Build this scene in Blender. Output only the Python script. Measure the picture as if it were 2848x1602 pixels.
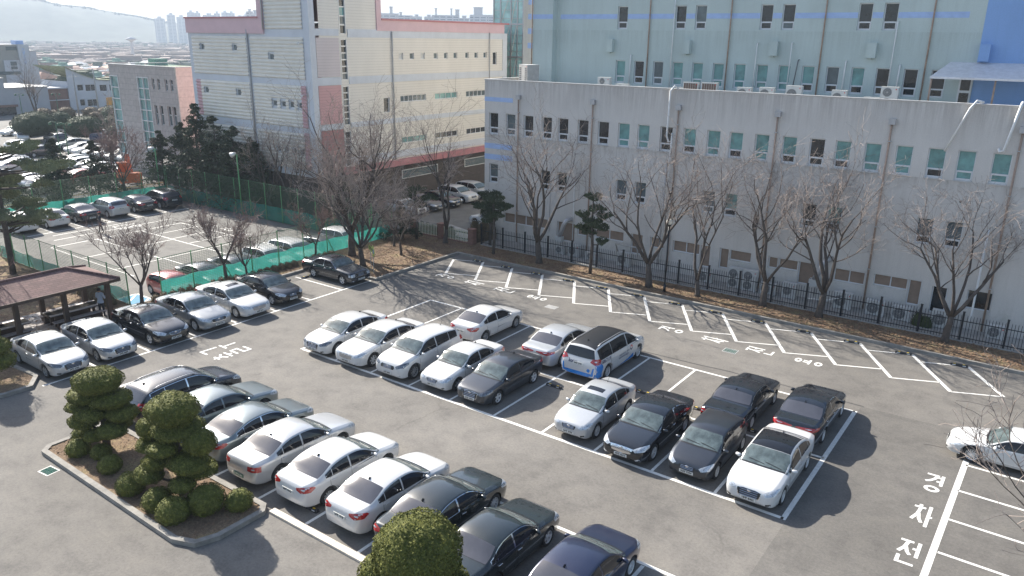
import bpy, bmesh, math, random
import numpy as np
from mathutils import Vector, Matrix, noise
from mathutils.bvhtree import BVHTree
for _o in list(bpy.data.objects): bpy.data.objects.remove(_o)
SC = bpy.context.scene; C = SC.collection
R = math.radians; PI = math.pi

# ---------------------------------------------------------------- camera
CAM_F, CAM_P, CAM_R, CAM_Y = 2159.66, 0.310748881, 0.0138306876, -0.621655768   # focal (px of 2848), pitch, roll, yaw
CAM_POS = Vector((29.4984, -23.1867, 14.9200))
_f = Vector((math.cos(CAM_P)*math.sin(CAM_Y), math.cos(CAM_P)*math.cos(CAM_Y), -math.sin(CAM_P)))
_r = Vector((math.cos(CAM_Y), -math.sin(CAM_Y), 0)); _u = _r.cross(_f)
_r2 = _r*math.cos(CAM_R) + _u*math.sin(CAM_R); _u2 = -_r*math.sin(CAM_R) + _u*math.cos(CAM_R)
cam = bpy.data.cameras.new('camera'); cam_ob = bpy.data.objects.new('camera', cam); C.objects.link(cam_ob)
cam.sensor_width = 36.0; cam.lens = 36.0*CAM_F/2848.0; cam.clip_start = 0.3; cam.clip_end = 9000
cam_ob.matrix_world = Matrix(((_r2.x,_u2.x,-_f.x,CAM_POS.x),(_r2.y,_u2.y,-_f.y,CAM_POS.y),(_r2.z,_u2.z,-_f.z,CAM_POS.z),(0,0,0,1)))
SC.camera = cam_ob

# ---------------------------------------------------------------- sun, sky, exposure
SUN_EL = R(34.5)
SUN_AZ = math.atan2(math.sin(R(169.0)), math.cos(R(169.0)))      # direction towards the sun, from +X
sun_dir = Vector((math.cos(SUN_EL)*math.cos(SUN_AZ), math.cos(SUN_EL)*math.sin(SUN_AZ), math.sin(SUN_EL)))
sl = bpy.data.lights.new('sun', 'SUN'); sl.energy = 5.0; sl.angle = R(0.5); sl.color = (1.0, 0.945, 0.86)
sun = bpy.data.objects.new('sun', sl); C.objects.link(sun)
sun.rotation_euler = sun_dir.to_track_quat('Z', 'Y').to_euler()
W = bpy.data.worlds.new('World'); SC.world = W; W.use_nodes = True
nt = W.node_tree; bg = nt.nodes['Background']
sky = nt.nodes.new('ShaderNodeTexSky'); sky.sky_type = 'NISHITA'; sky.sun_disc = False
sky.sun_elevation = SUN_EL; sky.sun_rotation = PI/2 - SUN_AZ
sky.altitude = 20; sky.air_density = 1.0; sky.dust_density = 1.5; sky.ozone_density = 1.1
nt.links.new(sky.outputs[0], bg.inputs[0]); bg.inputs[1].default_value = 0.105
SC.view_settings.view_transform = 'Standard'; SC.view_settings.look = 'None'
SC.view_settings.exposure = 1.15; SC.view_settings.gamma = 1.0
HAZE = 0.00036
SC.cycles.volume_bounces = 0; SC.cycles.max_bounces = 6; SC.cycles.transparent_max_bounces = 12
SC.cycles.volume_step_rate = 10; SC.cycles.use_denoising = True

# ---------------------------------------------------------------- tags
def tag(o, label=None, cat=None, group=None, kind=None):
    if label: o['label'] = label
    if cat: o['category'] = cat
    if group: o['group'] = group
    if kind: o['kind'] = kind
    return o
def thing(name, loc=(0,0,0), rz=0.0, label=None, cat=None, group=None):
    o = bpy.data.objects.new(name, None); C.objects.link(o)
    o.location = loc; o.rotation_euler = (0,0,rz); o.empty_display_size = 0.2
    return tag(o, label, cat, group)
def link_mesh(name, me, parent=None, mat=None):
    o = bpy.data.objects.new(name, me); C.objects.link(o)
    if mat is not None:
        if not isinstance(mat, (list, tuple)): mat = [mat]
        me.materials.clear()
        for m in mat: me.materials.append(m)
    if parent is not None: o.parent = parent
    return o
def copy_tree(o, parent=None, **kw):
    c = o.copy(); C.objects.link(c)
    c.parent = parent
    for ch in o.children: copy_tree(ch, c)
    return c

# ---------------------------------------------------------------- mesh builder
class MB:
    def __init__(s): s.v=[]; s.f=[]; s.m=[]
    def add(s, vs, fs, m=0):
        b=len(s.v); s.v += [tuple(v) for v in vs]; s.f += [tuple(b+i for i in f) for f in fs]; s.m += [m]*len(fs)
    def box(s, x0,x1,y0,y1,z0,z1, m=0):
        s.add([(x0,y0,z0),(x1,y0,z0),(x1,y1,z0),(x0,y1,z0),(x0,y0,z1),(x1,y0,z1),(x1,y1,z1),(x0,y1,z1)],
              [(0,3,2,1),(4,5,6,7),(0,1,5,4),(1,2,6,5),(2,3,7,6),(3,0,4,7)], m)
    def obox(s, c, ax, ay, az, m=0):      # oriented box: centre and three half-axes
        c,ax,ay,az = Vector(c),Vector(ax),Vector(ay),Vector(az)
        P=[c+sx*ax+sy*ay+sz*az for sz in(-1,1) for sx,sy in((-1,-1),(1,-1),(1,1),(-1,1))]
        s.add(P, [(0,3,2,1),(4,5,6,7),(0,1,5,4),(1,2,6,5),(2,3,7,6),(3,0,4,7)], m)
    def quad(s, a,b,c,d, m=0): s.add([a,b,c,d],[(0,1,2,3)],m)
    def prism(s, poly, z0, z1, m=0):
        n=len(poly); s.add([(x,y,z0) for x,y in poly]+[(x,y,z1) for x,y in poly],
            [tuple(range(n-1,-1,-1)), tuple(range(n,2*n))]+[(i,(i+1)%n,n+(i+1)%n,n+i) for i in range(n)], m)
    def sheet(s, poly, z, m=0): s.add([(x,y,z) for x,y in poly],[tuple(range(len(poly)))],m)
    def tube(s, pts, rad, n=6, m=0, caps=True):
        pts=[Vector(p) for p in pts]; k=len(pts)
        if not isinstance(rad,(list,tuple)): rad=[rad]*k
        vs=[]; up=None
        for i,p in enumerate(pts):
            d=(pts[min(i+1,k-1)]-pts[max(i-1,0)])
            if d.length<1e-9: d=Vector((0,0,1))
            d.normalize()
            if up is None:
                up=Vector((0,0,1)) if abs(d.z)<.9 else Vector((1,0,0))
            a=d.cross(up)
            if a.length<1e-6: a=d.cross(Vector((0.3,1,0.1)))
            a.normalize(); b=a.cross(d); up=b if abs(b.dot(d))<.9 else up
            for j in range(n):
                t=2*PI*j/n; vs.append(p+(a*math.cos(t)+b*math.sin(t))*rad[i])
        fs=[]
        for i in range(k-1):
            for j in range(n):
                fs.append((i*n+j,i*n+(j+1)%n,(i+1)*n+(j+1)%n,(i+1)*n+j))
        if caps: fs.append(tuple(range(n-1,-1,-1))); fs.append(tuple((k-1)*n+j for j in range(n)))
        s.add(vs,fs,m)
    def cyl(s, c, r, h, n=16, m=0, r2=None, axis='z'):
        r2=r if r2 is None else r2
        d={'z':Vector((0,0,h)),'x':Vector((h,0,0)),'y':Vector((0,h,0))}[axis]
        s.tube([Vector(c),Vector(c)+d],[r,r2],n,m)
    def lathe(s, c, prof, n=16, m=0, axis='z'):
        vs=[];k=len(prof)
        for r,h in prof:
            for j in range(n):
                t=2*PI*j/n; a,b=r*math.cos(t),r*math.sin(t)
                vs.append((c[0]+a,c[1]+b,c[2]+h) if axis=='z' else ((c[0]+a,c[1]+h,c[2]+b) if axis=='y' else (c[0]+h,c[1]+a,c[2]+b)))
        fs=[(i*n+j,i*n+(j+1)%n,(i+1)*n+(j+1)%n,(i+1)*n+j) for i in range(k-1) for j in range(n)]
        s.add(vs,fs,m)
    def mesh(s, name, smooth=False):
        me=bpy.data.meshes.new(name); me.from_pydata(s.v,[],s.f)
        if any(s.m): me.polygons.foreach_set('material_index', s.m)
        if smooth: me.polygons.foreach_set('use_smooth',[True]*len(me.polygons))
        me.update(); return me
    def build(s, name, mat, parent=None, smooth=False): return link_mesh(name, s.mesh(name,smooth), parent, mat)

def stripe(mb, a, b, w, z, m=0):
    a=Vector(a);b=Vector(b);d=(b-a).normalized();n=Vector((-d.y,d.x))*w/2
    mb.quad((*(a+n),z),(*(a-n),z),(*(b-n),z),(*(b+n),z),m)

# ---------------------------------------------------------------- materials
def new_mat(name):
    m=bpy.data.materials.new(name); m.use_nodes=True; return m, m.node_tree, m.node_tree.nodes['Principled BSDF']
def ramp(nt, fac, stops):
    r=nt.nodes.new('ShaderNodeValToRGB'); e=r.color_ramp.elements
    while len(e)<len(stops): e.new(.5)
    for i,(p,c) in enumerate(stops): e[i].position=p; e[i].color=(*c,1) if len(c)==3 else c
    nt.links.new(fac,r.inputs[0]); return r.outputs[0]
def noise_tex(nt, scale, detail=4, rough=.6, vec=None, dist=0):
    n=nt.nodes.new('ShaderNodeTexNoise'); n.inputs['Scale'].default_value=scale; n.inputs['Detail'].default_value=detail
    n.inputs['Roughness'].default_value=rough; n.inputs['Distortion'].default_value=dist
    if vec is not None: nt.links.new(vec,n.inputs['Vector'])
    return n.outputs[0]
def mapped(nt, src='Object', scale=(1,1,1), rot=(0,0,0)):
    t=nt.nodes.new('ShaderNodeTexCoord'); m=nt.nodes.new('ShaderNodeMapping')
    m.inputs['Scale'].default_value=scale; m.inputs['Rotation'].default_value=rot
    nt.links.new(t.outputs[src],m.inputs[0]); return m.outputs[0]
def mixc(nt, fac, a, b, mode='MIX'):
    x=nt.nodes.new('ShaderNodeMix'); x.data_type='RGBA'; x.blend_type=mode
    for s,v in ((0,fac),(6,a),(7,b)):
        if isinstance(v,(int,float)): x.inputs[s].default_value=v
        elif isinstance(v,tuple): x.inputs[s].default_value=(*v,1) if len(v)==3 else v
        else: nt.links.new(v,x.inputs[s])
    return x.outputs[2]
def bump(nt, p, h, strength=.3, dist=.02):
    b=nt.nodes.new('ShaderNodeBump'); b.inputs['Strength'].default_value=strength; b.inputs['Distance'].default_value=dist
    nt.links.new(h,b.inputs['Height']); nt.links.new(b.outputs[0],p.inputs['Normal'])
def M(name, col, rough=.8, metal=0, var=.12, scale=3., bs=0, bscale=40, coat=0, spec=.5, vs=(1,1,1)):
    m,nt,p=new_mat(name)
    p.inputs['Roughness'].default_value=rough; p.inputs['Metallic'].default_value=metal
    p.inputs['Specular IOR Level'].default_value=spec; p.inputs['Coat Weight'].default_value=coat; p.inputs['Coat Roughness'].default_value=.04
    if var:
        v=mapped(nt,'Object',vs); n=noise_tex(nt,scale,5,.65,v)
        c=ramp(nt,n,[(.3,tuple(x*(1-var) for x in col)),(.7,tuple(min(1,x*(1+var)) for x in col))])
        nt.links.new(c,p.inputs['Base Color'])
    else: p.inputs['Base Color'].default_value=(*col,1)
    if bs: bump(nt,p,noise_tex(nt,bscale,3,.6,mapped(nt)),bs)
    return m

def asphalt_mat(name, base, seed=0):
    m,nt,p=new_mat(name); v=mapped(nt,'Object')
    big=noise_tex(nt,.12,4,.6,v); mid=noise_tex(nt,.9,5,.7,v); fine=noise_tex(nt,11,6,.85,v)
    streak=noise_tex(nt,.6,5,.7,mapped(nt,'Object',(.35,1.6,1),(0,0,.3)))
    a=ramp(nt,big,[(.35,tuple(x*.86 for x in base)),(.68,tuple(x*1.12 for x in base))])
    b=ramp(nt,mid,[(.28,(.72,.72,.73)),(.52,(1,1,1)),(.75,(1.14,1.13,1.10))])
    c=ramp(nt,fine,[(.32,(.52,.52,.53)),(.5,(1,1,1)),(.70,(1.42,1.40,1.37))])
    d=ramp(nt,streak,[(.3,(.86,.86,.87)),(.5,(1,1,1))])
    x=mixc(nt,1.0,a,b,'MULTIPLY'); x=mixc(nt,.55,x,c,'MULTIPLY'); x=mixc(nt,.9,x,d,'MULTIPLY')
    # hairline cracks and patches of finer sealed surface
    vo=nt.nodes.new('ShaderNodeTexVoronoi'); vo.feature='DISTANCE_TO_EDGE'; vo.inputs['Scale'].default_value=.16
    dv=nt.nodes.new('ShaderNodeVectorMath'); dv.operation='ADD'
    nn=nt.nodes.new('ShaderNodeTexNoise'); nn.inputs['Scale'].default_value=.7; nn.inputs['Detail'].default_value=6
    nt.links.new(v,nn.inputs['Vector']); nt.links.new(v,dv.inputs[0]); nt.links.new(nn.outputs['Color'],dv.inputs[1]); nt.links.new(dv.outputs[0],vo.inputs['Vector'])
    cr=ramp(nt,vo.outputs[0],[(0,(.62,.62,.62)),(.0035,(.85,.85,.85)),(.008,(1,1,1))])
    gate=noise_tex(nt,.15,2,.5,v); g=ramp(nt,gate,[(.56,(0,0,0)),(.70,(.55,.55,.55))])
    x=mixc(nt,g,x,mixc(nt,1.0,x,cr,'MULTIPLY'))
    st=noise_tex(nt,.42,4,.75,mapped(nt,'Object',(1,1,1),(0,0,1.1))); so=ramp(nt,st,[(.64,(1,1,1)),(.73,(.74,.74,.75)),(.8,(.66,.66,.67))])
    x=mixc(nt,.8,x,so,'MULTIPLY')
    nt.links.new(x,p.inputs['Base Color']); p.inputs['Roughness'].default_value=.88; p.inputs['Specular IOR Level'].default_value=.35
    bump(nt,p,noise_tex(nt,55,3,.7,v),.35,.01); return m

def soil_mat(name):
    m,nt,p=new_mat(name); v=mapped(nt,'Object')
    n1=noise_tex(nt,.8,5,.7,v); n2=noise_tex(nt,9,5,.8,mapped(nt,'Object',(1,1,1),(0,0,.4))); n3=noise_tex(nt,40,3,.8,v)
    a=ramp(nt,n1,[(.3,(.15,.098,.062)),(.5,(.24,.165,.105)),(.62,(.27,.205,.11)),(.75,(.22,.19,.09))])
    b=ramp(nt,n2,[(.3,(.45,.42,.40)),(.5,(1,1,1)),(.7,(1.45,1.38,1.25))])
    c=ramp(nt,n3,[(.35,(.55,.55,.55)),(.65,(1.3,1.3,1.25))])
    x=mixc(nt,1.0,a,b,'MULTIPLY'); x=mixc(nt,.7,x,c,'MULTIPLY')
    nt.links.new(x,p.inputs['Base Color']); p.inputs['Roughness'].default_value=.95
    bump(nt,p,n2,.9,.08); return m

def wall_mat(name, col, stain=.5, low=None, vscale=1.0, bands=()):
    """weathered painted render: vertical rain streaks, mottling and fine grain"""
    m,nt,p=new_mat(name)
    n1=noise_tex(nt,.35,5,.6,mapped(nt)); st=noise_tex(nt,1.0,6,.75,mapped(nt,'Object',(2.6*vscale,2.6*vscale,.16)))
    fine=noise_tex(nt,14,4,.7,mapped(nt))
    a=ramp(nt,n1,[(.3,tuple(x*.93 for x in col)),(.7,tuple(min(1,x*1.05) for x in col))])
    s=ramp(nt,st,[(.36,(1-.35*stain,1-.36*stain,1-.38*stain)),(.52,(1,1,1))])
    f=ramp(nt,fine,[(.3,(.93,.93,.93)),(.7,(1.04,1.04,1.04))])
    x=mixc(nt,1.0,a,s,'MULTIPLY'); x=mixc(nt,1.0,x,f,'MULTIPLY')
    if bands:   # grime running down from the coping and from under the sills
        sp=nt.nodes.new('ShaderNodeSeparateXYZ'); nt.links.new(mapped(nt),sp.inputs[0])
        run=ramp(nt,noise_tex(nt,1.0,6,.8,mapped(nt,'Object',(5.,5.,.22))),[(.42,(1,1,1)),(.62,(0,0,0))])
        blotch=ramp(nt,noise_tex(nt,1.3,6,.8,mapped(nt,'Object',(1,1,.7))),[(.50,(0,0,0)),(.66,(1,1,1))])
        for z0,z1,c,kind in bands:
            mr=nt.nodes.new('ShaderNodeMapRange'); mr.inputs[1].default_value=z0; mr.inputs[2].default_value=z1; nt.links.new(sp.outputs[2],mr.inputs[0])
            up=nt.nodes.new('ShaderNodeMath'); up.operation='LESS_THAN'; up.inputs[1].default_value=z1+.01; nt.links.new(sp.outputs[2],up.inputs[0])
            m1=nt.nodes.new('ShaderNodeMath'); m1.operation='MULTIPLY'; nt.links.new(mr.outputs[0],m1.inputs[0]); nt.links.new(up.outputs[0],m1.inputs[1])
            m2=nt.nodes.new('ShaderNodeMath'); m2.operation='MULTIPLY'; nt.links.new(m1.outputs[0],m2.inputs[0]); nt.links.new(run if kind=='r' else blotch,m2.inputs[1])
            x=mixc(nt,m2.outputs[0],x,mixc(nt,1.0,x,c,'MULTIPLY'))
    nt.links.new(x,p.inputs['Base Color']); p.inputs['Roughness'].default_value=.9
    bump(nt,p,fine,.15,.01); return m

def brick_mat(name, c1, c2, mortar, scale=1., bw=.2, rh=.07, msize=.008, rot=(R(90),0,0), rough=.85):
    m,nt,p=new_mat(name); v=mapped(nt,'Object',(1,1,1),rot)
    b=nt.nodes.new('ShaderNodeTexBrick'); nt.links.new(v,b.inputs['Vector'])
    b.inputs['Color1'].default_value=(*c1,1); b.inputs['Color2'].default_value=(*c2,1); b.inputs['Mortar'].default_value=(*mortar,1)
    b.inputs['Scale'].default_value=scale; b.inputs['Brick Width'].default_value=bw; b.inputs['Row Height'].default_value=rh; b.inputs['Mortar Size'].default_value=msize
    n=noise_tex(nt,2.5,5,.7,mapped(nt)); x=mixc(nt,.8,b.outputs[0],ramp(nt,n,[(.3,(.75,.75,.75)),(.7,(1.12,1.12,1.12))]),'MULTIPLY')
    nt.links.new(x,p.inputs['Base Color']); p.inputs['Roughness'].default_value=rough; return m

def glass_mat(name, col, rough=.08, spec=.6, var=.25, scale=1.2):
    return M(name,col,rough,0,var,scale,spec=spec)
def paint_mat(name, col, metal=.25, rough=.32, dust=.12):
    m,nt,p=new_mat(name); v=mapped(nt)
    n=noise_tex(nt,2.2,4,.6,v); d=ramp(nt,n,[(.35,col),(.85,tuple(x*(1-dust)+.16*dust for x in col))])
    nt.links.new(d,p.inputs['Base Color']); p.inputs['Metallic'].default_value=metal; p.inputs['Roughness'].default_value=rough
    p.inputs['Coat Weight'].default_value=1; p.inputs['Coat Roughness'].default_value=.06; return m

MT = {}
MT['asphalt']=asphalt_mat('asphalt',(.172,.160,.143)); MT['asphalt_low']=asphalt_mat('asphalt_far',(.165,.158,.145)); MT['asphalt_new']=asphalt_mat('newer_asphalt',(.140,.131,.118))
MT['soil']=soil_mat('dry_soil')
MT['line']=M('road_paint',(.74,.72,.67),.7,var=.13,scale=7)
def _worn():
    m=MT['line']; nt=m.node_tree; p=nt.nodes['Principled BSDF']
    src=p.inputs['Base Color'].links[0].from_socket
    n=noise_tex(nt,9,6,.85,mapped(nt)); f=ramp(nt,n,[(.56,(0,0,0)),(.66,(.85,.85,.85))])
    nt.links.new(mixc(nt,f,src,(.30,.29,.27)),p.inputs['Base Color'])
_worn()
MT['kerb']=M('kerb_stone',(.25,.235,.21),.85,var=.28,scale=2.5,bs=.2)
MT['kerb_cream']=M('kerb_cream',(.62,.55,.46),.8,var=.15,scale=3)
MT['conc']=M('concrete',(.33,.32,.30),.9,var=.18,scale=1.2,bs=.15)
MT['rubber']=M('black_rubber',(.025,.025,.027),.6,var=.2)
MT['yellow']=M('yellow_reflector',(.75,.52,.06),.5,var=0)
MT['white']=M('white_plastic',(.72,.72,.70),.45,var=.06)
MT['alu']=M('window_aluminium',(.60,.61,.61),.4,.2,var=.05)
MT['steel']=M('galvanised_steel',(.45,.45,.46),.45,.6,var=.1)
MT['rust']=M('rusty_pipe',(.36,.26,.20),.7,.1,var=.25,scale=4)
MT['pvc']=M('grey_pipe',(.40,.39,.37),.6,var=.15)
MT['chrome']=M('chrome',(.75,.76,.78),.12,1,var=0)
MT['glass_dark']=glass_mat('car_side_glass',(.012,.013,.016),.05,.6)
MT['glass_shield']=glass_mat('windscreen_glass',(.095,.122,.122),.06,.9,.5,2.6)  # base lifted so the sky's reflection sits in the glass colour
MT['glass_rear']=glass_mat('rear_glass',(.06,.062,.075),.10,.8,.2)
MT['lamp']=M('headlamp_lens',(.50,.53,.56),.12,.2,var=.5,scale=14,coat=1)
MT['lamp_dark']=M('dark_headlamp',(.14,.15,.17),.12,.3,var=.6,scale=14,coat=1)
MT['red']=M('tail_lamp_red',(.36,.012,.014),.18,0,var=.35,scale=12,coat=1)
MT['amber']=M('amber_lens',(.6,.16,.03),.2,var=0)
MT['black_trim']=M('black_trim',(.014,.014,.015),.4,var=.1)
MT['seam']=M('door_gap',(.02,.02,.02),.9,var=0)
MT['tyre']=M('tyre',(.022,.022,.023),.85,var=.2,scale=12)
MT['rim']=M('alloy_rim',(.62,.63,.64),.35,.35,var=.1)
MT['rim_dark']=M('dark_rim',(.30,.31,.32),.4,.35,var=.1)
MT['plate']=M('number_plate',(.66,.66,.62),.5,var=.04)
MT['plate_green']=M('green_number_plate',(.10,.22,.14),.5,var=.04)
MT['ink']=M('black_lettering',(.02,.02,.02),.6,var=0)
# ---------------------------------------------------------------- ground and setting
LOW=-1.0
def st(name, mb, mat, smooth=False):
    o=mb.build(name,mat,None,smooth); o['kind']='structure'; return o
def GZ(x):      # the land falls away to the town beyond the far car park
    t=min(1,max(0,(-205-x)/150)); t=t*t*(3-2*t); return LOW-.06-11.0*t
g_=MB(); XS=[600,-200]+[-205-150*i/12 for i in range(13)]+[-1500,-5200]
for i in range(len(XS)-1):
    for j in range(8):
        y0,y1=-3000+j*1025,-3000+(j+1)*1025; g_.quad((XS[i+1],y0,GZ(XS[i+1])),(XS[i],y0,GZ(XS[i])),(XS[i],y1,GZ(XS[i])),(XS[i+1],y1,GZ(XS[i+1])))
st('ground',g_,M('far_ground',(.15,.145,.13),.95,var=.35,scale=.02))
# the upper car park on its terrace
p_=MB()
TER=[(-10.6,-11.9),(-10.6,10.4),(-5.4,10.4),(-5.4,18.7),(80,18.7),(80,-90),(-70,-90),(-70,-11.9)]
p_.prism(TER,-1.6,0.0); st('car_park_asphalt',p_,MT['asphalt'])
s_=MB()
s_.prism([(-12.8,-1.6),(-12.8,21.95),(-6.2,21.95),(-6.2,24.0),(80,24.0),(80,21.8),(80,18.72),(-5.42,18.72),(-5.42,10.42),(-10.62,10.42),(-10.62,-11.88),(-70,-11.88),(-70,-1.6)],-1.55,0.03)
st('soil_strip',s_,MT['soil'])
# trench strip of concrete behind the black fence
t_=MB(); t_.prism([(-5.9,21.95),(80,21.95),(80,23.98),(-5.9,23.98)],-1.5,.06); st('concrete_strip',t_,MT['conc'])
# lower car park with the green fence and the road in front of the pink hall
l_=MB(); l_.sheet([(-44.6,-30),(-12.85,-30),(-12.85,19.75),(-44.6,19.75)],LOW); st('lower_car_park',l_,MT['asphalt_low'])
r_=MB(); r_.sheet([(-24.9,21.6),(-3,21.6),(-3,70),(-24.9,70)],LOW-.004); r_.sheet([(-175,-30),(-44.64,-30),(-44.64,26.4),(-49,40),(-49,46),(-175,46)],LOW-.008)
st('road',r_,MT['asphalt_low'])
hs=MB(); hs.sheet([(-44.6,19.8),(-25.3,19.8),(-25.3,22.7),(-44.6,22.7)],LOW+.15); hs.sheet([(-25.3,19.8),(-12.9,19.8),(-12.9,21.55),(-25.3,21.55)],LOW+.15)
st('soil_bank',hs,MT['soil'])
pv=MB(); pv.prism([(-12.2,22.6),(-7.2,22.6),(-7.2,26.2),(-14.2,28.4),(-15.6,26.2)],LOW-.02,LOW+.13); st('pavement',pv,MT['conc'])

# kerbs: real steps round the planted strips
def kerb(name, pts, w=.16, h=.14, mat='kerb', closed=False):
    mb=MB(); P=[Vector(p) for p in pts]; n=len(P)
    L=[];Rr=[]
    for i in range(n):
        a=P[i-1] if (i>0 or closed) else None; b=P[(i+1)%n] if (i<n-1 or closed) else None
        d1=(P[i]-a).normalized() if a is not None else (b-P[i]).normalized()
        d2=(b-P[i]).normalized() if b is not None else d1
        nn=(Vector((-d1.y,d1.x))+Vector((-d2.y,d2.x))); nn/=max(.3,nn.length_squared/2)
        L.append(P[i]+nn*w/2); Rr.append(P[i]-nn*w/2)
    k=n if closed else n-1
    for i in range(k):
        j=(i+1)%n; a,b,c,d=L[i],Rr[i],Rr[j],L[j]
        mb.add([(*a,-.1),(*b,-.1),(*c,-.1),(*d,-.1),(*a,h),(*b,h),(*c,h),(*d,h)],[(4,5,6,7),(0,4,7,3),(1,2,6,5),(0,1,5,4),(2,3,7,6)])
    return st(name,mb,MT[mat])
kerb('kerb',[(80,18.72),(-5.4,18.72),(-5.4,10.45),(-10.62,10.42),(-10.62,-9.2)],.18,.15)
kerb('kerb',[(-10.62,-9.2),(-9.8,-9.75),(-6.7,-9.55),(-5.75,-10.2),(-5.75,-11.3),(-6.6,-12.3),(-70,-12.3)],.2,.15)
nl=MB(); nl.prism([(-10.5,-9.25),(-9.8,-9.65),(-6.75,-9.5),(-5.9,-10.25),(-5.9,-11.25),(-6.6,-12.2),(-70,-12.2),(-70,-9.25)],-.02,.10); st('soil_strip',nl,MT['soil'])
# island with the clipped trees
ISL=[(.62,-9.85),(.35,-10.1),(.35,-12.2),(.62,-12.5),(9.25,-12.62),(9.95,-12.35),(10.2,-11.7),(10.2,-10.1),(9.95,-9.85)]
im=MB(); im.prism([(x,y) for x,y in reversed(ISL)],-.02,.12); st('planted_island',im,MT['soil'])
kerb('kerb',list(reversed(ISL)),.2,.16,closed=True)
# long cream painted kerb behind the front row of cars
kc=MB(); 
for a,b in ((7.1,9.9),(10.32,40)):
    x=a
    while x<b-.05:
        e=min(b,x+1.5); kc.box(x,e-.012,-9.92,-9.68,-.05,.08); x=e
st('kerb',kc,MT['kerb_cream'])
ic=MB(); ic.prism([(15.2,-12.4),(19.5,-12.4),(19.5,-9.98),(15.2,-9.98)],-.02,.10); st('planted_island',ic,MT['soil'])

# newer, darker resurfacing on the right and a sealed joint across the lane
na=MB(); na.sheet([(24.1,10.35),(24.1,-4.0),(23.6,-22),(60,-22),(60,10.7),(27.4,10.45)],.0018); st('car_park_asphalt',na,MT['asphalt_new'])
MT['tar']=M('tar_seal',(.045,.043,.042),.6,var=.3,scale=3); MT['stain']=None
tj=MB(); P=[(12.9,10.22),(13.75,10.21),(14.96,10.26),(16.68,10.32),(18.03,10.46),(19.0,10.44),(20.4,10.5),(24.2,10.4)]
for i in range(len(P)-1): stripe(tj,P[i],P[i+1],.07,.0025)
st('sealed_joint',tj,MT['tar'])
def stain_mat():
    m,nt,p=new_mat('oil_stain'); t=nt.nodes.new('ShaderNodeTexCoord'); g=nt.nodes.new('ShaderNodeTexGradient'); g.gradient_type='SPHERICAL'; mp=nt.nodes.new('ShaderNodeMapping')
    mp.inputs['Location'].default_value=(-1,-1,0); mp.inputs['Scale'].default_value=(2,2,2); nt.links.new(t.outputs['Generated'],mp.inputs[0]); mp.inputs['Location'].default_value=(-1,-1,0); nt.links.new(mp.outputs[0],g.inputs[0])
    n=noise_tex(nt,3.5,5,.8,mapped(nt,'Object')); x=nt.nodes.new('ShaderNodeMath'); x.operation='MULTIPLY'; nt.links.new(g.outputs[1],x.inputs[0]); nt.links.new(ramp(nt,n,[(.38,(0,0,0)),(.62,(1,1,1))]),x.inputs[1])
    y=nt.nodes.new('ShaderNodeMath'); y.operation='MULTIPLY'; y.inputs[1].default_value=.75; y.use_clamp=True; nt.links.new(x.outputs[0],y.inputs[0])
    nt.links.new(y.outputs[0],p.inputs['Alpha']); p.inputs['Base Color'].default_value=(.035,.033,.032,1); p.inputs['Roughness'].default_value=.5; return m
MT['stain']=stain_mat(); rs=random.Random(31)
for k in range(46):
    if k<10: x,y=2.4*k+1.2+rs.gauss(0,.2),1.4+rs.gauss(0,.5)
    elif k<20: x,y=2.4*(k-10)+1.2+rs.gauss(0,.2),7.8+rs.gauss(0,.6)
    elif k<30: x,y=-7.2+rs.gauss(0,.4),-8.6+2.5*(k-22)+rs.gauss(0,.2)
    elif k<38: x,y=.9+2.41*(k-30),-6.3+rs.gauss(0,.5)
    else: x,y=rs.uniform(-4,28),rs.choice((rs.uniform(-4.3,-.6),rs.uniform(10.8,13.6),rs.uniform(-18,-13.5)))
    s=rs.uniform(.25,.75); o=MB(); o.sheet([(-s,-s*.7),(s,-s*.7),(s,s*.7),(-s,s*.7)],0); ob=o.build('oil_stain',MT['stain']); ob.location=(x,y,.0032+.0001*k/46); ob.rotation_euler=(0,0,rs.uniform(0,3)); ob['kind']='structure'
# ---- painted markings
ln=MB(); Z=.006
for x0,y0,x1,y1,w in [(0,0,24,0,.15),(0,9.67,24,9.67,.13),(0,4.84,24,4.84,.13),(0,-.07,0,9.73,.13),(24,-.07,24,9.73,.17)]:
    stripe(ln,(x0,y0),(x1,y1),w,Z)
for k in range(1,10):
    stripe(ln,(2.4*k,.08),(2.4*k,4.77),.11,Z); stripe(ln,(2.4*k,4.91),(2.4*k,9.60),.11,Z)
# left row
stripe(ln,(-5.58,-9.8),(-5.58,10.2),.13,Z)
for y in (-7.3,-4.75,-2.2,.28,2.82,5.3,7.76): stripe(ln,(-5.65,y),(-10.0,y),.11,Z)
# front row
stripe(ln,(-2.85,-4.84),(40,-4.9),.13,Z); stripe(ln,(-2.85,-4.83),(-2.85,-9.6),.16,Z)
for k in range(0,14):
    x=-.3+2.41*k
    stripe(ln,(x,-4.97),(x,-9.6),.12,Z)
# oblique bays by the trees
for k in range(-1,13):
    xt=-2.62+2.49*k; xb=xt+2.22; a=(xt,18.15); b=(xb,14.42)
    if k==-1: a=(xt+.46,17.36)
    if k==12: b=(28.98,15.27)
    stripe(ln,a,b,.17,Z)
    if k<12:
        # rear line of the next bay: from the divider to the front of the stop
        if k>=0: stripe(ln,(xt+.52,17.40),(xt+2.40,18.13),.10,Z)
        stripe(ln,(xb,14.42),(xb+1.94,15.26),.10,Z)
stripe(ln,(-4.6,17.35),(-2.75,18.1),.10,Z)
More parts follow.
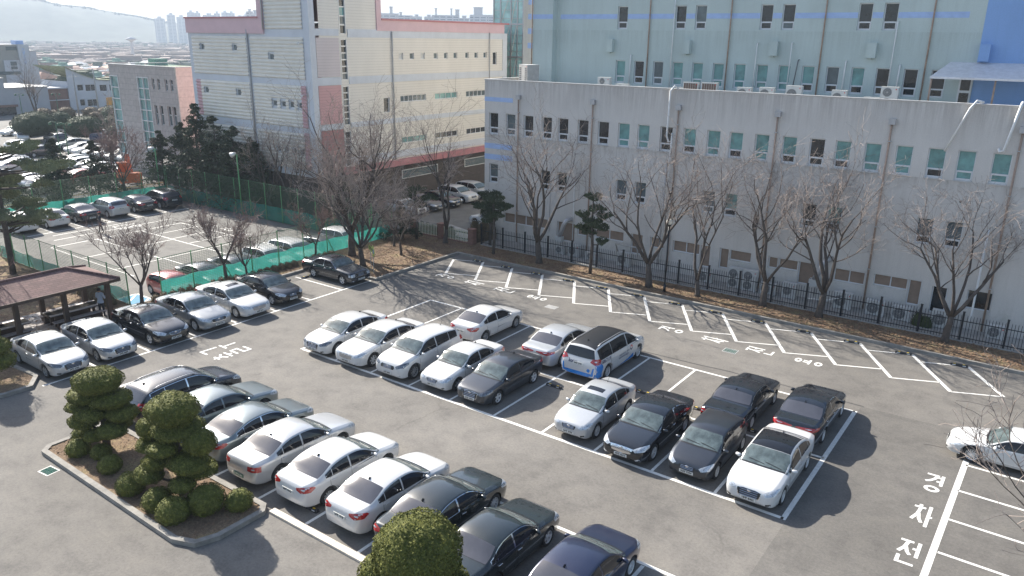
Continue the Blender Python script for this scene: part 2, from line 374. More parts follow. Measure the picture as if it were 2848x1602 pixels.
# compact bays at the right
stripe(ln,(28.38,7.95),(28.2,-3.5),.20,Z)
for y in (7.55,5.41,3.26,1.10,-1.05): stripe(ln,(28.4,y),(33.6,y-.06),.11,Z)
ln.build('bay_lines',MT['line'])['kind']='structure'
# lines of the lower car park (at its own level)
l2=MB(); z2=LOW+.005
def K(x,y): return (29.5+(x-29.5)*1.067,-23.2+(y+23.2)*1.067)
def s2(a,b,w=.1): stripe(l2,K(*a),K(*b),w,z2)
for a,b in [((-29.5,1.55),(-29.5,11.9)),((-29.5,11.9),(-20.6,11.95)),((-20.6,11.95),(-20.6,1.55)),((-29.5,1.55),(-18.2,1.5)),((-29.5,8.4),(-18.2,8.4)),
            ((-25,1.6),(-25,8.4)),((-29.5,4.9),(-20.6,4.9)),((-27.4,8.5),(-27.4,11.9)),((-25.2,8.5),(-25.2,11.9)),((-23,8.5),(-23,11.9)),((-20.6,5),(-16.4,5)),((-33,3.3),(-33,9.2)),((-31.5,2.7),(-31.5,12.2))]: s2(a,b)
s2((-34.2,2.0),(-34.2,15.9),.12)
for y in (3.9,6.25,8.5,11.0,13.5): s2((-34.2,y),(-38.5,y),.1)
l2.build('bay_lines',MT['line'])['kind']='structure'
bl=MB(); bl.prism([(-17.6,-2.6),(-13.0,-2.6),(-13.0,1.2),(-17.6,1.2)],LOW-.02,LOW+.006)
st('blue_bay_paint',bl,M('blue_ground_paint',(.05,.22,.36),.8,var=.2,scale=4))
l3=MB(); z3=LOW+.011
for a,b in [((-17.6,1.2),(-13,1.2)),((-17.6,-.2),(-13,-.2)),((-17.6,1.2),(-16.2,-.2)),((-16.2,1.2),(-14.8,-.2)),((-14.8,1.2),(-13.4,-.2)),((-17.6,-.2),(-17.6,1.2))]: stripe(l3,a,b,.13,z3)
l3.build('bay_lines',MT['line'])['kind']='structure'

# ---- lettering painted on the asphalt
def text_mesh(body, size=1., bold=.0, space=1., align='CENTER', ext=0.):
    cu=bpy.data.curves.new('t','FONT'); cu.body=body; cu.size=size; cu.offset=bold; cu.space_character=space
    cu.align_x=align; cu.align_y='CENTER'; cu.extrude=ext; cu.resolution_u=3
    ob=bpy.data.objects.new('t',cu); C.objects.link(ob)
    dg=bpy.context.evaluated_depsgraph_get(); me=bpy.data.meshes.new_from_object(ob.evaluated_get(dg))
    bpy.data.objects.remove(ob); me.materials.clear(); return me
def _ell(cx,cy,rx,ry): return ('e',cx,cy,rx,ry)
GL={'경':[[(0,.95),(.56,.95),(.44,.74),(.22,.60),(.02,.54)],[(.86,1),(.86,.44)],[(.60,.86),(.86,.86)],[(.58,.64),(.86,.64)],_ell(.47,.19,.42,.155)],
 '차':[[(.30,1),(.30,.82)],[(.0,.86),(.58,.86)],[(.33,.84),(.26,.52),(.04,.22)],[(.30,.58),(.40,.32),(.56,.16)],[(.80,1),(.80,.02)],[(.80,.50),(1,.50)]],
 '전':[[(0,.96),(.62,.96)],[(.36,.94),(.26,.68),(.04,.46)],[(.32,.72),(.44,.52),(.60,.42)],[(.90,1),(.90,.38)],[(.64,.70),(.90,.70)],[(.12,.33),(.12,.06),(.90,.06)]],
 '용':[_ell(.5,.85,.42,.12),[(.34,.68),(.34,.50)],[(.66,.68),(.66,.50)],[(0,.46),(1,.46)],_ell(.5,.16,.42,.135)],
 '출':[[(.5,1),(.5,.90)],[(.18,.92),(.82,.92)],[(.52,.90),(.42,.78),(.06,.70)],[(.52,.82),(.92,.72)],[(0,.60),(1,.60)],[(.5,.60),(.5,.49)],[(.08,.42),(.92,.42),(.92,.24),(.08,.24),(.08,.05),(.92,.05)]],
 '구':[[(.06,.94),(.92,.94),(.84,.50)],[(0,.38),(1,.38)],[(.5,.38),(.5,0)]]}
def ground_text(ch, cx, cy, z, w, h, rz, bold=.11, name='painted_lettering'):
    """stencilled syllable painted on the asphalt: w wide, h tall, built from flat strokes"""
    if bold<.08: bold=.11
    mb=MB(); k=0
    for s in GL[ch]:
        k+=1; zz=.0004*k
        if s[0]=='e':
            _,a,b,rx,ry=s; P=[((a+rx*math.cos(2*PI*i/24)-.5)*w,(b+ry*math.sin(2*PI*i/24)-.5)*h) for i in range(24)]; Q=[((x-(a-.5)*w)*(1-bold*1.1/(rx*w))+(a-.5)*w,(y-(b-.5)*h)*(1-bold*1.0/(ry*h))+(b-.5)*h) for x,y in P]
            for i in range(24): j=(i+1)%24; mb.quad((*P[i],zz),(*P[j],zz),(*Q[j],zz),(*Q[i],zz))
            continue
        pts=[Vector(((x-.5)*w,(y-.5)*h)) for x,y in s]; L=[];Rr=[]
        for i,p in enumerate(pts):
            d1=(p-pts[i-1]).normalized() if i else (pts[1]-p).normalized(); d2=(pts[i+1]-p).normalized() if i<len(pts)-1 else d1
            n=Vector((-d1.y,d1.x))+Vector((-d2.y,d2.x)); n/=max(.5,n.length_squared/2); L.append(p+n*bold/2); Rr.append(p-n*bold/2)
        for i in range(len(pts)-1): mb.quad((*L[i],zz),(*Rr[i],zz),(*Rr[i+1],zz),(*L[i+1],zz))
    o=mb.build(name,MT['line']); o.location=(cx,cy,z); o.rotation_euler=(0,0,rz); o['kind']='structure'; return o
for chs,xs in (('경차전용',(-2.45,-.07,2.35,4.77)),('경차전용',(13.6,16.05,18.47,20.85))):
    for ch,x in zip(chs,xs): ground_text(ch,x,13.93,.008,.62,1.38,PI/2,.05)
for ch,y in zip('경차전용',(5.40,2.97,.52,-1.95)): ground_text(ch,27.66,y,.008,.60,1.42,0,.06)
ground_text('출',-2.26,-2.47,.008,.70,1.95,PI,.03); ground_text('구',-3.30,-2.47,.008,.62,1.90,PI,.03)
for i,ch in enumerate('경차전용'): ground_text(ch,-33.0+2.4*i,15.3,LOW+.008,.6,1.4,PI/2,.05)
ground_text('출',-35.3,10.6,LOW+.008,.7,1.9,PI,.03); ground_text('구',-36.3,10.6,LOW+.008,.62,1.9,PI,.03)
# drain covers set in the asphalt, and darker repair around them
def drain(x,y,w,d,rz,label,mat):
    t=thing('drain_cover',(x,y,0),rz,label,'drain cover')
    a=MB(); a.box(-w/2-.05,w/2+.05,-d/2-.05,d/2+.05,-.02,.006); a.build('frame',MT['pvc'],t)
    b=MB()
    for i in range(9):
        xx=-w/2+.02+i*(w-.04)/8; b.box(xx-.018,xx+.018,-d/2,d/2,-.01,.012)
    b.box(-w/2,w/2,-.015,.015,-.01,.0115); b.build('grate',mat,t)
MT['green_iron']=M('green_iron',(.02,.085,.065),.95,var=.3,scale=9,spec=.1)
drain(6.4,13.05,.62,.42,0,'dull iron drain cover in the lane beside the white K of bay lettering','dull') if 0 else None
drain(6.4,13.05,.62,.42,0,'dull grey drain cover in the lane behind the white sedan row',MT['pvc'])
drain(17.25,12.98,.60,.5,0,'green drain grate in the asphalt below the oblique bays',MT['green_iron'])
drain(1.95,-12.98,.5,.38,.1,'green drain cover against the kerb of the planted island',MT['green_iron'])

# ---- wheel stops
def make_stop(label,grp,loc,rz,ytop=True):
    t=thing('wheel_stop',loc,rz,label,'wheel stop',grp)
    b=MB(); L=.38; 
    prof=[(-.075,0),(-.05,.10),(.05,.10),(.075,0)]
    b.add([(-L,y,z) for y,z in prof]+[(L,y,z) for y,z in prof],[(0,1,5,4),(1,2,6,5),(2,3,7,6),(3,2,1,0),(4,5,6,7)])
    b.build('body',MT['rubber'],t)
    for s in(-1,1):
        q=MB(); q.box(s*.22-.07,s*.22+.07,-.068,-.058,.035,.07); q.build('reflector',MT['white'],t)
        if ytop: q=MB(); q.box(s*.2-.05,s*.2+.05,-.03,.03,.099,.108); q.build('top_reflector',MT['yellow'],t)
    return t
ANG=math.atan2(.73,1.88)
w0=None
ORD=['first','second','third','fourth','fifth','sixth','seventh','eighth','ninth','tenth','eleventh','twelfth','thirteenth']
for k in range(13):
    xt=-2.62+2.49*k; x,y=xt-.38,18.15-.13-.02
    lab='black rubber wheel stop, %s from the left along the oblique bays'%ORD[k]
    if w0 is None: w0=make_stop(lab,'wheel stops of the oblique bays',(x,y,0),ANG*.35)
    else:
        c=copy_tree(w0); c.location=(x,y,0); c['label']=lab
for (x,y,rz,lab) in [(12.46,3.95,0,'black wheel stop in the empty bay beside the dark grey sedan'),(16.0,5.80,0,'black wheel stop just behind the black sedan with slatted grille'),
                     (18.7,5.76,0,'black and yellow wheel stop left of the boxy black limousine'),(11.2,-8.95,0,'black wheel stop under the tail of the white sedan by the kerb'),(-9.35,8.15,PI/2,'black wheel stop under the tail of the old black sedan at the lawn'),
                     (20.9,4.95+.3,0,'black wheel stop under the rear wheel of the boxy black limousine')]:
    c=copy_tree(w0); c.location=(x,y,0); c.rotation_euler=(0,0,rz); c['label']=lab; c['group']='loose wheel stops in the bays'

bp=MB(); bp.sheet([(22.75,-9.4),(25.05,-9.4),(25.05,-5.02),(22.75,-5.02)],.0045); st('blue_bay_paint',bp,M('bright_blue_paint',(.03,.28,.62),.7,var=.12,scale=4))
# ---------------------------------------------------------------- buildings
MT['wing']=wall_mat('weathered_white_render',(.625,.595,.555),.16,bands=((9.9,11.95,(.72,.70,.69),'r'),(6.9,8.02,(.74,.71,.68),'b'),(7.3,8.02,(.80,.78,.76),'r'),(3.3,4.36,(.80,.77,.74),'b'),(-.9,1.6,(.84,.84,.80),'b')))
MT['upper']=wall_mat('pale_green_render',(.50,.575,.55),.15,bands=((13.4,15.6,(.88,.88,.87),'r'),(19,22.4,(.9,.9,.88),'r')))
MT['cream_wall']=wall_mat('cream_render',(.62,.58,.50),.25)
MT['blue_wall']=wall_mat('blue_painted_wall',(.25,.40,.68),.12)
MT['blue_stripe']=M('blue_stripe_paint',(.38,.50,.74),.85,var=.1,scale=2)
MT['cap']=M('wall_cap',(.50,.49,.47),.7,var=.15)
MT['roofing']=M('flat_roof_coating',(.26,.27,.26),.9,var=.25,scale=.8)
MT['frame']=M('white_window_frame',(.68,.69,.70),.4,var=.05)
MT['teal_glass']=glass_mat('teal_blind_glass',(.14,.31,.30),.12,.8,.35,1.6)
MT['dark_glass']=glass_mat('dark_window_glass',(.022,.027,.031),.08,.8,.5,1.6)
MT['grey_glass']=glass_mat('grey_window_glass',(.10,.13,.14),.1,.7,.3,1.6)
MT['board']=M('brown_boarded_pane',(.28,.205,.155),.8,var=.15,scale=2)
MT['unit']=M('cream_ac_casing',(.55,.55,.53),.5,var=.07)
MT['grille']=M('dark_fan_grille',(.15,.155,.16),.6,var=.1)
MT['brown_grille']=M('rusty_coil_grille',(.15,.10,.08),.8,var=.2,scale=8)

def wall_xz(name, x0,x1,z0,z1, y, holes, mat, parent, depth=.2, face=-1, axis='x'):
    """a wall in the plane y (or x) = const with real openings and reveals; face=-1: looks towards -y"""
    hs=[h for h in holes]
    X=sorted({x0,x1,*[min(max(h[0],x0),x1) for h in hs],*[min(max(h[1],x0),x1) for h in hs]}); Zs=sorted({z0,z1,*[h[2] for h in hs],*[h[3] for h in hs]})
    mb=MB()
    def P(x,yy,z): return (x,yy,z) if axis=='x' else (yy,x,z)
    for i in range(len(X)-1):
        for j in range(len(Zs)-1):
            cx,cz=(X[i]+X[i+1])/2,(Zs[j]+Zs[j+1])/2
            if any(h[0]<cx<h[1] and h[2]<cz<h[3] for h in hs): continue
            mb.quad(P(X[i],y,Zs[j]),P(X[i+1],y,Zs[j]),P(X[i+1],y,Zs[j+1]),P(X[i],y,Zs[j+1]))
    b=y-face*depth
    for h in hs:
        a0,a1,c0,c1=h[:4]
        mb.quad(P(a0,y,c0),P(a0,b,c0),P(a0,b,c1),P(a0,y,c1)); mb.quad(P(a1,y,c0),P(a1,b,c0),P(a1,b,c1),P(a1,y,c1))
        mb.quad(P(a0,y,c0),P(a1,y,c0),P(a1,b,c0),P(a0,b,c0)); mb.quad(P(a0,y,c1),P(a1,y,c1),P(a1,b,c1),P(a0,b,c1))
    o=mb.build(name,mat,parent)
    me=o.data; bm=bmesh.new(); bm.from_mesh(me); bmesh.ops.remove_doubles(bm,verts=bm.verts,dist=1e-4); bm.to_mesh(me); bm.free()
    return o
def window(parent, a0,a1,c0,c1, y, face=-1, axis='x', depth=.17, split=.30, up='dark_glass', lo='dark_glass', fr=.055, nv=1, frame='frame', topsplit=False):
    """aluminium frame with an upper light and a small lower sash, each pane a sub-part"""
    def bx(mb,p0,p1,q0,q1,d0,d1):
        ya,yb=sorted((y-face*(depth-d0),y-face*(depth-d1)))
        if axis=='x': mb.box(p0,p1,ya,yb,q0,q1)
        else: mb.box(ya,yb,p0,p1,q0,q1)
    mb=MB(); zc=c0+(c1-c0)*split
    bx(mb,a0,a0+fr,c0,c1,-.03,.05); bx(mb,a1-fr,a1,c0,c1,-.03,.05); bx(mb,a0+fr,a1-fr,c0,c0+fr,-.03,.05); bx(mb,a0+fr,a1-fr,c1-fr,c1,-.03,.05)
    if split>0:
        bx(mb,a0+fr,a1-fr,zc-fr*.8,zc+fr*.8,-.03,.06)
        if split<.5:
            f2=.05; bx(mb,a0+fr,a0+fr+f2,c0+fr,zc-fr*.8,-.02,.07); bx(mb,a1-fr-f2,a1-fr,c0+fr,zc-fr*.8,-.02,.07); bx(mb,a0+fr+f2,a1-fr-f2,c0+fr,c0+fr+f2,-.02,.07)
    for i in range(1,nv):
        xx=a0+(a1-a0)*i/nv; bx(mb,xx-fr*.5,xx+fr*.5,c0+fr,c1-fr,-.03,.055)
    w=mb.build('window',MT[frame],parent)
    zs=[(zc,c1,up),(c0,zc,lo)] if split>0 else [(c0,c1,up)]
    for q0,q1,mt in zs:
        g=MB(); bx(g,a0+fr*.6,a1-fr*.6,q0+fr*.5,q1-fr*.5,-.02,.0); g.build('pane',MT[mt],w)
    return w
def pipe(name, parent, pts, r, mat, n=8):
    mb=MB(); mb.tube(pts,r,n); return mb.build(name,MT[mat],parent,True)

# ===== white wing on the right
wing=thing('office_wing',(10,24,-1),0,'long weathered white concrete wing with rows of narrow windows behind the black fence','building')
def W_(o):
    o.matrix_parent_inverse=Matrix.Translation(-Vector(wing.location)); return o
top=[-6.65,-5.08,-3.48,-1.88,-.51,1.12,2.72,4.29,5.74,7.38,8.99,10.59,12.04,13.65,15.29,16.89,18.32,19.91,21.51,23.11,24.52,26.12,27.7]
TG={7:'tt',8:'tt',9:'dd',10:'td',11:'tt',12:'td',13:'tt',14:'td',15:'dd',16:'td',17:'tt',18:'tt',19:'td',20:'tt',21:'tt',22:'tt',1:'gg'}
mid=[(-6.62,'gd'),(-1.90,'dd'),(-.47,'dd'),(4.33,'gd'),(5.78,'gd'),(10.62,'gg'),(12.10,'td'),(16.92,'dd'),(18.36,'td'),(23.15,'gd'),(24.57,'gd')]
base=[(-5.2,-1.15,1.45,2.23),(-.33,1.19,.82,2.24),(1.4,2.3,1.45,2.24),(2.87,5.16,1.5,2.22),(5.75,6.63,.82,2.25),(7.2,8.21,1.5,2.23),(8.86,10.75,1.51,2.27),(10.83,11.5,.8,2.27),(12.13,12.74,.95,2.28),(12.79,14.2,1.58,2.27),(15.29,15.88,1.52,2.25),(15.93,17.1,1.6,2.25),(17.16,18.15,.87,2.26),(19.23,20.96,1.44,2.22),(21.42,23.23,1.60,2.28),(23.28,23.95,.82,2.28),(24.49,25.25,.6,2.14),(26.2,27.4,1.2,2.26)]
Wd=.86
holes=[(x,x+Wd,8.06,9.64) for x in top]+[(x,x+.84,4.38,5.84) for x,_ in mid]+[(a,b,c,d) for a,b,c,d in base]
W_(wall_xz('wall',-7.05,46,-1.2,12.0,24.0,holes,MT['wing'],wing,.24))
gm={'t':'teal_glass','d':'dark_glass','g':'grey_glass'}
for i,x in enumerate(top):
    c=TG.get(i,'dd'); W_(window(wing,x,x+Wd,8.06,9.64,24.0,up=gm[c[0]],lo=gm[c[1]]))
    s=MB(); s.box(x-.05,x+Wd+.03,23.955,24.12,8.0,8.057); W_(s.build('sill',MT['cap'],wing))
for x,c in mid: W_(window(wing,x,x+.84,4.38,5.84,24.0,up=gm[c[0]],lo=gm[c[1]]))
for a,b,c,d in base: W_(window(wing,a,b,c,d,24.0,split=0,up='board' if d-c<1.5 and a<26 else 'dark_glass',nv=max(1,round((b-a)/1.1)),frame='frame'))
b_=MB(); b_.box(-7.25,46,24.24,24.26,-1.2,12.0) if 0 else None
b_.box(-7.05,-6.85,24.001,30.99,-1.2,12.0); b_.box(45.8,46,24.001,30.9,-1.2,12.0); W_(b_.build('side_wall',MT['wing'],wing))
b_=MB(); b_.box(-6.85,45.8,24.26,30.99,11.18,11.3); W_(b_.build('roof',MT['roofing'],wing))
b_=MB(); b_.box(-7.1,46,23.96,24.24,12.0,12.05); b_.box(-7.1,-6.83,24.24,31.0,12.0,12.05); b_.box(-6.85,45.8,24.2,24.26,11.2,12.0); W_(b_.build('parapet_cap',MT['cap'],wing))
for (z0,z1) in ((10.46,10.77),(6.98,7.37),(6.16,6.56)):
    q=MB(); q.box(-7.055,-4.46,23.992,24.0,z0,z1); q.box(-7.057,-7.05,24.0,25.5,z0,z1); W_(q.build('blue_stripe',MT['blue_stripe'],wing))
for i,x in enumerate((-3.88,2.33,8.6,14.9,21.12,27.2)):
    p=MB(); p.tube([(x,23.88,.1),(x,23.88,10.75)],.055,8); p.build('drainpipe',MT['rust'] if i!=0 and i!=5 else MT['rust'],wing,True).matrix_parent_inverse=Matrix.Translation(-wing.location)
    q=MB(); q.box(x-.17,x+.17,23.76,24.0,10.73,11.04); W_(q.build('rain_hopper',MT['steel'],wing))
    for z in (2.5,5,7.5,9.8):
        q=MB(); q.box(x-.09,x+.09,23.80,24.0,z,z+.05); W_(q.build('pipe_clamp',MT['steel'],wing))
W_(pipe('white_duct',wing,[(8.25,24.2,12.1),(8.2,23.9,12.2),(8.0,23.78,11.9),(7.95,23.78,9.1),(8.1,23.78,8.7),(8.3,23.78,8.75),(8.32,23.78,9.3),(8.3,23.78,8.2),(8.1,23.8,.6)],.06,'white'))
W_(pipe('white_duct',wing,[(25.2,24.3,12.12),(24.95,23.85,12.2),(24.7,23.78,11.8),(23.9,23.78,9.55)],.06,'white'))
W_(pipe('white_duct',wing,[(26.9,24.25,12.2),(26.9,23.8,12.1),(26.55,23.78,9.8),(26.35,23.78,9.75),(26.3,23.8,9.9)],.07,'white'))
W_(pipe('white_duct',wing,[(26.6,23.8,5.7),(26.6,23.8,1.2),(26.6,23.4,.6)],.055,'white'))
W_(pipe('conduit',wing,[(-.95,23.93,6.2),(-.95,23.93,1.3)],.02,'steel')); W_(pipe('conduit',wing,[(1.1,23.9,5.3),(1.1,23.9,.2)],.03,'white')); W_(pipe('conduit',wing,[(18.3,23.9,3.0),(18.3,23.9,.3)],.035,'steel')); W_(pipe('conduit',wing,[(8.05,23.9,7.3),(7.9,23.9,.3)],.03,'steel'))
for x,z in ((.6,2.35),(18.65,2.55)):
    W_(pipe('exhaust_duct',wing,[(x+.35,24.0,z+.2),(x+.2,23.5,z+.18),(x,23.45,z-.15),(x-.15,23.45,z-.6),(x-.35,23.45,z-1.1)],.16,'steel',12))
    q=MB(); q.box(x-.62,x-.12,23.3,23.7,z-1.5,z-1.08); W_(q.build('exhaust_fan_box',MT['unit'],wing))
q=MB(); q.cyl((25.05,23.985,6.95),.06,.02,12,axis='y'); W_(q.build('vent_hole',MT['seam'],wing))
# ===== tall green-grey block behind
blk=thing('main_building',(10,31,-1),0,'tall pale green main building with blue stripe rising behind the white wing','building')
def B_(o):
    o.matrix_parent_inverse=Matrix.Translation(-Vector(blk.location)); return o
lowr=[(.05,'tt'),(1.60,'dd'),(3.16,'gg'),(4.70,'tt'),(6.22,'tt'),(7.76,'tt'),(9.31,'tt'),(10.86,'tt'),(12.36,'tt'),(13.92,'td'),(15.46,'gd'),(17.00,'td'),(18.46,'dd'),(20.06,'dd'),(21.58,'dd')]
hir=[(.02,'dd'),(4.64,'dd'),(6.15,'gd'),(10.77,'dd'),(12.22,'dg'),(16.94,'dd'),(18.41,'dd'),(23.06,'dd')]
hb=[(x,x+.80,11.83,13.47) for x,_ in lowr]+[(x,x+.82,15.7,17.3) for x,_ in hir]+[(23.1,24.05,11.35,13.25)]+[(x,x+.82,19.5,21.1) for x,_ in hir]
B_(wall_xz('wall',-5.35,23.86,-1.2,22.6,31.0,[h for h in hb if h[1]<23.86],MT['upper'],blk,.22))
B_(wall_xz('blue_wall',23.86,60,-1.2,22.6,31.0,[h for h in hb if h[1]>=23.86 and h[0]>23.8],MT['blue_wall'],blk,.22))
for x,c in lowr: B_(window(blk,x,x+.80,11.83,13.47,31.0,up=gm[c[0]],lo=gm[c[1]]))
for x,c in hir:
    for dz in (0,3.8): B_(window(blk,x,x+.82,15.7+dz,17.3+dz,31.0,up=gm[c[0]],lo=gm[c[1]]))
d=MB(); d.box(23.14,23.83,30.93,30.99,11.32,13.2); dd=B_(d.build('door',MT['frame'],blk)); d=MB(); d.box(23.24,23.74,30.915,30.935,12.35,13.1); d.box(23.24,23.74,30.915,30.935,11.42,12.2); d.build('pane',MT['dark_glass'],dd)
q=MB(); q.box(-7.2,-5.35,30.42,31.4,-1.2,22.6); q.box(-5.4,-5.0,30.97,31.5,-1.2,22.6); B_(q.build('corner_pier',MT['upper'],blk))
q=MB(); q.box(-8.4,-7.22,30.8,60,-1.2,22.6); B_(q.build('end_wall',MT['cream_wall'],blk))
q=MB(); q.box(-7.0,60,31.3,60,22.3,22.5); B_(q.build('roof',MT['roofing'],blk))
q=MB(); q.box(-5.0,-.02,30.99,31.0,16.42,16.76)
xs=sorted([x for x,_ in hir]); cur=.84
for x in xs[1:]:
    q.box(cur+.02,x-.02,30.99,31.0,16.42,16.76); cur=x+.82
q.box(-7.2,-5.36,30.41,30.42,16.42,16.76); 
B_(q.build('blue_stripe',MT['blue_stripe'],blk))
for z in (15.3,16.4,17.5,14.2): 
    q=MB(); q.box(-7.95,-7.3,30.79,30.8,z,z+.42); B_(q.build('blue_mark',MT['blue_stripe'],blk))
for x in (-.42,5.76,11.95,18.06):
    q=MB(); q.box(x-.28,x+.28,30.62,31.0,14.06,14.97); q.box(x-.05,x+.05,30.75,30.95,13.98,14.06); B_(q.build('vent_hood',MT['upper'],blk))
q=MB(); q.box(23.9,24.45,30.62,31.0,14.02,14.97); B_(q.build('vent_hood',MT['blue_wall'],blk))
for x in (2.7,8.78,15.0,21.2): B_(pipe('drainpipe',blk,[(x,30.9,11.3),(x,30.9,22.4)],.05,'rust'))
for x,z in ((4.63,17.9),(10.8,14.85),(13.1,14.9),(19.3,16.2)): B_(pipe('conduit',blk,[(x+.05,30.99,z),(x,30.88,z),(x-.02,30.85,11.4)],.035,'white'))
for x,z in ((1.35,13.9),(16.62,13.85),(19.8,13.7)): B_(pipe('conduit',blk,[(x,30.99,z),(x,30.88,z-.05),(x-.03,30.85,11.7)],.045,'white'))
B_(pipe('conduit',blk,[(13.65,30.99,13.85),(13.62,30.9,13.8),(13.5,30.8,12.2)],.035,'grille'))
B_(pipe('drainpipe',blk,[(-7.25,30.36,11.3),(-7.25,30.36,22)],.05,'rust'))
cn=MB(); cn.add([(22.5,31.0,13.95),(27.5,31.0,13.95),(27.5,28.4,13.15),(21.9,28.4,13.15),(22.5,31.0,13.88),(27.5,31.0,13.88),(27.5,28.4,13.05),(21.9,28.4,13.05)],[(0,1,2,3),(7,6,5,4),(3,2,6,7),(0,3,7,4),(1,2,6,5)])
canopy=B_(cn.build('canopy',M('white_canopy_sheet',(.60,.60,.62),.4,var=.15,scale=3),blk))
for x in (22.0,25.2): B_(pipe('canopy_post',blk,[(x,28.5,11.3),(x,28.5,13.1)],.05,'rust'))
# ===== glazed stair tower beyond
MT['tower_glass']=glass_mat('pale_green_tower_glass',(.34,.56,.55),.1,.8,.3,.7)
tw=thing('glass_tower',(-26,54,-1),0,'pale green glazed tower with steel frame between the pink hall and main building','tower')
def T_(o): o.matrix_parent_inverse=Matrix.Translation(-Vector(tw.location)); return o
q=MB(); q.prism([(-28.2,53.0),(-24.0,53.0),(-23.6,56.5),(-28.2,56.5)],-1,24.6); q.add([(-28.2,53,24.6),(-24.0,53,24.6),(-23.6,56.5,24.6),(-28.2,56.5,24.6),(-26,54.8,27)],[(0,1,4),(1,2,4),(2,3,4),(3,0,4)]); T_(q.build('glazing',MT['tower_glass'],tw))
q=MB()
for x in (-28.2,-27.2,-25.7,-24.8,-24.0): q.box(x-.06,x+.06,52.9,53.0,-1,24.6)
for z in np.arange(0,24.6,.9): q.box(-28.2,-23.95,52.93,52.99,z,z+.04)
for z in np.arange(2,24.6,3.6): q.box(-28.25,-23.9,52.88,53.0,z,z+.18)
T_(q.build('steel_frame',MT['steel'],tw))
q=MB()
for i in range(6):
    z=2.2+3.6*i; q.tube([(-27.1,52.9,z),(-25.8,52.9,z+3.3)],.035,4); q.tube([(-25.6,52.9,z),(-24.9,52.9,z+3.3)],.035,4)
T_(q.build('cross_brace',MT['steel'],tw))

# ===== pink and cream hall
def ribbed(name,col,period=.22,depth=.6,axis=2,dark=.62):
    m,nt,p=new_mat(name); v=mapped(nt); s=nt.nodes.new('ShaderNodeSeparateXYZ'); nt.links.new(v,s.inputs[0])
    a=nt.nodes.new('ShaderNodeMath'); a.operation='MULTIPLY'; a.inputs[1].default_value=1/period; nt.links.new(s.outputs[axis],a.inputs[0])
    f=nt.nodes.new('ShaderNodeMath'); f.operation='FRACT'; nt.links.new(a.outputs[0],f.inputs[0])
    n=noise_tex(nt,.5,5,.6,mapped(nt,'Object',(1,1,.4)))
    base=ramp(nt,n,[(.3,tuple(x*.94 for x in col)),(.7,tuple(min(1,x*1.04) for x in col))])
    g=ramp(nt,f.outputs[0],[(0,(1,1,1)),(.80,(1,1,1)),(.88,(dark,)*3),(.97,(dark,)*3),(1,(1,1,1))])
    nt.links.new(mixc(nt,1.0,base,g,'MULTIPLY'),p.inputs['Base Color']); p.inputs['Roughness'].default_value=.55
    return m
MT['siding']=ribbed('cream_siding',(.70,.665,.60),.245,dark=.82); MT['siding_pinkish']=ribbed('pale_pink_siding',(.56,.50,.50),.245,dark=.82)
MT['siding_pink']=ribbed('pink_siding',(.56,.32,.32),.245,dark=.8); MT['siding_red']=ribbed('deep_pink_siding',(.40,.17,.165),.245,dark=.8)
MT['rib']=M('cream_corrugated_sheet',(.72,.69,.62),.5,.05,var=.06,scale=1); MT['rib_pink']=M('pink_corrugated_sheet',(.55,.34,.36),.5,var=.06)
MT['band']=M('pale_blue_cladding',(.56,.59,.63),.6,var=.07,scale=.8); MT['pink']=M('pink_cladding',(.62,.43,.45),.6,var=.06,scale=.8); MT['pink_edge']=M('red_pink_flashing',(.45,.19,.20),.6,var=.08)
MT['brick_hall']=brick_mat('hall_brick',(.095,.072,.062),(.12,.09,.078),(.09,.08,.072),1.)
hall=thing('pink_hall',(-25,22.8,-1),0,'tall cream sports hall with pink parapets and pale blue bands','building')
def H_(o): o.matrix_parent_inverse=Matrix.Translation(-Vector(hall.location)); return o
YL,XR=22.8,-25.0
# right (east) face, a plane x=-25
smallw=[(33.62,34.25),(35.18,35.8),(36.75,37.36),(38.71,39.3),(40.3,40.87),(41.84,42.42),(43.77,44.36),(45.33,45.92),(46.92,47.5)]
hR=[(26.24,27.04,15.0,18.9),(26.24,27.04,11.2,14.66),(26.24,27.04,7.18,10.62),(26.30,27.0,3.4,6.6)]+[(a,b,12.86,13.46) for a,b in smallw]+[(48.6,49.35,12.12,13.47),(31.4,32.2,7.98,9.37)]+[(a,b,8.84,9.46) for a,b in((33.7,37.4),(38.8,42.4),(43.85,47.4),(48.2,50.4))]+[(a,b,4.84,5.44) for a,b in((33.75,37.4),(38.85,42.4),(43.9,47.4))]
H_(wall_xz('east_wall',23.9,51.2,2.75,15.1,XR,[h for h in hR if h[3]<15.05],MT['siding'],hall,.22,face=1,axis='y'))
H_(wall_xz('tower_wall',23.9,31.0,15.1,19.4,XR,[(26.24,27.04,15.12,18.9)],MT['siding'],hall,.22,face=1,axis='y'))
def eR(name,y0,y1,z0,z1,mat,t=.06,x=XR):
    q=MB(); q.box(x,x+t,y0,y1,z0,z1); return H_(q.build(name,MT[mat],hall))
eR('band',27.15,31.0,15.0,15.55,'band'); eR('band',22.85,26.1,14.95,15.52,'band'); 
eR('band',27.15,51.2,14.83,15.45-.0,'band',.05); 
for z0,z1 in ((10.78,11.45),(6.9,7.38)): eR('band',22.85,26.15,z0,z1,'band'); eR('band',27.1,51.2,z0+.02,z1,'band')
eR('band',27.1,51.2,3.5,4.2,'band')
eR('corner_band',22.8,23.42,2.75,19.4,'band',.08)
eR('blush_panel',23.5,26.1,11.5,14.78,'siding_pinkish',.03); eR('pink_panel',23.5,26.1,7.42,10.75,'siding_pink',.03); eR('red_panel',23.5,26.15,2.8,6.86,'siding_red',.03)
eR('blush_panel',48.0,50.3,11.56,14.8,'siding_pinkish',.03) if 0 else None
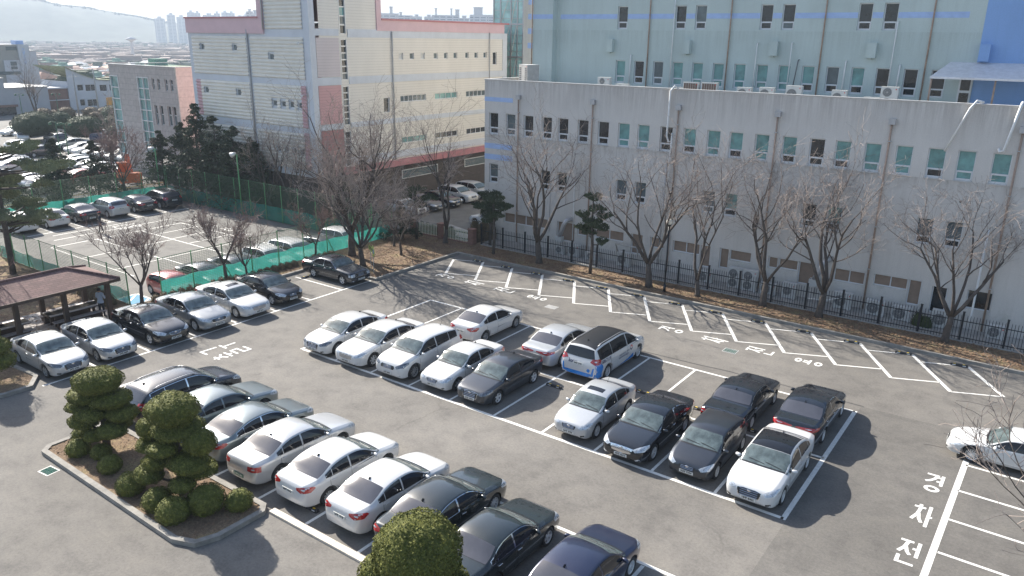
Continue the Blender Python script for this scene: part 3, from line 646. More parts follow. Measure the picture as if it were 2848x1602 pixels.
eR('corner_band',50.4,51.2,2.75,15.4,'band',.055)
eR('pink_parapet',31.05,50.6,15.45,16.38,'pink',.10); eR('pink_parapet',30.75,31.35,15.45,19.4,'pink',.12)
eR('parapet_flashing',31.35,51.4,16.38,16.55,'pink_edge',.2)
eR('pink_cornice',24.2,51.2,2.75,3.35,'pink_edge',.45)
for y in (32.65,): H_(pipe('drainpipe',hall,[(-24.85,y,2.9),(-24.85,y,15.4)],.07,'pvc'))
H_(pipe('drainpipe',hall,[(-24.85,47.85,2.9),(-24.85,47.85,15.5)],.05,'pvc'))
def hw(a,b,c,d,nv=1,split=0,up='grey_glass',**k): return H_(window(hall,a,b,c,d,XR,face=1,axis='y',nv=nv,split=split,up=up,depth=.16,**k))
for (c,d,n) in ((15.12,18.9,5),(11.2,14.66,6),(7.18,10.62,6),(3.4,6.6,5)):
    hgt=(d-c)/n
    fr=MB(); fr.box(XR-.2,XR+.03,26.24,26.32,c,d); fr.box(XR-.2,XR+.03,26.96,27.04,c,d)
    for i in range(n+1): fr.box(XR-.19,XR-.02,26.32,26.96,c+i*hgt-.05,c+i*hgt+.05)
    w=H_(fr.build('window',MT['alu'],hall))
    for i in range(n):
        g=MB(); g.box(XR-.18,XR-.13,26.32,26.96,c+i*hgt+.05,c+(i+1)*hgt-.05); g.build('pane',MT[('grey_glass','teal_glass','dark_glass')[(i*7+n)%3] if n==5 and c>15 else 'dark_glass' if i%3 else 'grey_glass'],w)
for i,(a,b) in enumerate(smallw): hw(a,b,12.86,13.46,up='unit' if i in (0,2) else 'grey_glass')
hw(48.6,49.35,12.12,13.47,up='dark_glass'); hw(31.4,32.2,7.98,9.37,up='dark_glass')
for i,(a,b) in enumerate(((33.7,37.4),(38.8,42.4),(43.85,47.4),(48.2,50.4))): hw(a,b,8.84,9.46,nv=(6,4,5,3)[i],up=('grey_glass','teal_glass','grey_glass','grey_glass')[i])
for i,(a,b) in enumerate(((33.75,37.4),(38.85,42.4),(43.9,47.4))): hw(a,b,4.84,5.44,nv=4,up=('teal_glass','dark_glass','dark_glass')[i])
# left (south) face, a plane y=22.8 : corrugated sheet in real ribs
def ribs(name,x0,x1,z0,z1,mat,holes=()):
    q=MB(); P=.30; n=int((z1-z0)/P); P=(z1-z0)/n
    for i in range(n):
        z=z0+i*P
        segs=[(x0,x1)]
        for h in holes:
            if h[2]-.05<z+P/2<h[3]+.05:
                segs=[s for a,b in segs for s in ((a,min(b,h[0]-.06)),(max(a,h[1]+.06),b)) if s[1]-s[0]>.02] if any(a<h[0]<b for a,b in segs) else segs
        for a,b in segs:
            q.quad((a,YL-.02,z),(b,YL-.02,z),(b,YL-.09,z+.07),(a,YL-.09,z+.07)); q.quad((a,YL-.09,z+.07),(b,YL-.09,z+.07),(b,YL-.10,z+.17),(a,YL-.10,z+.17)); q.quad((a,YL-.10,z+.17),(b,YL-.10,z+.17),(b,YL-.02,z+.23),(a,YL-.02,z+.23)); q.quad((a,YL-.02,z+.23),(b,YL-.02,z+.23),(b,YL-.02,z+P),(a,YL-.02,z+P))
    return H_(q.build(name,MT[mat],hall))
hL=[(-40.8,-40.15,13.5,14.1),(-35.68,-35.05,13.5,14.1),(-30.5,-29.8,12.78,13.38),(-40.8,-40.15,9.46,10.07),(-35.68,-35.02,9.46,10.08),(-30.5,-29.88,8.78,9.35),(-29.3,-28.66,8.77,9.34),(-28.14,-27.52,8.77,9.35),(-26.97,-26.36,8.79,9.33),(-30.36,-29.84,4.69,5.26),(-29.21,-28.70,4.75,5.26),(-28.1,-27.6,4.7,5.26),(-27.0,-26.5,4.7,5.26)]
H_(wall_xz('south_wall',-42.7,XR,2.75,15.4,YL,hL,MT['band'],hall,.2))
q=MB(); q.box(-31.6,XR,YL,YL+.1,15.4,19.4); H_(q.build('tower_wall',MT['band'],hall))
ribs('corrugated_panel',-42.1,-33.6,11.3,14.8,'rib',hL); ribs('corrugated_panel',-33.05,-25.75,11.28,14.8,'rib',hL); ribs('corrugated_panel',-41.3,-33.6,7.3,10.74,'rib',hL); ribs('corrugated_panel',-33.05,-26.42,7.1,10.74,'rib',hL)
ribs('pink_corrugated_panel',-42.05,-41.3,7.3,10.74,'rib_pink'); ribs('pink_corrugated_panel',-26.42,-25.72,7.1,10.74,'rib_pink',hL); ribs('pink_corrugated_panel',-26.38,-25.7,3.4,6.68,'rib_pink')
ribs('corrugated_panel',-42.1,-33.6,3.4,6.6,'rib',hL); ribs('corrugated_panel',-33.05,-26.38,3.4,6.6,'rib',hL); ribs('corrugated_panel',-30.7,-25.75,15.45,19.3,'rib')
for h in hL:
    H_(window(hall,h[0],h[1],h[2],h[3],YL,split=0,up='grey_glass',depth=.1,fr=.07,frame='alu'))
q=MB(); q.box(-42.75,-31.6,YL-.14,YL,15.05,16.35); H_(q.build('pink_parapet',MT['pink'],hall)); q=MB(); q.box(-42.85,-31.5,YL-.2,YL+.5,16.35,16.5); H_(q.build('parapet_flashing',MT['pink_edge'],hall))
q=MB(); q.box(-31.6,-30.9,YL-.15,YL,15.05,19.4); H_(q.build('pink_parapet',MT['pink'],hall))
q=MB(); q.box(-42.7,-42.5,YL+.01,51,2.75,16.3); q.box(-31.6,-31.4,YL+.1,31.0,16.2,19.4); q.box(-31.4,XR,30.9,31.0,16.2,19.4); H_(q.build('rear_wall',MT['pink'],hall))
q=MB(); q.box(-42.5,XR-.1,YL+.1,51,15.9,16.0); H_(q.build('roof',MT['roofing'],hall))
H_(pipe('drainpipe',hall,[(-33.35,YL-.1,2.8),(-33.35,YL-.1,15.4)],.08,'pvc')); H_(pipe('drainpipe',hall,[(-30.85,YL-.2,15.4),(-30.85,YL-.2,19.3)],.06,'pvc'))
q=MB(); q.box(-42.4,XR-.4,YL+.3,50.9,-1.05,2.8); H_(q.build('brick_base',MT['brick_hall'],hall))
for y in (34,44): 
    q=MB(); q.box(XR-.4,XR-.36,y,y+5.5,1.2,2.1); w=H_(q.build('window',MT['alu'],hall)); q=MB(); q.box(XR-.36,XR-.35,y+.1,y+5.4,1.28,2.02); q.build('pane',MT['grey_glass'],w)
for z in (14.3,9.9,6.1):
    q=MB(); q.lathe((-26.0,YL-.4,z),[(.01,-.12),(.1,-.08),(.12,0),(.12,.1),(.01,.12)],10); q.box(-26.03,-25.97,YL-.4,YL,z+.05,z+.1); H_(q.build('dome_camera',MT['white'],hall))

# ===== granite clad office
MT['granite']=brick_mat('granite_cladding',(.44,.40,.37),(.47,.43,.40),(.31,.285,.265),1.,1.1,.62,.02); MT['granite_warm']=brick_mat('warm_stone_cladding',(.60,.545,.47),(.63,.575,.50),(.46,.42,.36),1.,1.1,.62,.02,rot=(R(90),0,R(90)))
MT['curtain']=glass_mat('green_curtain_glass',(.12,.27,.26),.1,.9,.5,.8)
gr=thing('granite_office',(-58.7,26.5,-1),0,'grey granite office block with tall glass strips left of the pink hall','building')
def G_(o): o.matrix_parent_inverse=Matrix.Translation(-Vector(gr.location)); return o
gw=[(-56.57,-56.1,8.9,10.11),(-55.5,-55.0,8.9,10.11),(-53.98,-53.48,8.88,10.12),(-52.95,-52.42,8.88,10.12),(-56.65,-56.12,5.01,7.17),(-55.6,-54.95,5.01,7.17),(-54.05,-53.35,5.0,7.2),(-53.05,-52.35,5.0,7.2),(-59.6,-57.25,1.6,10.14),(-65.5,-63.8,1.0,10.1),(-57.0,-54.3,-1.0,1.9)]
G_(wall_xz('wall',-65.6,-51.8,-1.2,11.4,26.5,gw,MT['granite'],gr,.25))
for h in gw[:8]: G_(window(gr,h[0],h[1],h[2],h[3],26.5,split=.55,up='dark_glass',lo='grey_glass',frame='alu'))
for h,nv,n in ((gw[8],2,7),(gw[9],1,7)):
    fr=MB(); a,b,c,d=h[:4]; st_=(d-c)/n
    for i in range(nv+1): fr.box(a+(b-a)*i/nv-.05,a+(b-a)*i/nv+.05,26.45,26.6,c,d)
    for i in range(n+1): fr.box(a,b,26.44,26.6,c+i*st_-.05,c+i*st_+.05)
    w=G_(fr.build('window',MT['alu'],gr)); g=MB(); g.box(a,b,26.6,26.64,c,d); g.build('pane',MT['curtain'],w)
q=MB(); q.box(-65.75,-65.6,26.5,30,1.0,10.1); G_(q.build('side_glazing',MT['curtain'],gr))
q=MB(); q.box(-51.8,-51.6,26.52,36,-1.2,11.4); G_(q.build('side_wall',MT['granite_warm'],gr))
for z0,z1 in ((8.9,10.1),(5.0,7.1),(1.8,3.4)): G_(window(gr,28.6,29.9,z0,z1,-51.6+.03,face=1,axis='y',split=.5,up='grey_glass',depth=-.02,frame='alu'))
q=MB(); q.box(-65.6,-51.8,26.8,36,11.0,11.1); G_(q.build('roof',M('green_roof_coating',(.16,.20,.13),.9,var=.3),gr))
q=MB(); q.box(-65.7,-51.5,26.42,26.75,11.4,11.5); q.box(-51.8,-51.5,26.75,36,11.4,11.5); q.box(-65.7,-65.4,26.75,36,11.4,11.5); q.box(-65.7,-51.5,35.8,36,11,11.5); G_(q.build('parapet_cap',MT['cap'],gr))
q=MB(); q.box(-56.95,-54.35,28,28.2,-1,1.9); G_(q.build('entrance',MT['dark_glass'],gr))
q=MB(); q.box(-31.5,XR+.1,YL-.1,31.05,19.4,19.6); H_(q.build('tower_roof',MT['pink_edge'],hall))
# ---------------------------------------------------------------- cars
def pchip(keys):
    xs=np.array([k[0] for k in keys],float); ys=np.array([k[1] for k in keys],float)
    h=np.diff(xs); dl=np.diff(ys)/h; n=len(xs); d=np.zeros(n)
    for i in range(1,n-1):
        if dl[i-1]*dl[i]>0:
            w1=2*h[i]+h[i-1]; w2=h[i]+2*h[i-1]; d[i]=(w1+w2)/(w1/dl[i-1]+w2/dl[i])
    d[0]=dl[0]; d[-1]=dl[-1]
    def f(x):
        x=min(max(x,xs[0]),xs[-1]); i=min(int(np.searchsorted(xs,x,side='right'))-1,n-2); t=(x-xs[i])/h[i]
        return float(ys[i]*(1+2*t)*(1-t)**2+d[i]*h[i]*t*(1-t)**2+ys[i+1]*t*t*(3-2*t)+d[i+1]*h[i]*t*t*(t-1))
    return f
SH={}
SH['compact']=dict(L=4.56,W=1.80,fw=.195,wb=2.70,r=.32,
  top=[(0,.54),(.009,.69),(.035,.775),(.12,.875),(.215,.945),(.262,.975),(.40,1.335),(.46,1.415),(.54,1.445),(.62,1.435),(.70,1.385),(.80,1.215),(.865,1.085),(.93,1.065),(.972,1.045),(.99,.93),(1,.72)],
  belt=[(0,.48),(.009,.62),(.05,.73),(.14,.82),(.26,.885),(.5,.925),(.75,.98),(.88,.99),(.97,.97),(.99,.86),(1,.66)],
  wid=[(0,.60),(.008,.74),(.03,.86),(.08,.95),(.18,1),(.8,1),(.90,.965),(.965,.88),(.99,.78),(1,.66)],ws=(.268,.415),rw=(.715,.855),dlo=(.30,.80),bp=.56,cp=.735)
SH['mid']=dict(L=4.84,W=1.86,fw=.195,wb=2.80,r=.335,
  top=[(0,.56),(.009,.71),(.035,.80),(.12,.90),(.22,.97),(.275,1.0),(.40,1.36),(.46,1.445),(.54,1.475),(.62,1.465),(.70,1.40),(.79,1.215),(.85,1.10),(.93,1.075),(.972,1.05),(.99,.93),(1,.72)],
  belt=[(0,.50),(.009,.64),(.05,.75),(.14,.84),(.27,.91),(.5,.95),(.75,.99),(.88,1.0),(.97,.98),(.99,.86),(1,.66)],
  wid=[(0,.62),(.008,.76),(.03,.87),(.08,.955),(.18,1),(.8,1),(.90,.97),(.965,.90),(.99,.80),(1,.68)],ws=(.28,.415),rw=(.715,.84),dlo=(.305,.79),bp=.56,cp=.735)
SH['boxy']=dict(L=4.95,W=1.84,fw=.175,wb=2.80,r=.325,
  top=[(0,.62),(.008,.76),(.03,.86),(.12,.93),(.22,.98),(.285,1.01),(.385,1.36),(.43,1.425),(.52,1.45),(.62,1.44),(.675,1.38),(.77,1.13),(.80,1.07),(.90,1.055),(.975,1.03),(.992,.95),(1,.72)],
  belt=[(0,.50),(.008,.66),(.03,.78),(.14,.86),(.27,.92),(.5,.95),(.75,.97),(.88,.97),(.975,.95),(.992,.86),(1,.64)],
  wid=[(0,.80),(.008,.90),(.03,.94),(.08,.97),(.18,1),(.8,1),(.90,.98),(.965,.95),(.99,.90),(1,.82)],ws=(.29,.395),rw=(.68,.775),dlo=(.305,.755),bp=.53,cp=.70)
SH['old']=dict(L=4.50,W=1.71,fw=.185,wb=2.60,r=.31,
  top=[(0,.55),(.012,.68),(.04,.76),(.12,.86),(.22,.94),(.275,.98),(.40,1.34),(.46,1.415),(.54,1.445),(.62,1.435),(.69,1.37),(.78,1.15),(.825,1.075),(.92,1.055),(.975,1.03),(.99,.93),(1,.72)],
  belt=[(0,.48),(.012,.60),(.05,.70),(.14,.79),(.27,.88),(.5,.92),(.75,.96),(.88,.97),(.975,.95),(.99,.85),(1,.66)],
  wid=[(0,.68),(.008,.80),(.03,.89),(.08,.95),(.18,1),(.8,1),(.90,.975),(.965,.92),(.99,.84),(1,.74)],ws=(.282,.415),rw=(.70,.815),dlo=(.305,.775),bp=.55,cp=.72)
SH['suv']=dict(L=4.50,W=1.86,fw=.19,wb=2.67,r=.36,
  top=[(0,.62),(.012,.78),(.04,.90),(.10,1.0),(.20,1.075),(.245,1.11),(.37,1.50),(.43,1.60),(.54,1.645),(.70,1.63),(.84,1.575),(.885,1.52),(.955,1.18),(.975,1.08),(.99,.95),(1,.70)],
  belt=[(0,.52),(.012,.68),(.05,.82),(.14,.94),(.25,1.0),(.5,1.06),(.75,1.12),(.90,1.13),(.955,1.05),(.975,.98),(.99,.85),(1,.62)],
  wid=[(0,.66),(.008,.80),(.03,.90),(.08,.96),(.18,1),(.8,1),(.90,.98),(.965,.93),(.99,.86),(1,.78)],ws=(.25,.385),rw=(.895,.96),dlo=(.28,.87),bp=.54,cp=.74,steep=True)
SH['bigsuv']=dict(SH['suv'],L=4.78,W=1.89,wb=2.78)
SH['van']=dict(L=5.11,W=1.985,fw=.185,wb=3.06,r=.36,
  top=[(0,.62),(.012,.80),(.04,.92),(.09,1.02),(.155,1.10),(.19,1.14),(.33,1.58),(.39,1.69),(.52,1.745),(.75,1.745),(.90,1.70),(.935,1.64),(.965,1.25),(.98,1.05),(.992,.92),(1,.66)],
  belt=[(0,.52),(.012,.70),(.05,.84),(.12,.95),(.22,1.02),(.5,1.06),(.75,1.08),(.92,1.08),(.965,1.02),(.98,.96),(.992,.82),(1,.60)],
  wid=[(0,.66),(.008,.80),(.03,.90),(.08,.96),(.18,1),(.88,1),(.94,.98),(.975,.95),(.99,.90),(1,.84)],ws=(.195,.345),rw=(.94,.972),dlo=(.23,.925),bp=.42,cp=.70,steep=True)
SH['hatch']=dict(L=4.05,W=1.72,fw=.205,wb=2.57,r=.31,
  top=[(0,.54),(.012,.66),(.04,.76),(.12,.87),(.20,.95),(.245,.99),(.39,1.36),(.45,1.43),(.55,1.455),(.68,1.445),(.82,1.385),(.88,1.31),(.955,1.06),(.975,.98),(.99,.88),(1,.66)],
  belt=[(0,.48),(.012,.58),(.05,.69),(.14,.81),(.26,.90),(.5,.95),(.75,1.0),(.90,1.01),(.955,.94),(.975,.90),(.99,.80),(1,.60)],
  wid=[(0,.62),(.008,.76),(.03,.87),(.08,.95),(.18,1),(.82,1),(.91,.965),(.965,.90),(.99,.82),(1,.72)],ws=(.25,.40),rw=(.885,.955),dlo=(.285,.86),bp=.56,cp=.76,steep=True)
SH['coupe']=dict(L=4.40,W=1.76,fw=.205,wb=2.53,r=.325,
  top=[(0,.46),(.012,.56),(.04,.63),(.12,.74),(.23,.84),(.30,.89),(.43,1.23),(.49,1.30),(.56,1.325),(.64,1.30),(.72,1.23),(.82,1.06),(.89,.985),(.94,.99),(.972,.98),(.99,.86),(1,.66)],
  belt=[(0,.42),(.012,.50),(.05,.57),(.14,.69),(.28,.80),(.5,.85),(.75,.91),(.88,.93),(.97,.91),(.99,.80),(1,.60)],
  wid=[(0,.60),(.008,.74),(.03,.86),(.08,.95),(.18,1),(.8,1),(.90,.97),(.965,.89),(.99,.80),(1,.68)],ws=(.305,.45),rw=(.68,.86),dlo=(.34,.78),bp=.63,cp=.70,doors=1)

class Body:
    def __init__(s, kind, **ov):
        p=dict(SH[kind]); p.update(ov); s.p=p; s.L=p['L']; s.W=p['W']; s.r=p['r']
        s.top=pchip(p['top']); s.belt=pchip(p['belt']); s.wid=pchip(p['wid'])
        s.bot=pchip([(0,.30),(.03,.22),(.08,.18),(.9,.20),(.96,.25),(1,.36)])
        s.xf=s.L/2-p['fw']*s.L; s.xr=s.xf-p['wb']
    def X(s,f): return s.L/2-f*s.L
    def ring(s,f):
        zt,zb,z0=s.top(f),s.belt(f),s.bot(f); w=s.wid(f)*s.W/2; h=max(zt-zb,.01)
        c=.10*(1-math.exp(-h*.35/.10)); ze=zt-c; k=min(1,h/.38); k=k*k*(3-2*k)
        wb=w*.955; ye=wb-(.15*wb*(1-k)+.40*max(0,ze-zb)*k)
        pts=[(0,z0),(w*.6,z0),(w*.90,z0+.01)]
        for t in (.06,.18,.34,.52,.70,.86,.95): pts.append((w*(.94+.06*math.sin(PI*min(1,t/.86*.5)) if t<.5 else 1-.028*((t-.5)/.5)**2), z0+(zb-z0)*t))
        pts.append((wb,zb))
        for t in (.08,.3,.55,.8,.94): pts.append((wb+(ye-wb)*t+.022*math.sin(PI*t)*k, zb+(ze-zb)*t))
        pts.append((ye,ze))
        for t in (.93,.84,.68,.48,.25,0): pts.append((ye*t, zt-(zt-ze)*(t**2.6)))
        return pts
    def edge(s,f):
        zt,zb=s.top(f),s.belt(f); w=s.wid(f)*s.W/2; h=max(zt-zb,.01); c=.10*(1-math.exp(-h*.35/.10)); ze=zt-c
        k=min(1,h/.38); k=k*k*(3-2*k); wb=w*.955; return wb-(.15*wb*(1-k)+.40*max(0,ze-zb)*k), ze
    def make(s, simple=False):
        F=[0,.006,.014,.026,.045,.07,.10,.135,.17,.205,.235,.26,.285,.31,.335,.36,.385,.41,.435,.465,.50,.54,.58,.62,.655,.685,.71,.735,.76,.785,.81,.835,.86,.885,.91,.935,.955,.97,.982,.992,1]
        if simple: F=F[::2]+([1] if F[-1]!=F[::2][-1] else [])
        vs=[];N=None
        for f in F:
            r=s.ring(f); full=[(y,z) for y,z in r]+[(-y,z) for y,z in reversed(r[1:-1])]; N=len(full)
            vs+=[(s.X(f),y,z) for y,z in full]
        fs=[(i*N+j,(i+1)*N+j,(i+1)*N+(j+1)%N,i*N+(j+1)%N) for i in range(len(F)-1) for j in range(N)]
        fs.append(tuple(range(N))); fs.append(tuple((len(F)-1)*N+j for j in range(N-1,-1,-1)))
        me=bpy.data.meshes.new('body'); me.from_pydata(vs,[],fs); me.update()
        bm=bmesh.new(); bm.from_mesh(me); bmesh.ops.recalc_face_normals(bm,faces=bm.faces); bm.to_mesh(me)
        s.bvh=BVHTree.FromBMesh(bm); bm.free()
        # wheel arches: cut with four drums
        cb=MB()
        for x in (s.xf,s.xr):
            for sg in (-1,1):
                y0,y1=(s.W/2-.30,s.W/2+.1) if sg>0 else (-s.W/2-.1,-s.W/2+.30)
                cb.cyl((x,y0,s.r),s.r+.065,y1-y0,28,axis='y')
        cme=cb.mesh('c'); bm=bmesh.new(); bm.from_mesh(cme); bmesh.ops.recalc_face_normals(bm,faces=bm.faces); bm.to_mesh(cme); bm.free()
        a=bpy.data.objects.new('a',me); b=bpy.data.objects.new('b',cme); C.objects.link(a); C.objects.link(b)
        md=a.modifiers.new('b','BOOLEAN'); md.operation='DIFFERENCE'; md.object=b; md.solver='EXACT'
        dg=bpy.context.evaluated_depsgraph_get(); out=bpy.data.meshes.new_from_object(a.evaluated_get(dg))
        bpy.data.objects.remove(a); bpy.data.objects.remove(b)
        bm=bmesh.new(); bm.from_mesh(out)
        for f in bm.faces:
            f.smooth=True; f.material_index=0
            inside=any(all(math.hypot(v.co.x-x,v.co.z-s.r)<s.r+.0665 for v in f.verts) and min(abs(v.co.y) for v in f.verts)<s.W/2+.02 for x in (s.xf,s.xr))
            if inside and (abs(f.normal.y)<.5 or f.calc_center_median().y**2<(s.W/2-.28)**2): f.material_index=1; f.smooth=False
            if f.calc_center_median().z<s.bot(.5)+.015 and f.normal.z<-.7: f.material_index=1
        for e in bm.edges:
            if len(e.link_faces)==2 and e.calc_face_angle(0)>R(50): e.smooth=False
        bm.to_mesh(out); bm.free(); s.me=out; return out
    def patch(s, out, d, off=.006, step=.09, along=None, flat=False):
        """drape an outline on the body: out = 3-D points near the surface, d = casting direction"""
        d=Vector(d).normalized(); P=[Vector(p) for p in out]
        a=d.cross(Vector((0,0,1))); 
        if a.length<.1: a=Vector((0,1,0))
        a.normalize(); b=a.cross(d)
        bm=bmesh.new(); vs=[bm.verts.new(p) for p in P]; bm.faces.new(vs)
        for ax in (a,b):
            t=[p.dot(ax) for p in P]; lo,hi=min(t),max(t); n=int((hi-lo)/step)
            for i in range(1,n+1):
                c=lo+(hi-lo)*i/(n+1)
                bmesh.ops.bisect_plane(bm,geom=bm.verts[:]+bm.edges[:]+bm.faces[:],plane_co=ax*c,plane_no=ax)
        bmesh.ops.triangulate(bm,faces=[f for f in bm.faces if len(f.verts)>4])
        for v in bm.verts:
            h,n,_,_=s.bvh.ray_cast(v.co-d*1.5,d,4.)
            if h is None:
                h,n,_,_=s.bvh.find_nearest(v.co)
            v.co=h+n*off
        bmesh.ops.recalc_face_normals(bm,faces=bm.faces)
        f0=bm.faces[:][0]; 
        tot=sum((f.normal*f.calc_area() for f in bm.faces),Vector())
        if tot.dot(d)>0: bmesh.ops.reverse_faces(bm,faces=bm.faces)
        for f in bm.faces: f.smooth=True
        me=bpy.data.meshes.new('p'); bm.to_mesh(me); bm.free(); return me

def wheel_meshes(r, kind=0, w=.21):
    t=MB(); prof=[(r*.66,-w/2+.01),(r*.80,-w/2),(r*.94,-w/2+.005),(r,-w/2+.035),(r,w/2-.035),(r*.94,w/2-.005),(r*.80,w/2),(r*.66,w/2-.01)]
    t.lathe((0,0,0),prof,28,axis='y'); tyre=t.mesh('tyre',True)
    q=MB(); R0=r*.67
    q.lathe((0,0,0),[(R0,-.02),(R0,w/2-.012),(R0*.93,w/2-.022),(R0*.90,w/2-.05)],28,0,'y')
    q.lathe((0,0,0),[(.001,w/2-.075),(R0*.95,w/2-.075)],20,1,'y'); q.lathe((0,0,0),[(.001,w/2-.018),(.05,w/2-.02),(.065,w/2-.05)],12,0,'y')
    ns=(5,10,7,12,15)[kind%5]; sw=(.038,.020,.028,.017,.012)[kind%5]
    for i in range(ns):
        a=2*PI*i/ns; u=Vector((math.cos(a),0,math.sin(a))); v=Vector((-math.sin(a),0,math.cos(a)))
        A=u*.04+Vector((0,w/2-.035,0)); B=u*R0*.92+Vector((0,w/2-.03,0))
        q.add([A-v*sw,A+v*sw,B+v*sw*1.05,B-v*sw*1.05,A-v*sw-Vector((0,.03,0)),A+v*sw-Vector((0,.03,0)),B+v*sw-Vector((0,.03,0)),B-v*sw-Vector((0,.03,0))],[(0,1,2,3),(0,4,5,1),(1,5,6,2),(2,6,7,3),(3,7,4,0)],0)
    return tyre,q.mesh('rim')
WM={}
def get_wheel(r,kind):
    if (r,kind) not in WM: WM[(r,kind)]=wheel_meshes(r,kind)
    return WM[(r,kind)]
def mirror_mesh(sg,x,y,z):
    q=MB(); q.lathe((0,0,0),[(.001,-.11),(.05,-.10),(.075,-.05),(.082,0),(.078,.06),(.05,.10),(.001,.11)],10,0,'y')
    co=[(x+v[0]*.75+(-.02 if v[1]*sg>0 else 0), y+sg*.11+v[1], z+v[2]*.85) for v in q.v]; q.v=co
    q.tube([(x,y-sg*.03,z-.03),(x,y+sg*.05,z-.02)],.03,5)
    return q.mesh('mirror',True)
PAINTS={}
def paint(col,metal=.25,rough=.30,dust=.10):
    k=(col,metal,rough,dust)
    if k not in PAINTS: PAINTS[k]=paint_mat('car_paint',col,metal,rough,dust)
    return PAINTS[k]
WHITE=paint((.59,.59,.58),.0,.3,.03); SILVER=paint((.50,.51,.515),.35,.34,.05); DSILV=paint((.30,.315,.325),.4,.32,.05); GREY=paint((.105,.112,.125),.6,.32,.06)
DGREY=paint((.055,.060,.070),.7,.32,.07); BLACK=paint((.008,.010,.014),.0,.16,.02); NAVY=paint((.016,.022,.055),.3,.28,.04); BLUEGREY=paint((.19,.225,.235),.6,.32,.05)
BLUEBLACK=paint((.018,.024,.036),.2,.26,.05); RED=paint((.32,.035,.035),.2,.35,.10); GREENBLK=paint((.013,.020,.022),.1,.25,.05)
CAR0={}
def car(name,label,kind,loc,rz,pt,group='cars',cat='car',face=0,tail=0,wheel=0,plate=None,rim='rim',sunroof=False,blackroof=False,chrome=False,rails=False,antenna=True,pgreen=False,fog=True,proto=None,lamp='lamp',gcol='black_trim',glass=None,**ov):
    B=Body(kind,**ov); me=B.make(); p=B.p; L,Wd=B.L,B.W
    t=thing(name,loc,rz,label,cat,group)
    body=link_mesh('body',me,t,[pt,MT['seam']])
    def add(nm,mesh,mat,par=t): return link_mesh(nm,mesh,par,MT[mat] if isinstance(mat,str) else mat)
    def sgpts(pts,sg): return pts if sg>0 else [(x,-y,z) for x,y,z in reversed(pts)]
    # side glazing
    d0,d1=p['dlo']; nd=16
    def dlo(a,b,lo=.028,hi=.032,grow=0.):
        up=[];dn=[]
        for i in range(nd+1):
            f=a+(b-a)*i/nd; ye,ze=B.edge(f); zb=B.belt(f)
            zl,zh=zb+lo-grow,ze-hi+grow
            if zh-zl<.012: zl=zh=(zl+zh)/2; 
            up.append((B.X(f),.8,zh)); dn.append((B.X(f),.8,zl))
        pts=dn+list(reversed(up)); o=[]
        for q_ in pts:
            if not o or (Vector(q_)-Vector(o[-1])).length>.012: o.append(q_)
        if (Vector(o[0])-Vector(o[-1])).length<.012: o.pop()
        return o
    two=not p.get('doors'); 
    for sg in (1,-1):
        dd=(0,-sg,0)
        if chrome: add('window_trim',B.patch(sgpts(dlo(d0-.006,d1+.008,grow=.016),sg),dd,.003,.16),'chrome')
        spans=[(d0,p['bp']-.006),(p['bp']+.008,p['cp']),(p['cp']+.006,d1)]
        for a,b in spans:
            if b-a>.015: add('side_window',B.patch(sgpts(dlo(a,b),sg),dd,.007,.14),'glass_dark')
        # doors: a dark gap with the panel set just proud of it, handle as a sub-part
        bounds=[(p['dlo'][0]-.01,p['bp']),(p['bp']+.003,min(p['cp']+.03,.80))] if two else [(p['dlo'][0]-.03,p['bp']+.02)]
        for k,(a,b) in enumerate(bounds):
            def dr(g):
                z0=.30-g; pts=[]
                bb=b+g/L; aa=a-g/L
                rear_x=B.xr+B.r+.11
                n=8
                for i in range(n+1):
                    f=aa+(bb-aa)*i/n; pts.append((B.X(f),.9,B.belt(f)+.012+g))
                xb=B.X(bb)
                if xb<rear_x: pts += [(xb,.9,.72),(rear_x-.05-g,.9,.58),(rear_x+.03-g,.9,z0+.02)]
                else: pts += [(xb,.9,z0)]
                pts.append((B.X(aa),.9,z0)); return pts[::-1]
            add('door_gap',B.patch(sgpts(dr(.011),sg),dd,.0022,.11),'seam')
            door=add('door',B.patch(sgpts(dr(0),sg),dd,.006,.11),pt)
            f=b-.035; x=B.X(f); z=B.belt(f)-.10
            h,n_,_,_=B.bvh.ray_cast(Vector((x,sg*2,z)),Vector((0,-sg,0)))
            if h is not None:
                q=MB(); q.tube([(x+.10,h.y+sg*.006,z),(x+.08,h.y+sg*.03,z),(x-.08,h.y+sg*.03,z+.01),(x-.10,h.y+sg*.006,z+.01)],.013,6)
                link_mesh('handle',q.mesh('h',True),door,MT['chrome'] if chrome else pt)
        ye,_=B.edge(p['ws'][0]+.03); xm=B.X(p['ws'][0]+.055); zm=B.belt(p['ws'][0]+.05)+.05; hh,_,_,_=B.bvh.ray_cast(Vector((xm,sg*2,zm)),Vector((0,-sg,0)))
        ym=abs(hh.y) if hh is not None else Wd/2*.93
        link_mesh('mirror',mirror_mesh(sg,xm,sg*ym,zm),t,pt)
    # windscreen and rear glass
    def topglass(nm,f0,f1,mat,m0=.95,m1=.95,off=.007):
        n=6; a=[];b=[]
        for i in range(n+1):
            f=f0+(f1-f0)*i/n; m=m0+(m1-m0)*i/n; y=B.edge(f)[0]*m
            bow=0
            a.append((B.X(f),y,1.)); b.append((B.X(f),-y,1.))
        mid0=[(B.X(f0)+.05*(1-(y/B.edge(f0)[0]/m0)**2)*(1 if f0<.5 else -.3),y,1.) for y in np.linspace(-B.edge(f0)[0]*m0,B.edge(f0)[0]*m0,7)[1:-1]]
        mid1=[(B.X(f1)+.05*(1-(y/B.edge(f1)[0]/m1)**2)*(1 if f0<.5 else -1),y,1.) for y in np.linspace(B.edge(f1)[0]*m1,-B.edge(f1)[0]*m1,7)[1:-1]]
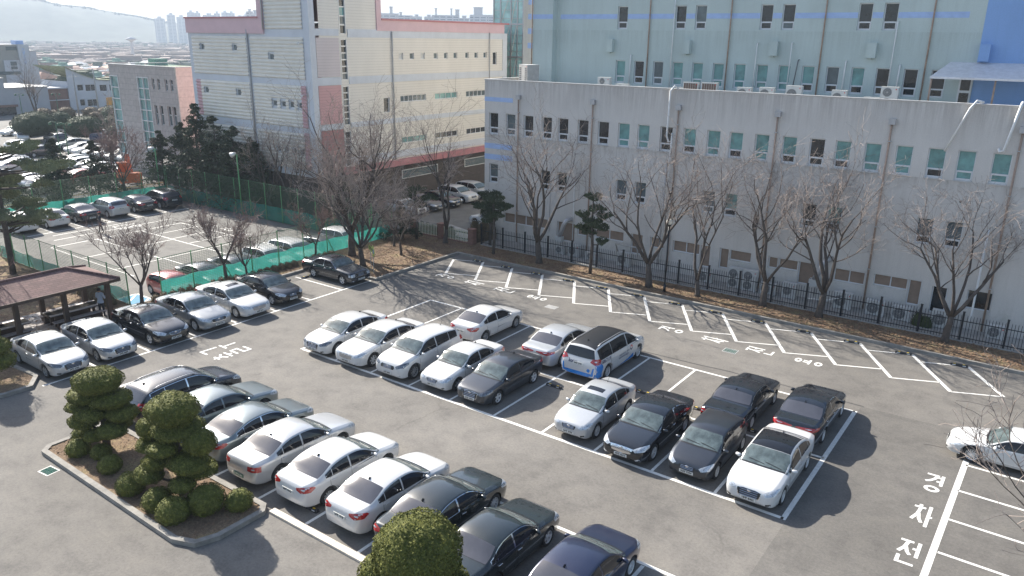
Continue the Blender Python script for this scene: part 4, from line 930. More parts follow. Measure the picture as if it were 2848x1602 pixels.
        return add(nm,B.patch(a+mid1+list(reversed(b))+mid0,(0,0,-1),off,.12),mat)
    def wide(f): return B.edge(f)[0]
    ws0,ws1=p['ws']; topglass('windscreen',ws0+.003,ws1,glass or 'glass_shield',1.10,.93)
    cw=MB()
    q=[]; 
    topglass('wiper_cowl',ws0-.013,ws0+.004,'black_trim',1.04,1.10,.006)
    wp=MB()
    for ya,yb in ((-.55,.02),(.02,.60)):
        pts=[]
        for i in range(5):
            y=ya+(yb-ya)*i/4; f=ws0+.008+.018*(1-i/4) if True else 0
            h,_,_,_=B.bvh.ray_cast(Vector((B.X(f),y,3)),Vector((0,0,-1)))
            if h is not None: pts.append(h+Vector((0,0,.02)))
        if len(pts)>2: wp.tube(pts,.011,4)
    if wp.v: add('wiper',wp.mesh('w'),'black_trim')
    r0,r1=p['rw']
    if p.get('steep'):
        z1=B.top(r0)-.02; z0=B.top(r1)+.01; y1=B.edge(r0)[0]*.88; y0=B.edge(r1)[0]*.98; xx=B.X((r0+r1)/2)
        n=6; pts=[(xx,-y1+2*y1*i/n,z1-.03*((2*i/n-1)**2)) for i in range(n+1)]+[(xx,y0-2*y0*i/n,z0+.02*((2*i/n-1)**2)) for i in range(n+1)]
        add('rear_glass',B.patch(pts,(1,0,0),.007,.12),'glass_rear' if kind!='van' else 'glass_dark')
    else: topglass('rear_glass',r0,r1,'glass_rear',.90,.96)
    # roof extras
    if sunroof: 
        f0,f1=ws1+.035,ws1+.10; y=.36; add('sunroof',B.patch([(B.X(f0),y,1),(B.X(f1),y,1),(B.X(f1),-y,1),(B.X(f0),-y,1)],(0,0,-1),.006,.2),'glass_dark')
    if blackroof:
        f0,f1=ws1+.004,(r0-.02 if kind!='van' else .93); topglass('glass_roof',f0,f1,'glass_dark' if kind!='van' else 'black_trim',.93,.92,.006)
    if rails:
        for sg in (1,-1):
            q=MB(); pts=[]
            for i in range(9):
                f=ws1+.05+(p['rw'][0]-.06-ws1-.05)*i/8; y=B.edge(f)[0]*.88; h,_,_,_=B.bvh.ray_cast(Vector((B.X(f),sg*y,3)),Vector((0,0,-1)))
                pts.append(h+Vector((0,0,.05 if 0<i<8 else .0)))
            q.tube(pts,.018,6); add('roof_rail',q.mesh('r',True),'steel')
    if antenna:
        f=r0-.02 if not p.get('steep') else .82; h,_,_,_=B.bvh.ray_cast(Vector((B.X(f),0,3)),Vector((0,0,-1)))
        q=MB()
        if antenna=='rod': q.tube([h,h+Vector((-.16,0,.22))],.006,4); q.tube([h,h+Vector((-.02,0,.03))],.02,6)
        else: q.add([h+Vector((.07,.0,-.01)),h+Vector((-.09,.025,-.01)),h+Vector((-.09,-.025,-.01)),h+Vector((-.07,0,.075))],[(0,1,3),(1,2,3),(2,0,3)])
        add('antenna',q.mesh('a'),'black_trim')
    # front end
    xF=L/2; yw=Wd/2
    def front(nm,pts,mat,d=(-1,0,0),off=.008,step=.08,**k): return add(nm,B.patch([(xF,y,z) for y,z in pts],d,off,step),mat)
    hz=B.top(.012)
    for sg in (1,-1):
        f1=.115 if face!=3 else .05
        z1=B.belt(.05)
        pts=[(B.X(.010),.44*yw/.9,hz-.035),(B.X(.03),.56*yw/.9,B.belt(.03)+.045),(B.X(f1),.86*yw/.9,B.belt(f1)+.005),(B.X(f1-.01),.89*yw/.9,B.belt(f1)-.07),(B.X(.05),.80*yw/.9,B.belt(.05)-.115),(B.X(.014),.52*yw/.9,hz-.145)]
        if face==3: pts=[(xF,.50,hz-.02),(xF,.80*yw/.9,hz-.04),(B.X(.04),.88*yw/.9,hz-.05),(B.X(.04),.88*yw/.9,hz-.19),(xF,.80*yw/.9,hz-.20),(xF,.50,hz-.19)]
        dv=Vector((-1,-sg*.75,-.75)) if face!=3 else Vector((-1,-sg*.35,0))
        hl=add('headlight',B.patch(sgpts(pts,sg),dv,.007,.07),lamp)
        if fog:
            q=[(.52*yw/.9,.36),(.70*yw/.9,.39),(.72*yw/.9,.33),(.55*yw/.9,.30)]
            add('fog_lamp',B.patch(sgpts([(xF-.1,y,z) for y,z in q],sg),(-1,-sg*.4,0),.006,.1),'black_trim' if face in(0,2) else 'lamp')
    g0,g1=hz-.20,hz-.015
    if face==0: G=[(-.40,g1-.03),(-.2,g1),(.2,g1),(.40,g1-.03),(.34,g0-.06),(.2,g0-.10),(-.2,g0-.10),(-.34,g0-.06)]
    elif face==1: G=[(-.44,g1-.01),(-.2,g1+.0),(.2,g1+.0),(.44,g1-.01),(.36,g0-.0),(.0,g0-.05),(-.36,g0-.0)]
    elif face==2: G=[(-.30,g1-.03),(0,g1-.01),(.30,g1-.03),(.24,g0+.03),(0,g0+.02),(-.24,g0+.03)]
    elif face==3: G=[(-.40,g1),(.40,g1),(.38,g0-.02),(-.38,g0-.02)]
    else: G=[(-.36,g1),(.36,g1),(.42,g1-.06),(.36,g0+.02),(-.36,g0+.02),(-.42,g1-.06)]
    ex=1.06
    add('grille_surround',B.patch([(xF,y*ex,(z-(g0+g1)/2)*1.12+(g0+g1)/2) for y,z in G],(-1,0,0),.005,.12),'chrome' if face!=2 or chrome else 'black_trim')
    gr=front('grille',G,gcol)
    bars=MB(); zl=min(z for _,z in G); zh=max(z for _,z in G)
    if face==1:
        for y in np.linspace(-.34,.34,13):
            h,_,_,_=B.bvh.ray_cast(Vector((xF+1,y,(zl+zh)/2)),Vector((-1,0,0)))
            if h is not None: bars.box(h.x+.006,h.x+.022,y-.007,y+.007,zl+.04,zh-.02)
    else:
        nb=4 if face==0 else 3
        for i in range(nb):
            z=zl+(zh-zl)*(i+.7)/(nb+.3); hw=.30 if face==0 else .24
            for a,b in ((-hw,0),(0,hw)):
                ha,_,_,_=B.bvh.ray_cast(Vector((xF+1,a,z)),Vector((-1,0,0))); hb_,_,_,_=B.bvh.ray_cast(Vector((xF+1,b,z)),Vector((-1,0,0)))
                if ha is not None and hb_ is not None: bars.tube([ha+Vector((.012,0,0)),hb_+Vector((.012,0,0))],.008,4)
    if bars.v: link_mesh('grille_bar',bars.mesh('b'),gr,MT['chrome'])
    h,_,_,_=B.bvh.ray_cast(Vector((xF+1,0,g1-.04)),Vector((-1,0,0)))
    if h is not None and face!=3:
        q=MB(); q.lathe((0,0,0),[(.001,.012),(.04,.012),(.055,0)],12,0,'x'); q.v=[(h.x+.012+v[0],v[1]*1.25,g1-.045+v[2]*.75) for v in q.v]; link_mesh('emblem',q.mesh('e'),gr,MT['chrome'])
    front('bumper_intake',[(-.46,.32),(.46,.32),(.50,.27),(.42,.235),(-.42,.235),(-.50,.27)],'black_trim')
    # rear end
    xR=-L/2; tz=B.top(.975)
    for sg in (1,-1):
        if tail==0: pts=[(B.X(.995),.40*yw/.9,tz-.10),(B.X(.985),.62*yw/.9,tz-.045),(B.X(.935),.90*yw/.9,tz-.05),(B.X(.925),.93*yw/.9,tz-.11),(B.X(.96),.88*yw/.9,tz-.22),(B.X(.99),.62*yw/.9,tz-.24),(B.X(.995),.42*yw/.9,tz-.18)]
        elif tail==1: pts=[(xR,.50,tz-.10),(B.X(.98),.80*yw/.9,tz-.08),(B.X(.965),.93*yw/.9,tz-.09),(B.X(.965),.93*yw/.9,tz-.28),(B.X(.98),.82*yw/.9,tz-.28),(xR,.50,tz-.26)]
        elif tail==2: pts=[(B.X(.98),.66*yw/.9,tz+.10),(B.X(.955),.90*yw/.9,tz+.12),(B.X(.94),.95*yw/.9,tz+.05),(B.X(.955),.95*yw/.9,tz-.12),(B.X(.985),.78*yw/.9,tz-.16),(B.X(.99),.55*yw/.9,tz-.06)]
        else: pts=[(xR,.10,tz-.10),(B.X(.985),.62*yw/.9,tz-.06),(B.X(.935),.92*yw/.9,tz-.05),(B.X(.94),.93*yw/.9,tz-.14),(B.X(.985),.66*yw/.9,tz-.22),(xR,.45,tz-.20),(xR,.10,tz-.15)]
        dv=Vector((1,-sg*.6,-.25))
        tl=add('tail_light',B.patch(sgpts(pts,sg),dv,.008,.07),'red')
        cx=sum(a for a,_,_ in pts)/len(pts); cy=sum(b for _,b,_ in pts)/len(pts); cz=sum(c for _,_,c in pts)/len(pts)
        sm=[(cx+.2*(a-cx),cy-.03+.26*(b-cy),cz+.22*(c-cz)) for a,b,c in pts]
        link_mesh('reversing_lamp',B.patch(sgpts(sm,sg),dv,.011,.1),tl,MT['lamp'])
    if not p.get('steep') and tail!=1:
        add('bumper_recess',B.patch([(xR,y,z) for y,z in [(-.42,.33),(.42,.33),(.36,.25),(-.36,.25)]],(1,0,0),.006,.1),'black_trim')
    else:
        q=[(-.75*yw,.40),(.75*yw,.40),(.70*yw,.26),(-.70*yw,.26)]; add('bumper_recess',B.patch([(xR,y,z) for y,z in q],(1,0,0),.006,.1),'black_trim')
    # boot lid line
    zz=.56
    for end in (1,-1):
        zp=.40 if end>0 else (tz-.30 if face!=9 and not p.get('steep') else tz-.22)
        if end<0 and tail==1: zp=.50
        h,n_,_,_=B.bvh.ray_cast(Vector((end*(L/2+1),0,zp)),Vector((-end,0,0)))
        if h is None: continue
        hs=[B.bvh.ray_cast(Vector((end*(L/2+1),0,zp+dz)),Vector((-end,0,0)))[0] for dz in (-.055,.055)]
        if None in hs: hs=[h,h]
        xl,xh=hs[0].x+end*.012,hs[1].x+end*.012
        xm_=max(abs((xl+xh)/2),abs(h.x)+.012)*end; sl=(xh-xl)/.11
        PX_=lambda dz,o: xm_+sl*dz+end*o
        q=MB(); q.add([(PX_(dz,o),y,zp+dz) for o in (0,.016) for y,dz in ((-.26,-.056),(.26,-.056),(.26,.056),(-.26,.056))],[(0,3,2,1),(4,5,6,7),(0,1,5,4),(1,2,6,5),(2,3,7,6),(3,0,4,7)])
        bm_=q.mesh('pl'); b2=bmesh.new(); b2.from_mesh(bm_); bmesh.ops.recalc_face_normals(b2,faces=b2.faces); b2.to_mesh(bm_); b2.free()
        pl=add('number_plate',bm_,'plate_green' if pgreen else 'plate')
        if plate:
            tm=text_mesh(plate,.098,.0035 if not pgreen else .002,1.02)
            # lettering stands on the plate face
            for v in tm.vertices:
                yy=v.co.x; zz_=v.co.y; v.co=(PX_(zz_,.019), yy*end, zp+zz_)
            tm.update(); link_mesh('plate_lettering',tm,pl,MT['ink'] if not pgreen else MT['white'])
    # wheels
    tyre,rm=get_wheel(B.r,wheel)
    for x in (B.xf,B.xr):
        for sg in (1,-1):
            wo=link_mesh('wheel',tyre,t,MT['tyre']) if not tyre.materials else link_mesh('wheel',tyre,t)
            wo.location=(x,sg*(Wd/2-.125),B.r); wo.rotation_euler=(0,random.uniform(0,1),0 if sg>0 else PI)
            ro=bpy.data.objects.new('rim',rm); C.objects.link(ro); ro.parent=wo
            if not rm.materials: rm.materials.append(MT['rim']); rm.materials.append(MT['black_trim'])
            if rim!='rim':
                ro.material_slots[0].link='OBJECT'; ro.material_slots[0].material=MT[rim]
    CAR0[label]=(t,B); return t,B
HD={'-y':(-PI/2,(0,-1)),'+y':(PI/2,(0,1)),'+x':(0.,(1,0)),'-x':(PI,(-1,0))}
def put(head, axle, along, across, kind, label, pt, z=0., jit=0., **k):
    """along: measured ground position of one axle along the heading axis; across: the car's centre line"""
    p=dict(SH[kind]); p.update({a:b for a,b in k.items() if a in p})
    rz,d=HD[head]; xf=p['L']/2-p['fw']*p['L']; xr=xf-p['wb']; a=xf if axle=='f' else xr
    if d[0]: loc=(along-d[0]*a,across,z)
    else: loc=(across,along-d[1]*a,z)
    name=k.pop('name','parked_car')
    return car(name,label,kind,loc,rz+jit,pt,**k)
random.seed(4)
G1='cars nosed into the near side of the middle block'; G2='cars on the far side of the middle block'; G3='cars along the gazebo and lawn'; G4='cars in the front row by the clipped trees'
# middle block, facing the camera
put('-y','f',.62,1.13,'compact','white sedan with dark slotted headlights, leftmost at the corner of the middle block',WHITE,group=G1,face=0,tail=0,wheel=1,plate='38보 7205',lamp='lamp_dark')
put('-y','f',.66,3.50,'mid','white saloon with wide slatted grille, between white sedan and white crossover',WHITE,group=G1,face=1,wheel=2,plate='54거 8209',gcol='rim_dark',L=4.9)
put('-y','f',.78,6.02,'suv','white crossover with roof aerial and black lower trim in the middle block',WHITE,group=G1,face=4,tail=2,wheel=1,plate='22머 8957',lamp='lamp_dark',antenna='rod',rim='rim_dark')
put('-y','f',1.0,8.48,'old','pearl white older sedan with a round grille badge beside the dark grey sedan',WHITE,group=G1,face=2,wheel=0,plate='20누 7111',rim='rim_dark',chrome=False)
put('-y','f',1.0,10.66,'compact','dark grey sedan with chrome slatted grille in the middle block',DGREY,group=G1,face=0,wheel=0,plate='03보 4433',lamp='lamp_dark')
put('-y','f',1.0,15.56,'compact','silver sedan with a sunroof nosed into the middle block',SILVER,group=G1,face=2,wheel=1,plate='44우 3705',sunroof=True,L=4.37,W=1.70,wb=2.57,antenna='rod')
put('-y','f',.78,18.03,'mid','black saloon with upright slatted chrome grille beside the silver sedan',BLACK,group=G1,face=1,wheel=2,plate='49소 6614',gcol='chrome',chrome=True,L=4.9,antenna='fin')
put('-y','f',.98,20.48,'hatch','charcoal hatchback between the black saloon and the white sedan with glass roof',DGREY,group=G1,face=2,tail=2,wheel=3,plate='56보 9394',chrome=False,antenna='rod')
put('-y','f',.78,22.82,'mid','white sedan with black glass roof at the right end of the middle block',WHITE,group=G1,face=0,wheel=2,plate='18부 8462',blackroof=True)
# middle block, far side, tails towards the camera
put('+y','r',6.30,5.88,'compact','white sedan alone on the far side, behind the white crossover',WHITE,group=G2,face=0,tail=0,wheel=1,plate='30누 9951',rim='rim_dark')
put('+y','r',6.13,10.62,'mid','silver sedan immediately left of the white and blue minivan',SILVER,group=G2,face=0,tail=3,wheel=1,plate='17가 4090')
VAN,VB=put('+y','r',6.20,12.98,'van','white minivan with blue skirts, black roof and printed lettering',WHITE,group=G2,face=4,tail=2,wheel=1,plate='08보 2781',blackroof=True,rails=True,name='minivan',cat='minivan')
put('+y','r',5.42,20.12,'boxy','boxy black limousine with a chrome-rimmed rear window',BLACK,group=G2,face=3,tail=1,wheel=1,plate=None,chrome=True,L=4.95)
put('+y','r',6.02,22.74,'mid','black saloon with a full-width red tail light at the far right corner',BLACK,group=G2,face=1,tail=3,wheel=1,plate='47로 3061',chrome=True,L=4.9)
put('-x','f',28.5,8.72,'coupe','white coupe entering the compact bays at the right edge',WHITE,group='cars at the compact bays',cat='car',name='coupe',face=2,tail=0,wheel=4)
# left row
put('+x','f',-6.36,-8.42,'compact','silver sedan at the near end of the row beside the round clipped bush',SILVER,group=G3,face=0,wheel=0,plate='04하 6460',lamp='lamp_dark',rim='rim_dark')
put('+x','f',-6.38,-6.10,'compact','silver sedan second in the gazebo row, in front of the long bench',SILVER,group=G3,face=0,wheel=0,plate='04하 8009',lamp='lamp_dark',rim='rim_dark')
put('+x','f',-6.36,-3.40,'mid','black sedan with clear headlights beside the gazebo corner post',BLACK,group=G3,face=2,wheel=0,plate='32머 2600',L=4.75,chrome=True)
put('+x','f',-6.34,-.92,'mid','gunmetal sedan with hexagonal grille between black and pearl sedans',DSILV,group=G3,face=4,wheel=1,plate='20부 8101')
put('+x','f',-6.36,1.60,'mid','pearl white saloon with sunroof in the lawn row',WHITE,group=G3,face=1,wheel=1,plate='39루 1577',gcol='rim_dark',sunroof=True,L=4.95)
put('+x','f',-6.60,4.18,'compact','black sedan with shark-nose grille, next to the empty bay before the lawn',BLACK,group=G3,face=2,wheel=0,plate='31버 4357',L=4.53)
put('+x','f',-6.30,9.30,'boxy','old black sedan with round headlights parked against the dry lawn',BLUEBLACK,group=G3,face=3,wheel=0,plate='03가 9153',chrome=True,L=4.75,W=1.78,wb=2.70,sunroof=True)
# front row, tails towards the camera
put('+y','r',-8.45,1.10,'bigsuv','dark navy sport utility behind the left clipped tree',BLUEBLACK,group=G4,face=4,tail=2,wheel=1,rails=True,chrome=True,L=4.78,plate='52모 4430')
put('+y','r',-8.40,3.50,'mid','blue-grey sedan half hidden between the dark sport utility and grey sedan',BLUEGREY,group=G4,face=0,tail=0,wheel=1,L=4.8)
put('+y','r',-8.40,5.95,'compact','greenish grey sedan with chrome rain visors behind the right clipped tree',BLUEGREY,group=G4,face=2,tail=0,wheel=0,chrome=True,antenna='rod')
put('+y','r',-8.45,8.22,'mid','silver sedan with a green number plate in the front row',SILVER,group=G4,face=2,tail=1,wheel=0,pgreen=True,plate='31러 6184',L=4.8,W=1.83)
put('+y','r',-8.40,10.66,'compact','white sedan with tinted purple rear glass in the front row',WHITE,group=G4,face=2,tail=0,wheel=1,plate='58버 0942')
put('+y','r',-8.40,13.10,'compact','white sedan with swept red tail lights beside the black fastback',WHITE,group=G4,face=0,tail=0,wheel=0,plate='16머 7918',rim='rim_dark',L=4.53,W=1.78)
put('+y','r',-8.25,15.30,'mid','black fastback directly behind the big rounded bush',GREENBLK,group=G4,face=2,tail=0,wheel=1,chrome=True,plate='61나 3012')
put('+y','r',-8.55,17.72,'old','dark green-black sedan right of the big rounded bush',GREENBLK,group=G4,face=2,tail=0,wheel=0,chrome=True,L=4.75,W=1.80,wb=2.70,plate=None,antenna=False)
put('+y','r',-8.32,20.45,'compact','navy blue sedan cut by the bottom edge of the view',NAVY,group=G4,face=2,tail=0,wheel=1)
# lower car park, back row (tails to the camera)
G5='cars along the back fence of the lower lot'; G6='cars nosed to the near green fence in the lower lot'
for y,kind,lab,pt,kk in [(4.2,'suv','white estate at the left end of the back fence row under the pine',WHITE,dict(tail=2)),(6.85,'compact','white sedan glinting by the back fence of the lower lot',WHITE,dict(tail=0)),
        (9.45,'mid','black saloon with upright red tail lights behind the standing man',BLUEBLACK,dict(tail=1,L=5.0,W=1.9)),(12.1,'suv','silver crossover between two black saloons by the back fence',SILVER,dict(tail=2)),
        (14.8,'mid','black saloon next to the dark sport utility by the back fence',BLUEBLACK,dict(tail=0,L=5.0,W=1.88)),(17.3,'bigsuv','dark sport utility with roof rails in the back corner of the lower lot',BLUEBLACK,dict(tail=2,rails=True,L=4.85,W=1.93))]:
    SHk=dict(SH[kind]); L_=kk.get('L',SHk['L'])
    car('parked_car',lab,kind,(-39.2-L_/2,y,LOW),PI,pt,group=G5,face=0,wheel=1,plate='27나 7384' if y<7 else '35로 5162',**kk)
for y,kind,lab,pt,kk in [(2.55,'hatch','red hatchback behind the green net beside the blue bay',RED,{}),(5.05,'mid','dark grey sedan behind the green net between red hatchback and dark sedan',DGREY,{}),
        (7.5,'mid','dark sedan behind the net next to the white crossover with roof rails',GREY,{}),(10.0,'suv','white crossover with roof rails behind the green net',WHITE,dict(rails=True)),
        (12.45,'bigsuv','white utility vehicle behind the net beyond the white crossover',WHITE,dict(W=1.9)),(14.95,'hatch','grey-brown hatchback behind the net and the lawn trees',GREY,{}),(17.2,'suv','white crossover at the far corner of the green net',WHITE,{})]:
    L_=kk.get('L',SH[kind]['L'])
    car('parked_car',lab,kind,(-13.45-L_/2,y,LOW),0,pt,group=G6,face=0,tail=0 if kind=='mid' else 2,wheel=0,**kk)
# cars along the brick foot of the pink hall
G7='cars along the brick foot of the hall'
for y,kind,lab,pt in [(29.6,'compact','white sedan with black grille nearest the camera along the pink hall',WHITE),(32.2,'compact','grey sedan beside the white sedan along the pink hall',GREY),(34.7,'mid','black sedan in the middle of the row along the pink hall',BLACK),
        (37.4,'suv','white sport utility fourth along the brick foot of the pink hall',WHITE),(40.2,'suv','farthest silver-white crossover along the pink hall',SILVER)]:
    car('parked_car',lab,kind,(-21.0,y,LOW),0,pt,group=G7,face=4,tail=2,wheel=0,plate='33두 1784')
car('parked_car','white car half hidden at the white wing corner beyond the pines','compact',(-11.2,30.6,LOW),PI*.98,WHITE,group='cars on the service road')

# lettering on the minivan
def van_text(body,size,pos,axis,mat,bold=.002,nm='printed_lettering',tilt=0.):
    tm=text_mesh(body,size,bold)
    for v in tm.vertices:
        a,b=v.co.x,v.co.y
        a,b=a*math.cos(tilt)-b*math.sin(tilt),a*math.sin(tilt)+b*math.cos(tilt)
        if axis=='rear': o=Vector((-3.2,pos[0]-a,pos[1]+b)); d=Vector((1,0,0))
        else: o=Vector((pos[0]+a*1.0,-3.,pos[1]+b)); d=Vector((0,1,0))       # right-hand side of the van
        h,n,_,_=VB.bvh.ray_cast(o,d); v.co=(h+n*.012) if h is not None else o
    tm.update(); return link_mesh(nm,tm,VAN,mat)
INKB=M('navy_vinyl',(.02,.03,.10),.5,var=0); BLUEV=M('blue_vinyl_wrap',(.02,.20,.60),.25,var=.15,scale=2,coat=1)
REDV=M('red_vinyl',(.60,.06,.05),.4,var=0)
van_text('kotra',.22,(.28,.93),'rear',INKB,.006); 
u=MB(); 
van_text('1600-7119',.21,(-1.70,.985),'side',INKB,.006,tilt=-.02)
van_text('글로벌 비즈니스 파트너',.105,(.08,.80),'side',INKB,.002); van_text('대한무역투자진흥공사',.105,(.02,.66),'side',INKB,.002)
def van_patch(nm,pts,d,mat): return link_mesh(nm,VB.patch(pts,d,.0075,.12),VAN,mat)
xR=-VB.L/2
for sg in (1,-1):
    P=[(xR+.02,sg*.9,.98),(xR+.36,sg*.9,1.04),(xR+.55,sg*.9,.88),(xR+.60,sg*.9,.80),(xR+.53,sg*.9,.50),(xR+.53,sg*.9,.30),(xR+.02,sg*.9,.30)]
    van_patch('blue_wrap',P if sg<0 else P[::-1],(0,-sg,0),BLUEV)
    P=[(.1,sg*.9,.27),(-.5,sg*.9,.27),(.5,sg*.9,.36),(1.05,sg*.9,.50),(1.10,sg*.9,.27)]
    van_patch('blue_wrap',P if sg<0 else P[::-1],(0,-sg,0),BLUEV)
van_patch('blue_wrap',[(xR,-.92,.88),(xR,-.76,.80),(xR,-.70,.53),(xR,.70,.53),(xR,.76,.80),(xR,.92,.88),(xR,.92,.36),(xR,-.92,.36)],(1,0,0),BLUEV)
van_patch('white_bumper_lip',[(xR,-.70,.33),(xR,.70,.33),(xR,.66,.27),(xR,-.66,.27)],(1,0,0),MT['white'])
for (x,z,r,m_,a0,a1) in ((.78,.86,.13,REDV,-.2,3.0),(.78,.86,.13,INKB,3.1,6.0)):
    pts=[(x+math.cos(a0+(a1-a0)*i/8)*r,-.9,z+math.sin(a0+(a1-a0)*i/8)*r) for i in range(9)]+[(x+math.cos(a1-(a1-a0)*i/8)*r*.5,-.9,z+math.sin(a1-(a1-a0)*i/8)*r*.5) for i in range(9)]
    van_patch('round_mark',pts,(0,1,0),m_)
for r0,m_ in ((.085,BLUEV),):
    pts=[(xR,-.55+math.cos(2*PI*i/12)*r0,.66+math.sin(2*PI*i/12)*r0) for i in range(12)]; van_patch('round_mark',pts,(1,0,0),m_)
# ---------------------------------------------------------------- trees and plants
MT['bark']=M('grey_bark',(.085,.070,.060),.95,var=.35,scale=5,bs=.5,bscale=25)
MT['twig']=M('pale_twigs',(.29,.24,.21),.95,var=.35,scale=2)
MT['twig_red']=M('reddish_twigs',(.22,.155,.135),.95,var=.3,scale=2)
def leaf_mat(name,a,b,c):
    m,nt,p=new_mat(name); v=mapped(nt); n1=noise_tex(nt,1.3,4,.7,v); n2=noise_tex(nt,9,3,.8,v)
    x=mixc(nt,.6,ramp(nt,n1,[(.3,a),(.55,b),(.75,c)]),ramp(nt,n2,[(.3,tuple(k*.7 for k in b)),(.5,b),(.72,tuple(min(1,k*1.6) for k in c))]))
    nt.links.new(x,p.inputs['Base Color']); p.inputs['Roughness'].default_value=.75; p.inputs['Specular IOR Level'].default_value=.25
    return m
MT['juniper']=leaf_mat('clipped_juniper',(.045,.060,.014),(.105,.115,.024),(.23,.215,.045))
MT['juniper_in']=M('inner_twigs',(.018,.020,.010),.95,var=.3)
MT['cedar']=leaf_mat('cedar_foliage',(.03,.045,.028),(.055,.075,.045),(.11,.115,.065))
MT['pine']=leaf_mat('pine_foliage',(.035,.055,.03),(.065,.085,.045),(.12,.13,.07))
MT['pine_glint']=leaf_mat('glinting_pine_foliage',(.13,.15,.09),(.21,.23,.14),(.34,.33,.21)); MT['shrub']=leaf_mat('brown_hedge',(.08,.058,.035),(.13,.095,.055),(.17,.14,.075))  # loose pines: glint of sunlit needles mixed into the foliage colours
MT['shrub_green']=leaf_mat('green_shrub',(.025,.045,.018),(.045,.065,.025),(.08,.095,.035))
MT['bush_far']=leaf_mat('far_bush',(.03,.045,.025),(.05,.07,.035),(.08,.10,.05))

def grow_tree(rng, h, spread, stems=4, trunk=.16, tr_h=.22, twig=2, up=.6, density=1., base_r=None, droop=0.):
    T=MB(); B=MB(); base_r=base_r or trunk
    def branch(p,d,L,r,lev):
        n=5 if lev<2 else (4 if lev==2 else 3); pts=[p.copy()]; rr=[r]; dd=d.copy()
        for i in range(n):
            w=(.13,.17,.22,.28,.3)[min(lev,4)]
            dd=(dd+Vector((rng.gauss(0,w),rng.gauss(0,w),rng.gauss(0,w*.7)+(up*.16 if lev<3 else .03)-droop*.1))).normalized()
            p=p+dd*L/n; pts.append(p.copy()); rr.append(max(.0065 if lev>2 else .009 if lev>1 else .014,r*(1-(.52 if lev<3 else .7)*(i+1)/n)))
        (T if lev<=1 else B).tube(pts,rr,(8,6,4,3,3)[min(lev,4)],caps=lev<3)
        if lev>=twig+1: return
        k=int(((4.8,5.4,6.2,4)[min(lev,3)])*density+rng.random())
        for i in range(k):
            t=rng.uniform(.25 if lev else .35,1.0) if i else 1.0
            j=min(n-1,int(t*n)); q=pts[j].lerp(pts[j+1],t*n-j) if j<n and t<1 else pts[-1]
            ax=Vector((rng.gauss(0,1),rng.gauss(0,1),rng.gauss(0,.5))).normalized()
            a=rng.uniform(.35,.95) if lev<2 else rng.uniform(.5,1.2)
            nd=(dd*math.cos(a)+ax.cross(dd).normalized()*math.sin(a)); nd.z+=.12*up; nd.normalize()
            branch(q,nd,L*rng.uniform(.40,.72),max(.009,rr[min(j+1,n)]*rng.uniform(.5,.72)),lev+1)
    # trunk
    pts=[Vector((0,0,-.1))];rr=[base_r*1.35]; d=Vector((rng.gauss(0,.06),rng.gauss(0,.06),1)).normalized(); th=h*tr_h
    for i in range(4): pts.append(pts[-1]+d*th/4+Vector((rng.gauss(0,.02),rng.gauss(0,.02),0))); rr.append(base_r*(1-.08*i))
    T.tube(pts,rr,9)
    a0=rng.uniform(0,6.28)
    for i in range(stems):
        a=a0+2*PI*i/stems+rng.gauss(0,.25); tilt=rng.uniform(.25,.62)*spread
        d=Vector((math.cos(a)*math.sin(tilt),math.sin(a)*math.sin(tilt),math.cos(tilt)))
        branch(pts[-1]-Vector((0,0,rng.uniform(0,th*.15))),d,(h-th)*rng.uniform(.62,.80),base_r*rng.uniform(.42,.60),0)
    return T.mesh('trunk',True),B.mesh('crown')
TREES={}
def bare_tree(key,loc,rz,label,group,scale=1.,mats=('bark','twig'),sz=1.,**k):
    if key not in TREES:
        rng=random.Random(hash(key)%1000 if not isinstance(key,int) else key); TREES[key]=grow_tree(rng,**k)
    a,b=TREES[key]; t=thing('bare_tree',loc,rz,label,'tree',group)
    x=bpy.data.objects.new('trunk',a); y=bpy.data.objects.new('crown',b)
    for o,m in ((x,mats[0]),(y,mats[1])):
        C.objects.link(o); o.parent=t
        if not o.data.materials: o.data.materials.append(MT[m])
    t.scale=(scale,scale,scale*sz); return t
GA='bare trees in the strip before the white wing'; GB='bare trees on the dry lawn'; GC='small bare trees along the green net'
V=dict(h=8.2,spread=1.0,stems=5,trunk=.21,tr_h=.20)
bare_tree(11,(.63,20.3,.05),.3,'bare tree with forked dark trunk left of the small clipped pine by the wing',GA,1.03,**V)
bare_tree(12,(9.2,20.05,.05),1.0,'broad bare tree just left of the globe lamp post',GA,1.0,**V)
bare_tree(13,(12.4,20.2,.05),2.0,'slender bare tree just right of the globe lamp post',GA,.95,h=7.9,spread=.85,stems=3,trunk=.17,tr_h=.14)
bare_tree(14,(16.2,20.9,.05),.5,'bare tree with a pale lower trunk in the middle of the wing strip',GA,.98,**dict(V,stems=4))
bare_tree(11,(19.4,20.95,.05),3.4,'bare tree with two stems from the ground in the wing strip',GA,.97,**V)
bare_tree(12,(25.8,21.1,.05),4.1,'bare tree with pale twigs farthest right in the wing strip',GA,.9,**V)
bare_tree(15,(-10.95,13.6,.05),0.4,'tallest bare tree at the corner of the green net on the dry lawn',GB,1.03,h=8.8,spread=1.35,stems=6,trunk=.25,tr_h=.22,density=1.25)
bare_tree(16,(-8.3,12.15,.05),2.2,'bare tree beside the yellow-green sign on the dry lawn',GB,.98,h=7.2,spread=1.3,stems=6,trunk=.20,tr_h=.2,density=1.2)
bare_tree(13,(-8.1,20.5,.05),5.2,'tall forked bare tree behind the low brick-pillared fence',GB,1.03,h=7.9,spread=.85,stems=3,trunk=.17,tr_h=.14)
bare_tree(17,(-8.27,15.85,.05),1,'small thin tree in the middle of the dry lawn',GB,1.,h=4.0,spread=1.25,stems=5,trunk=.10,tr_h=.28)
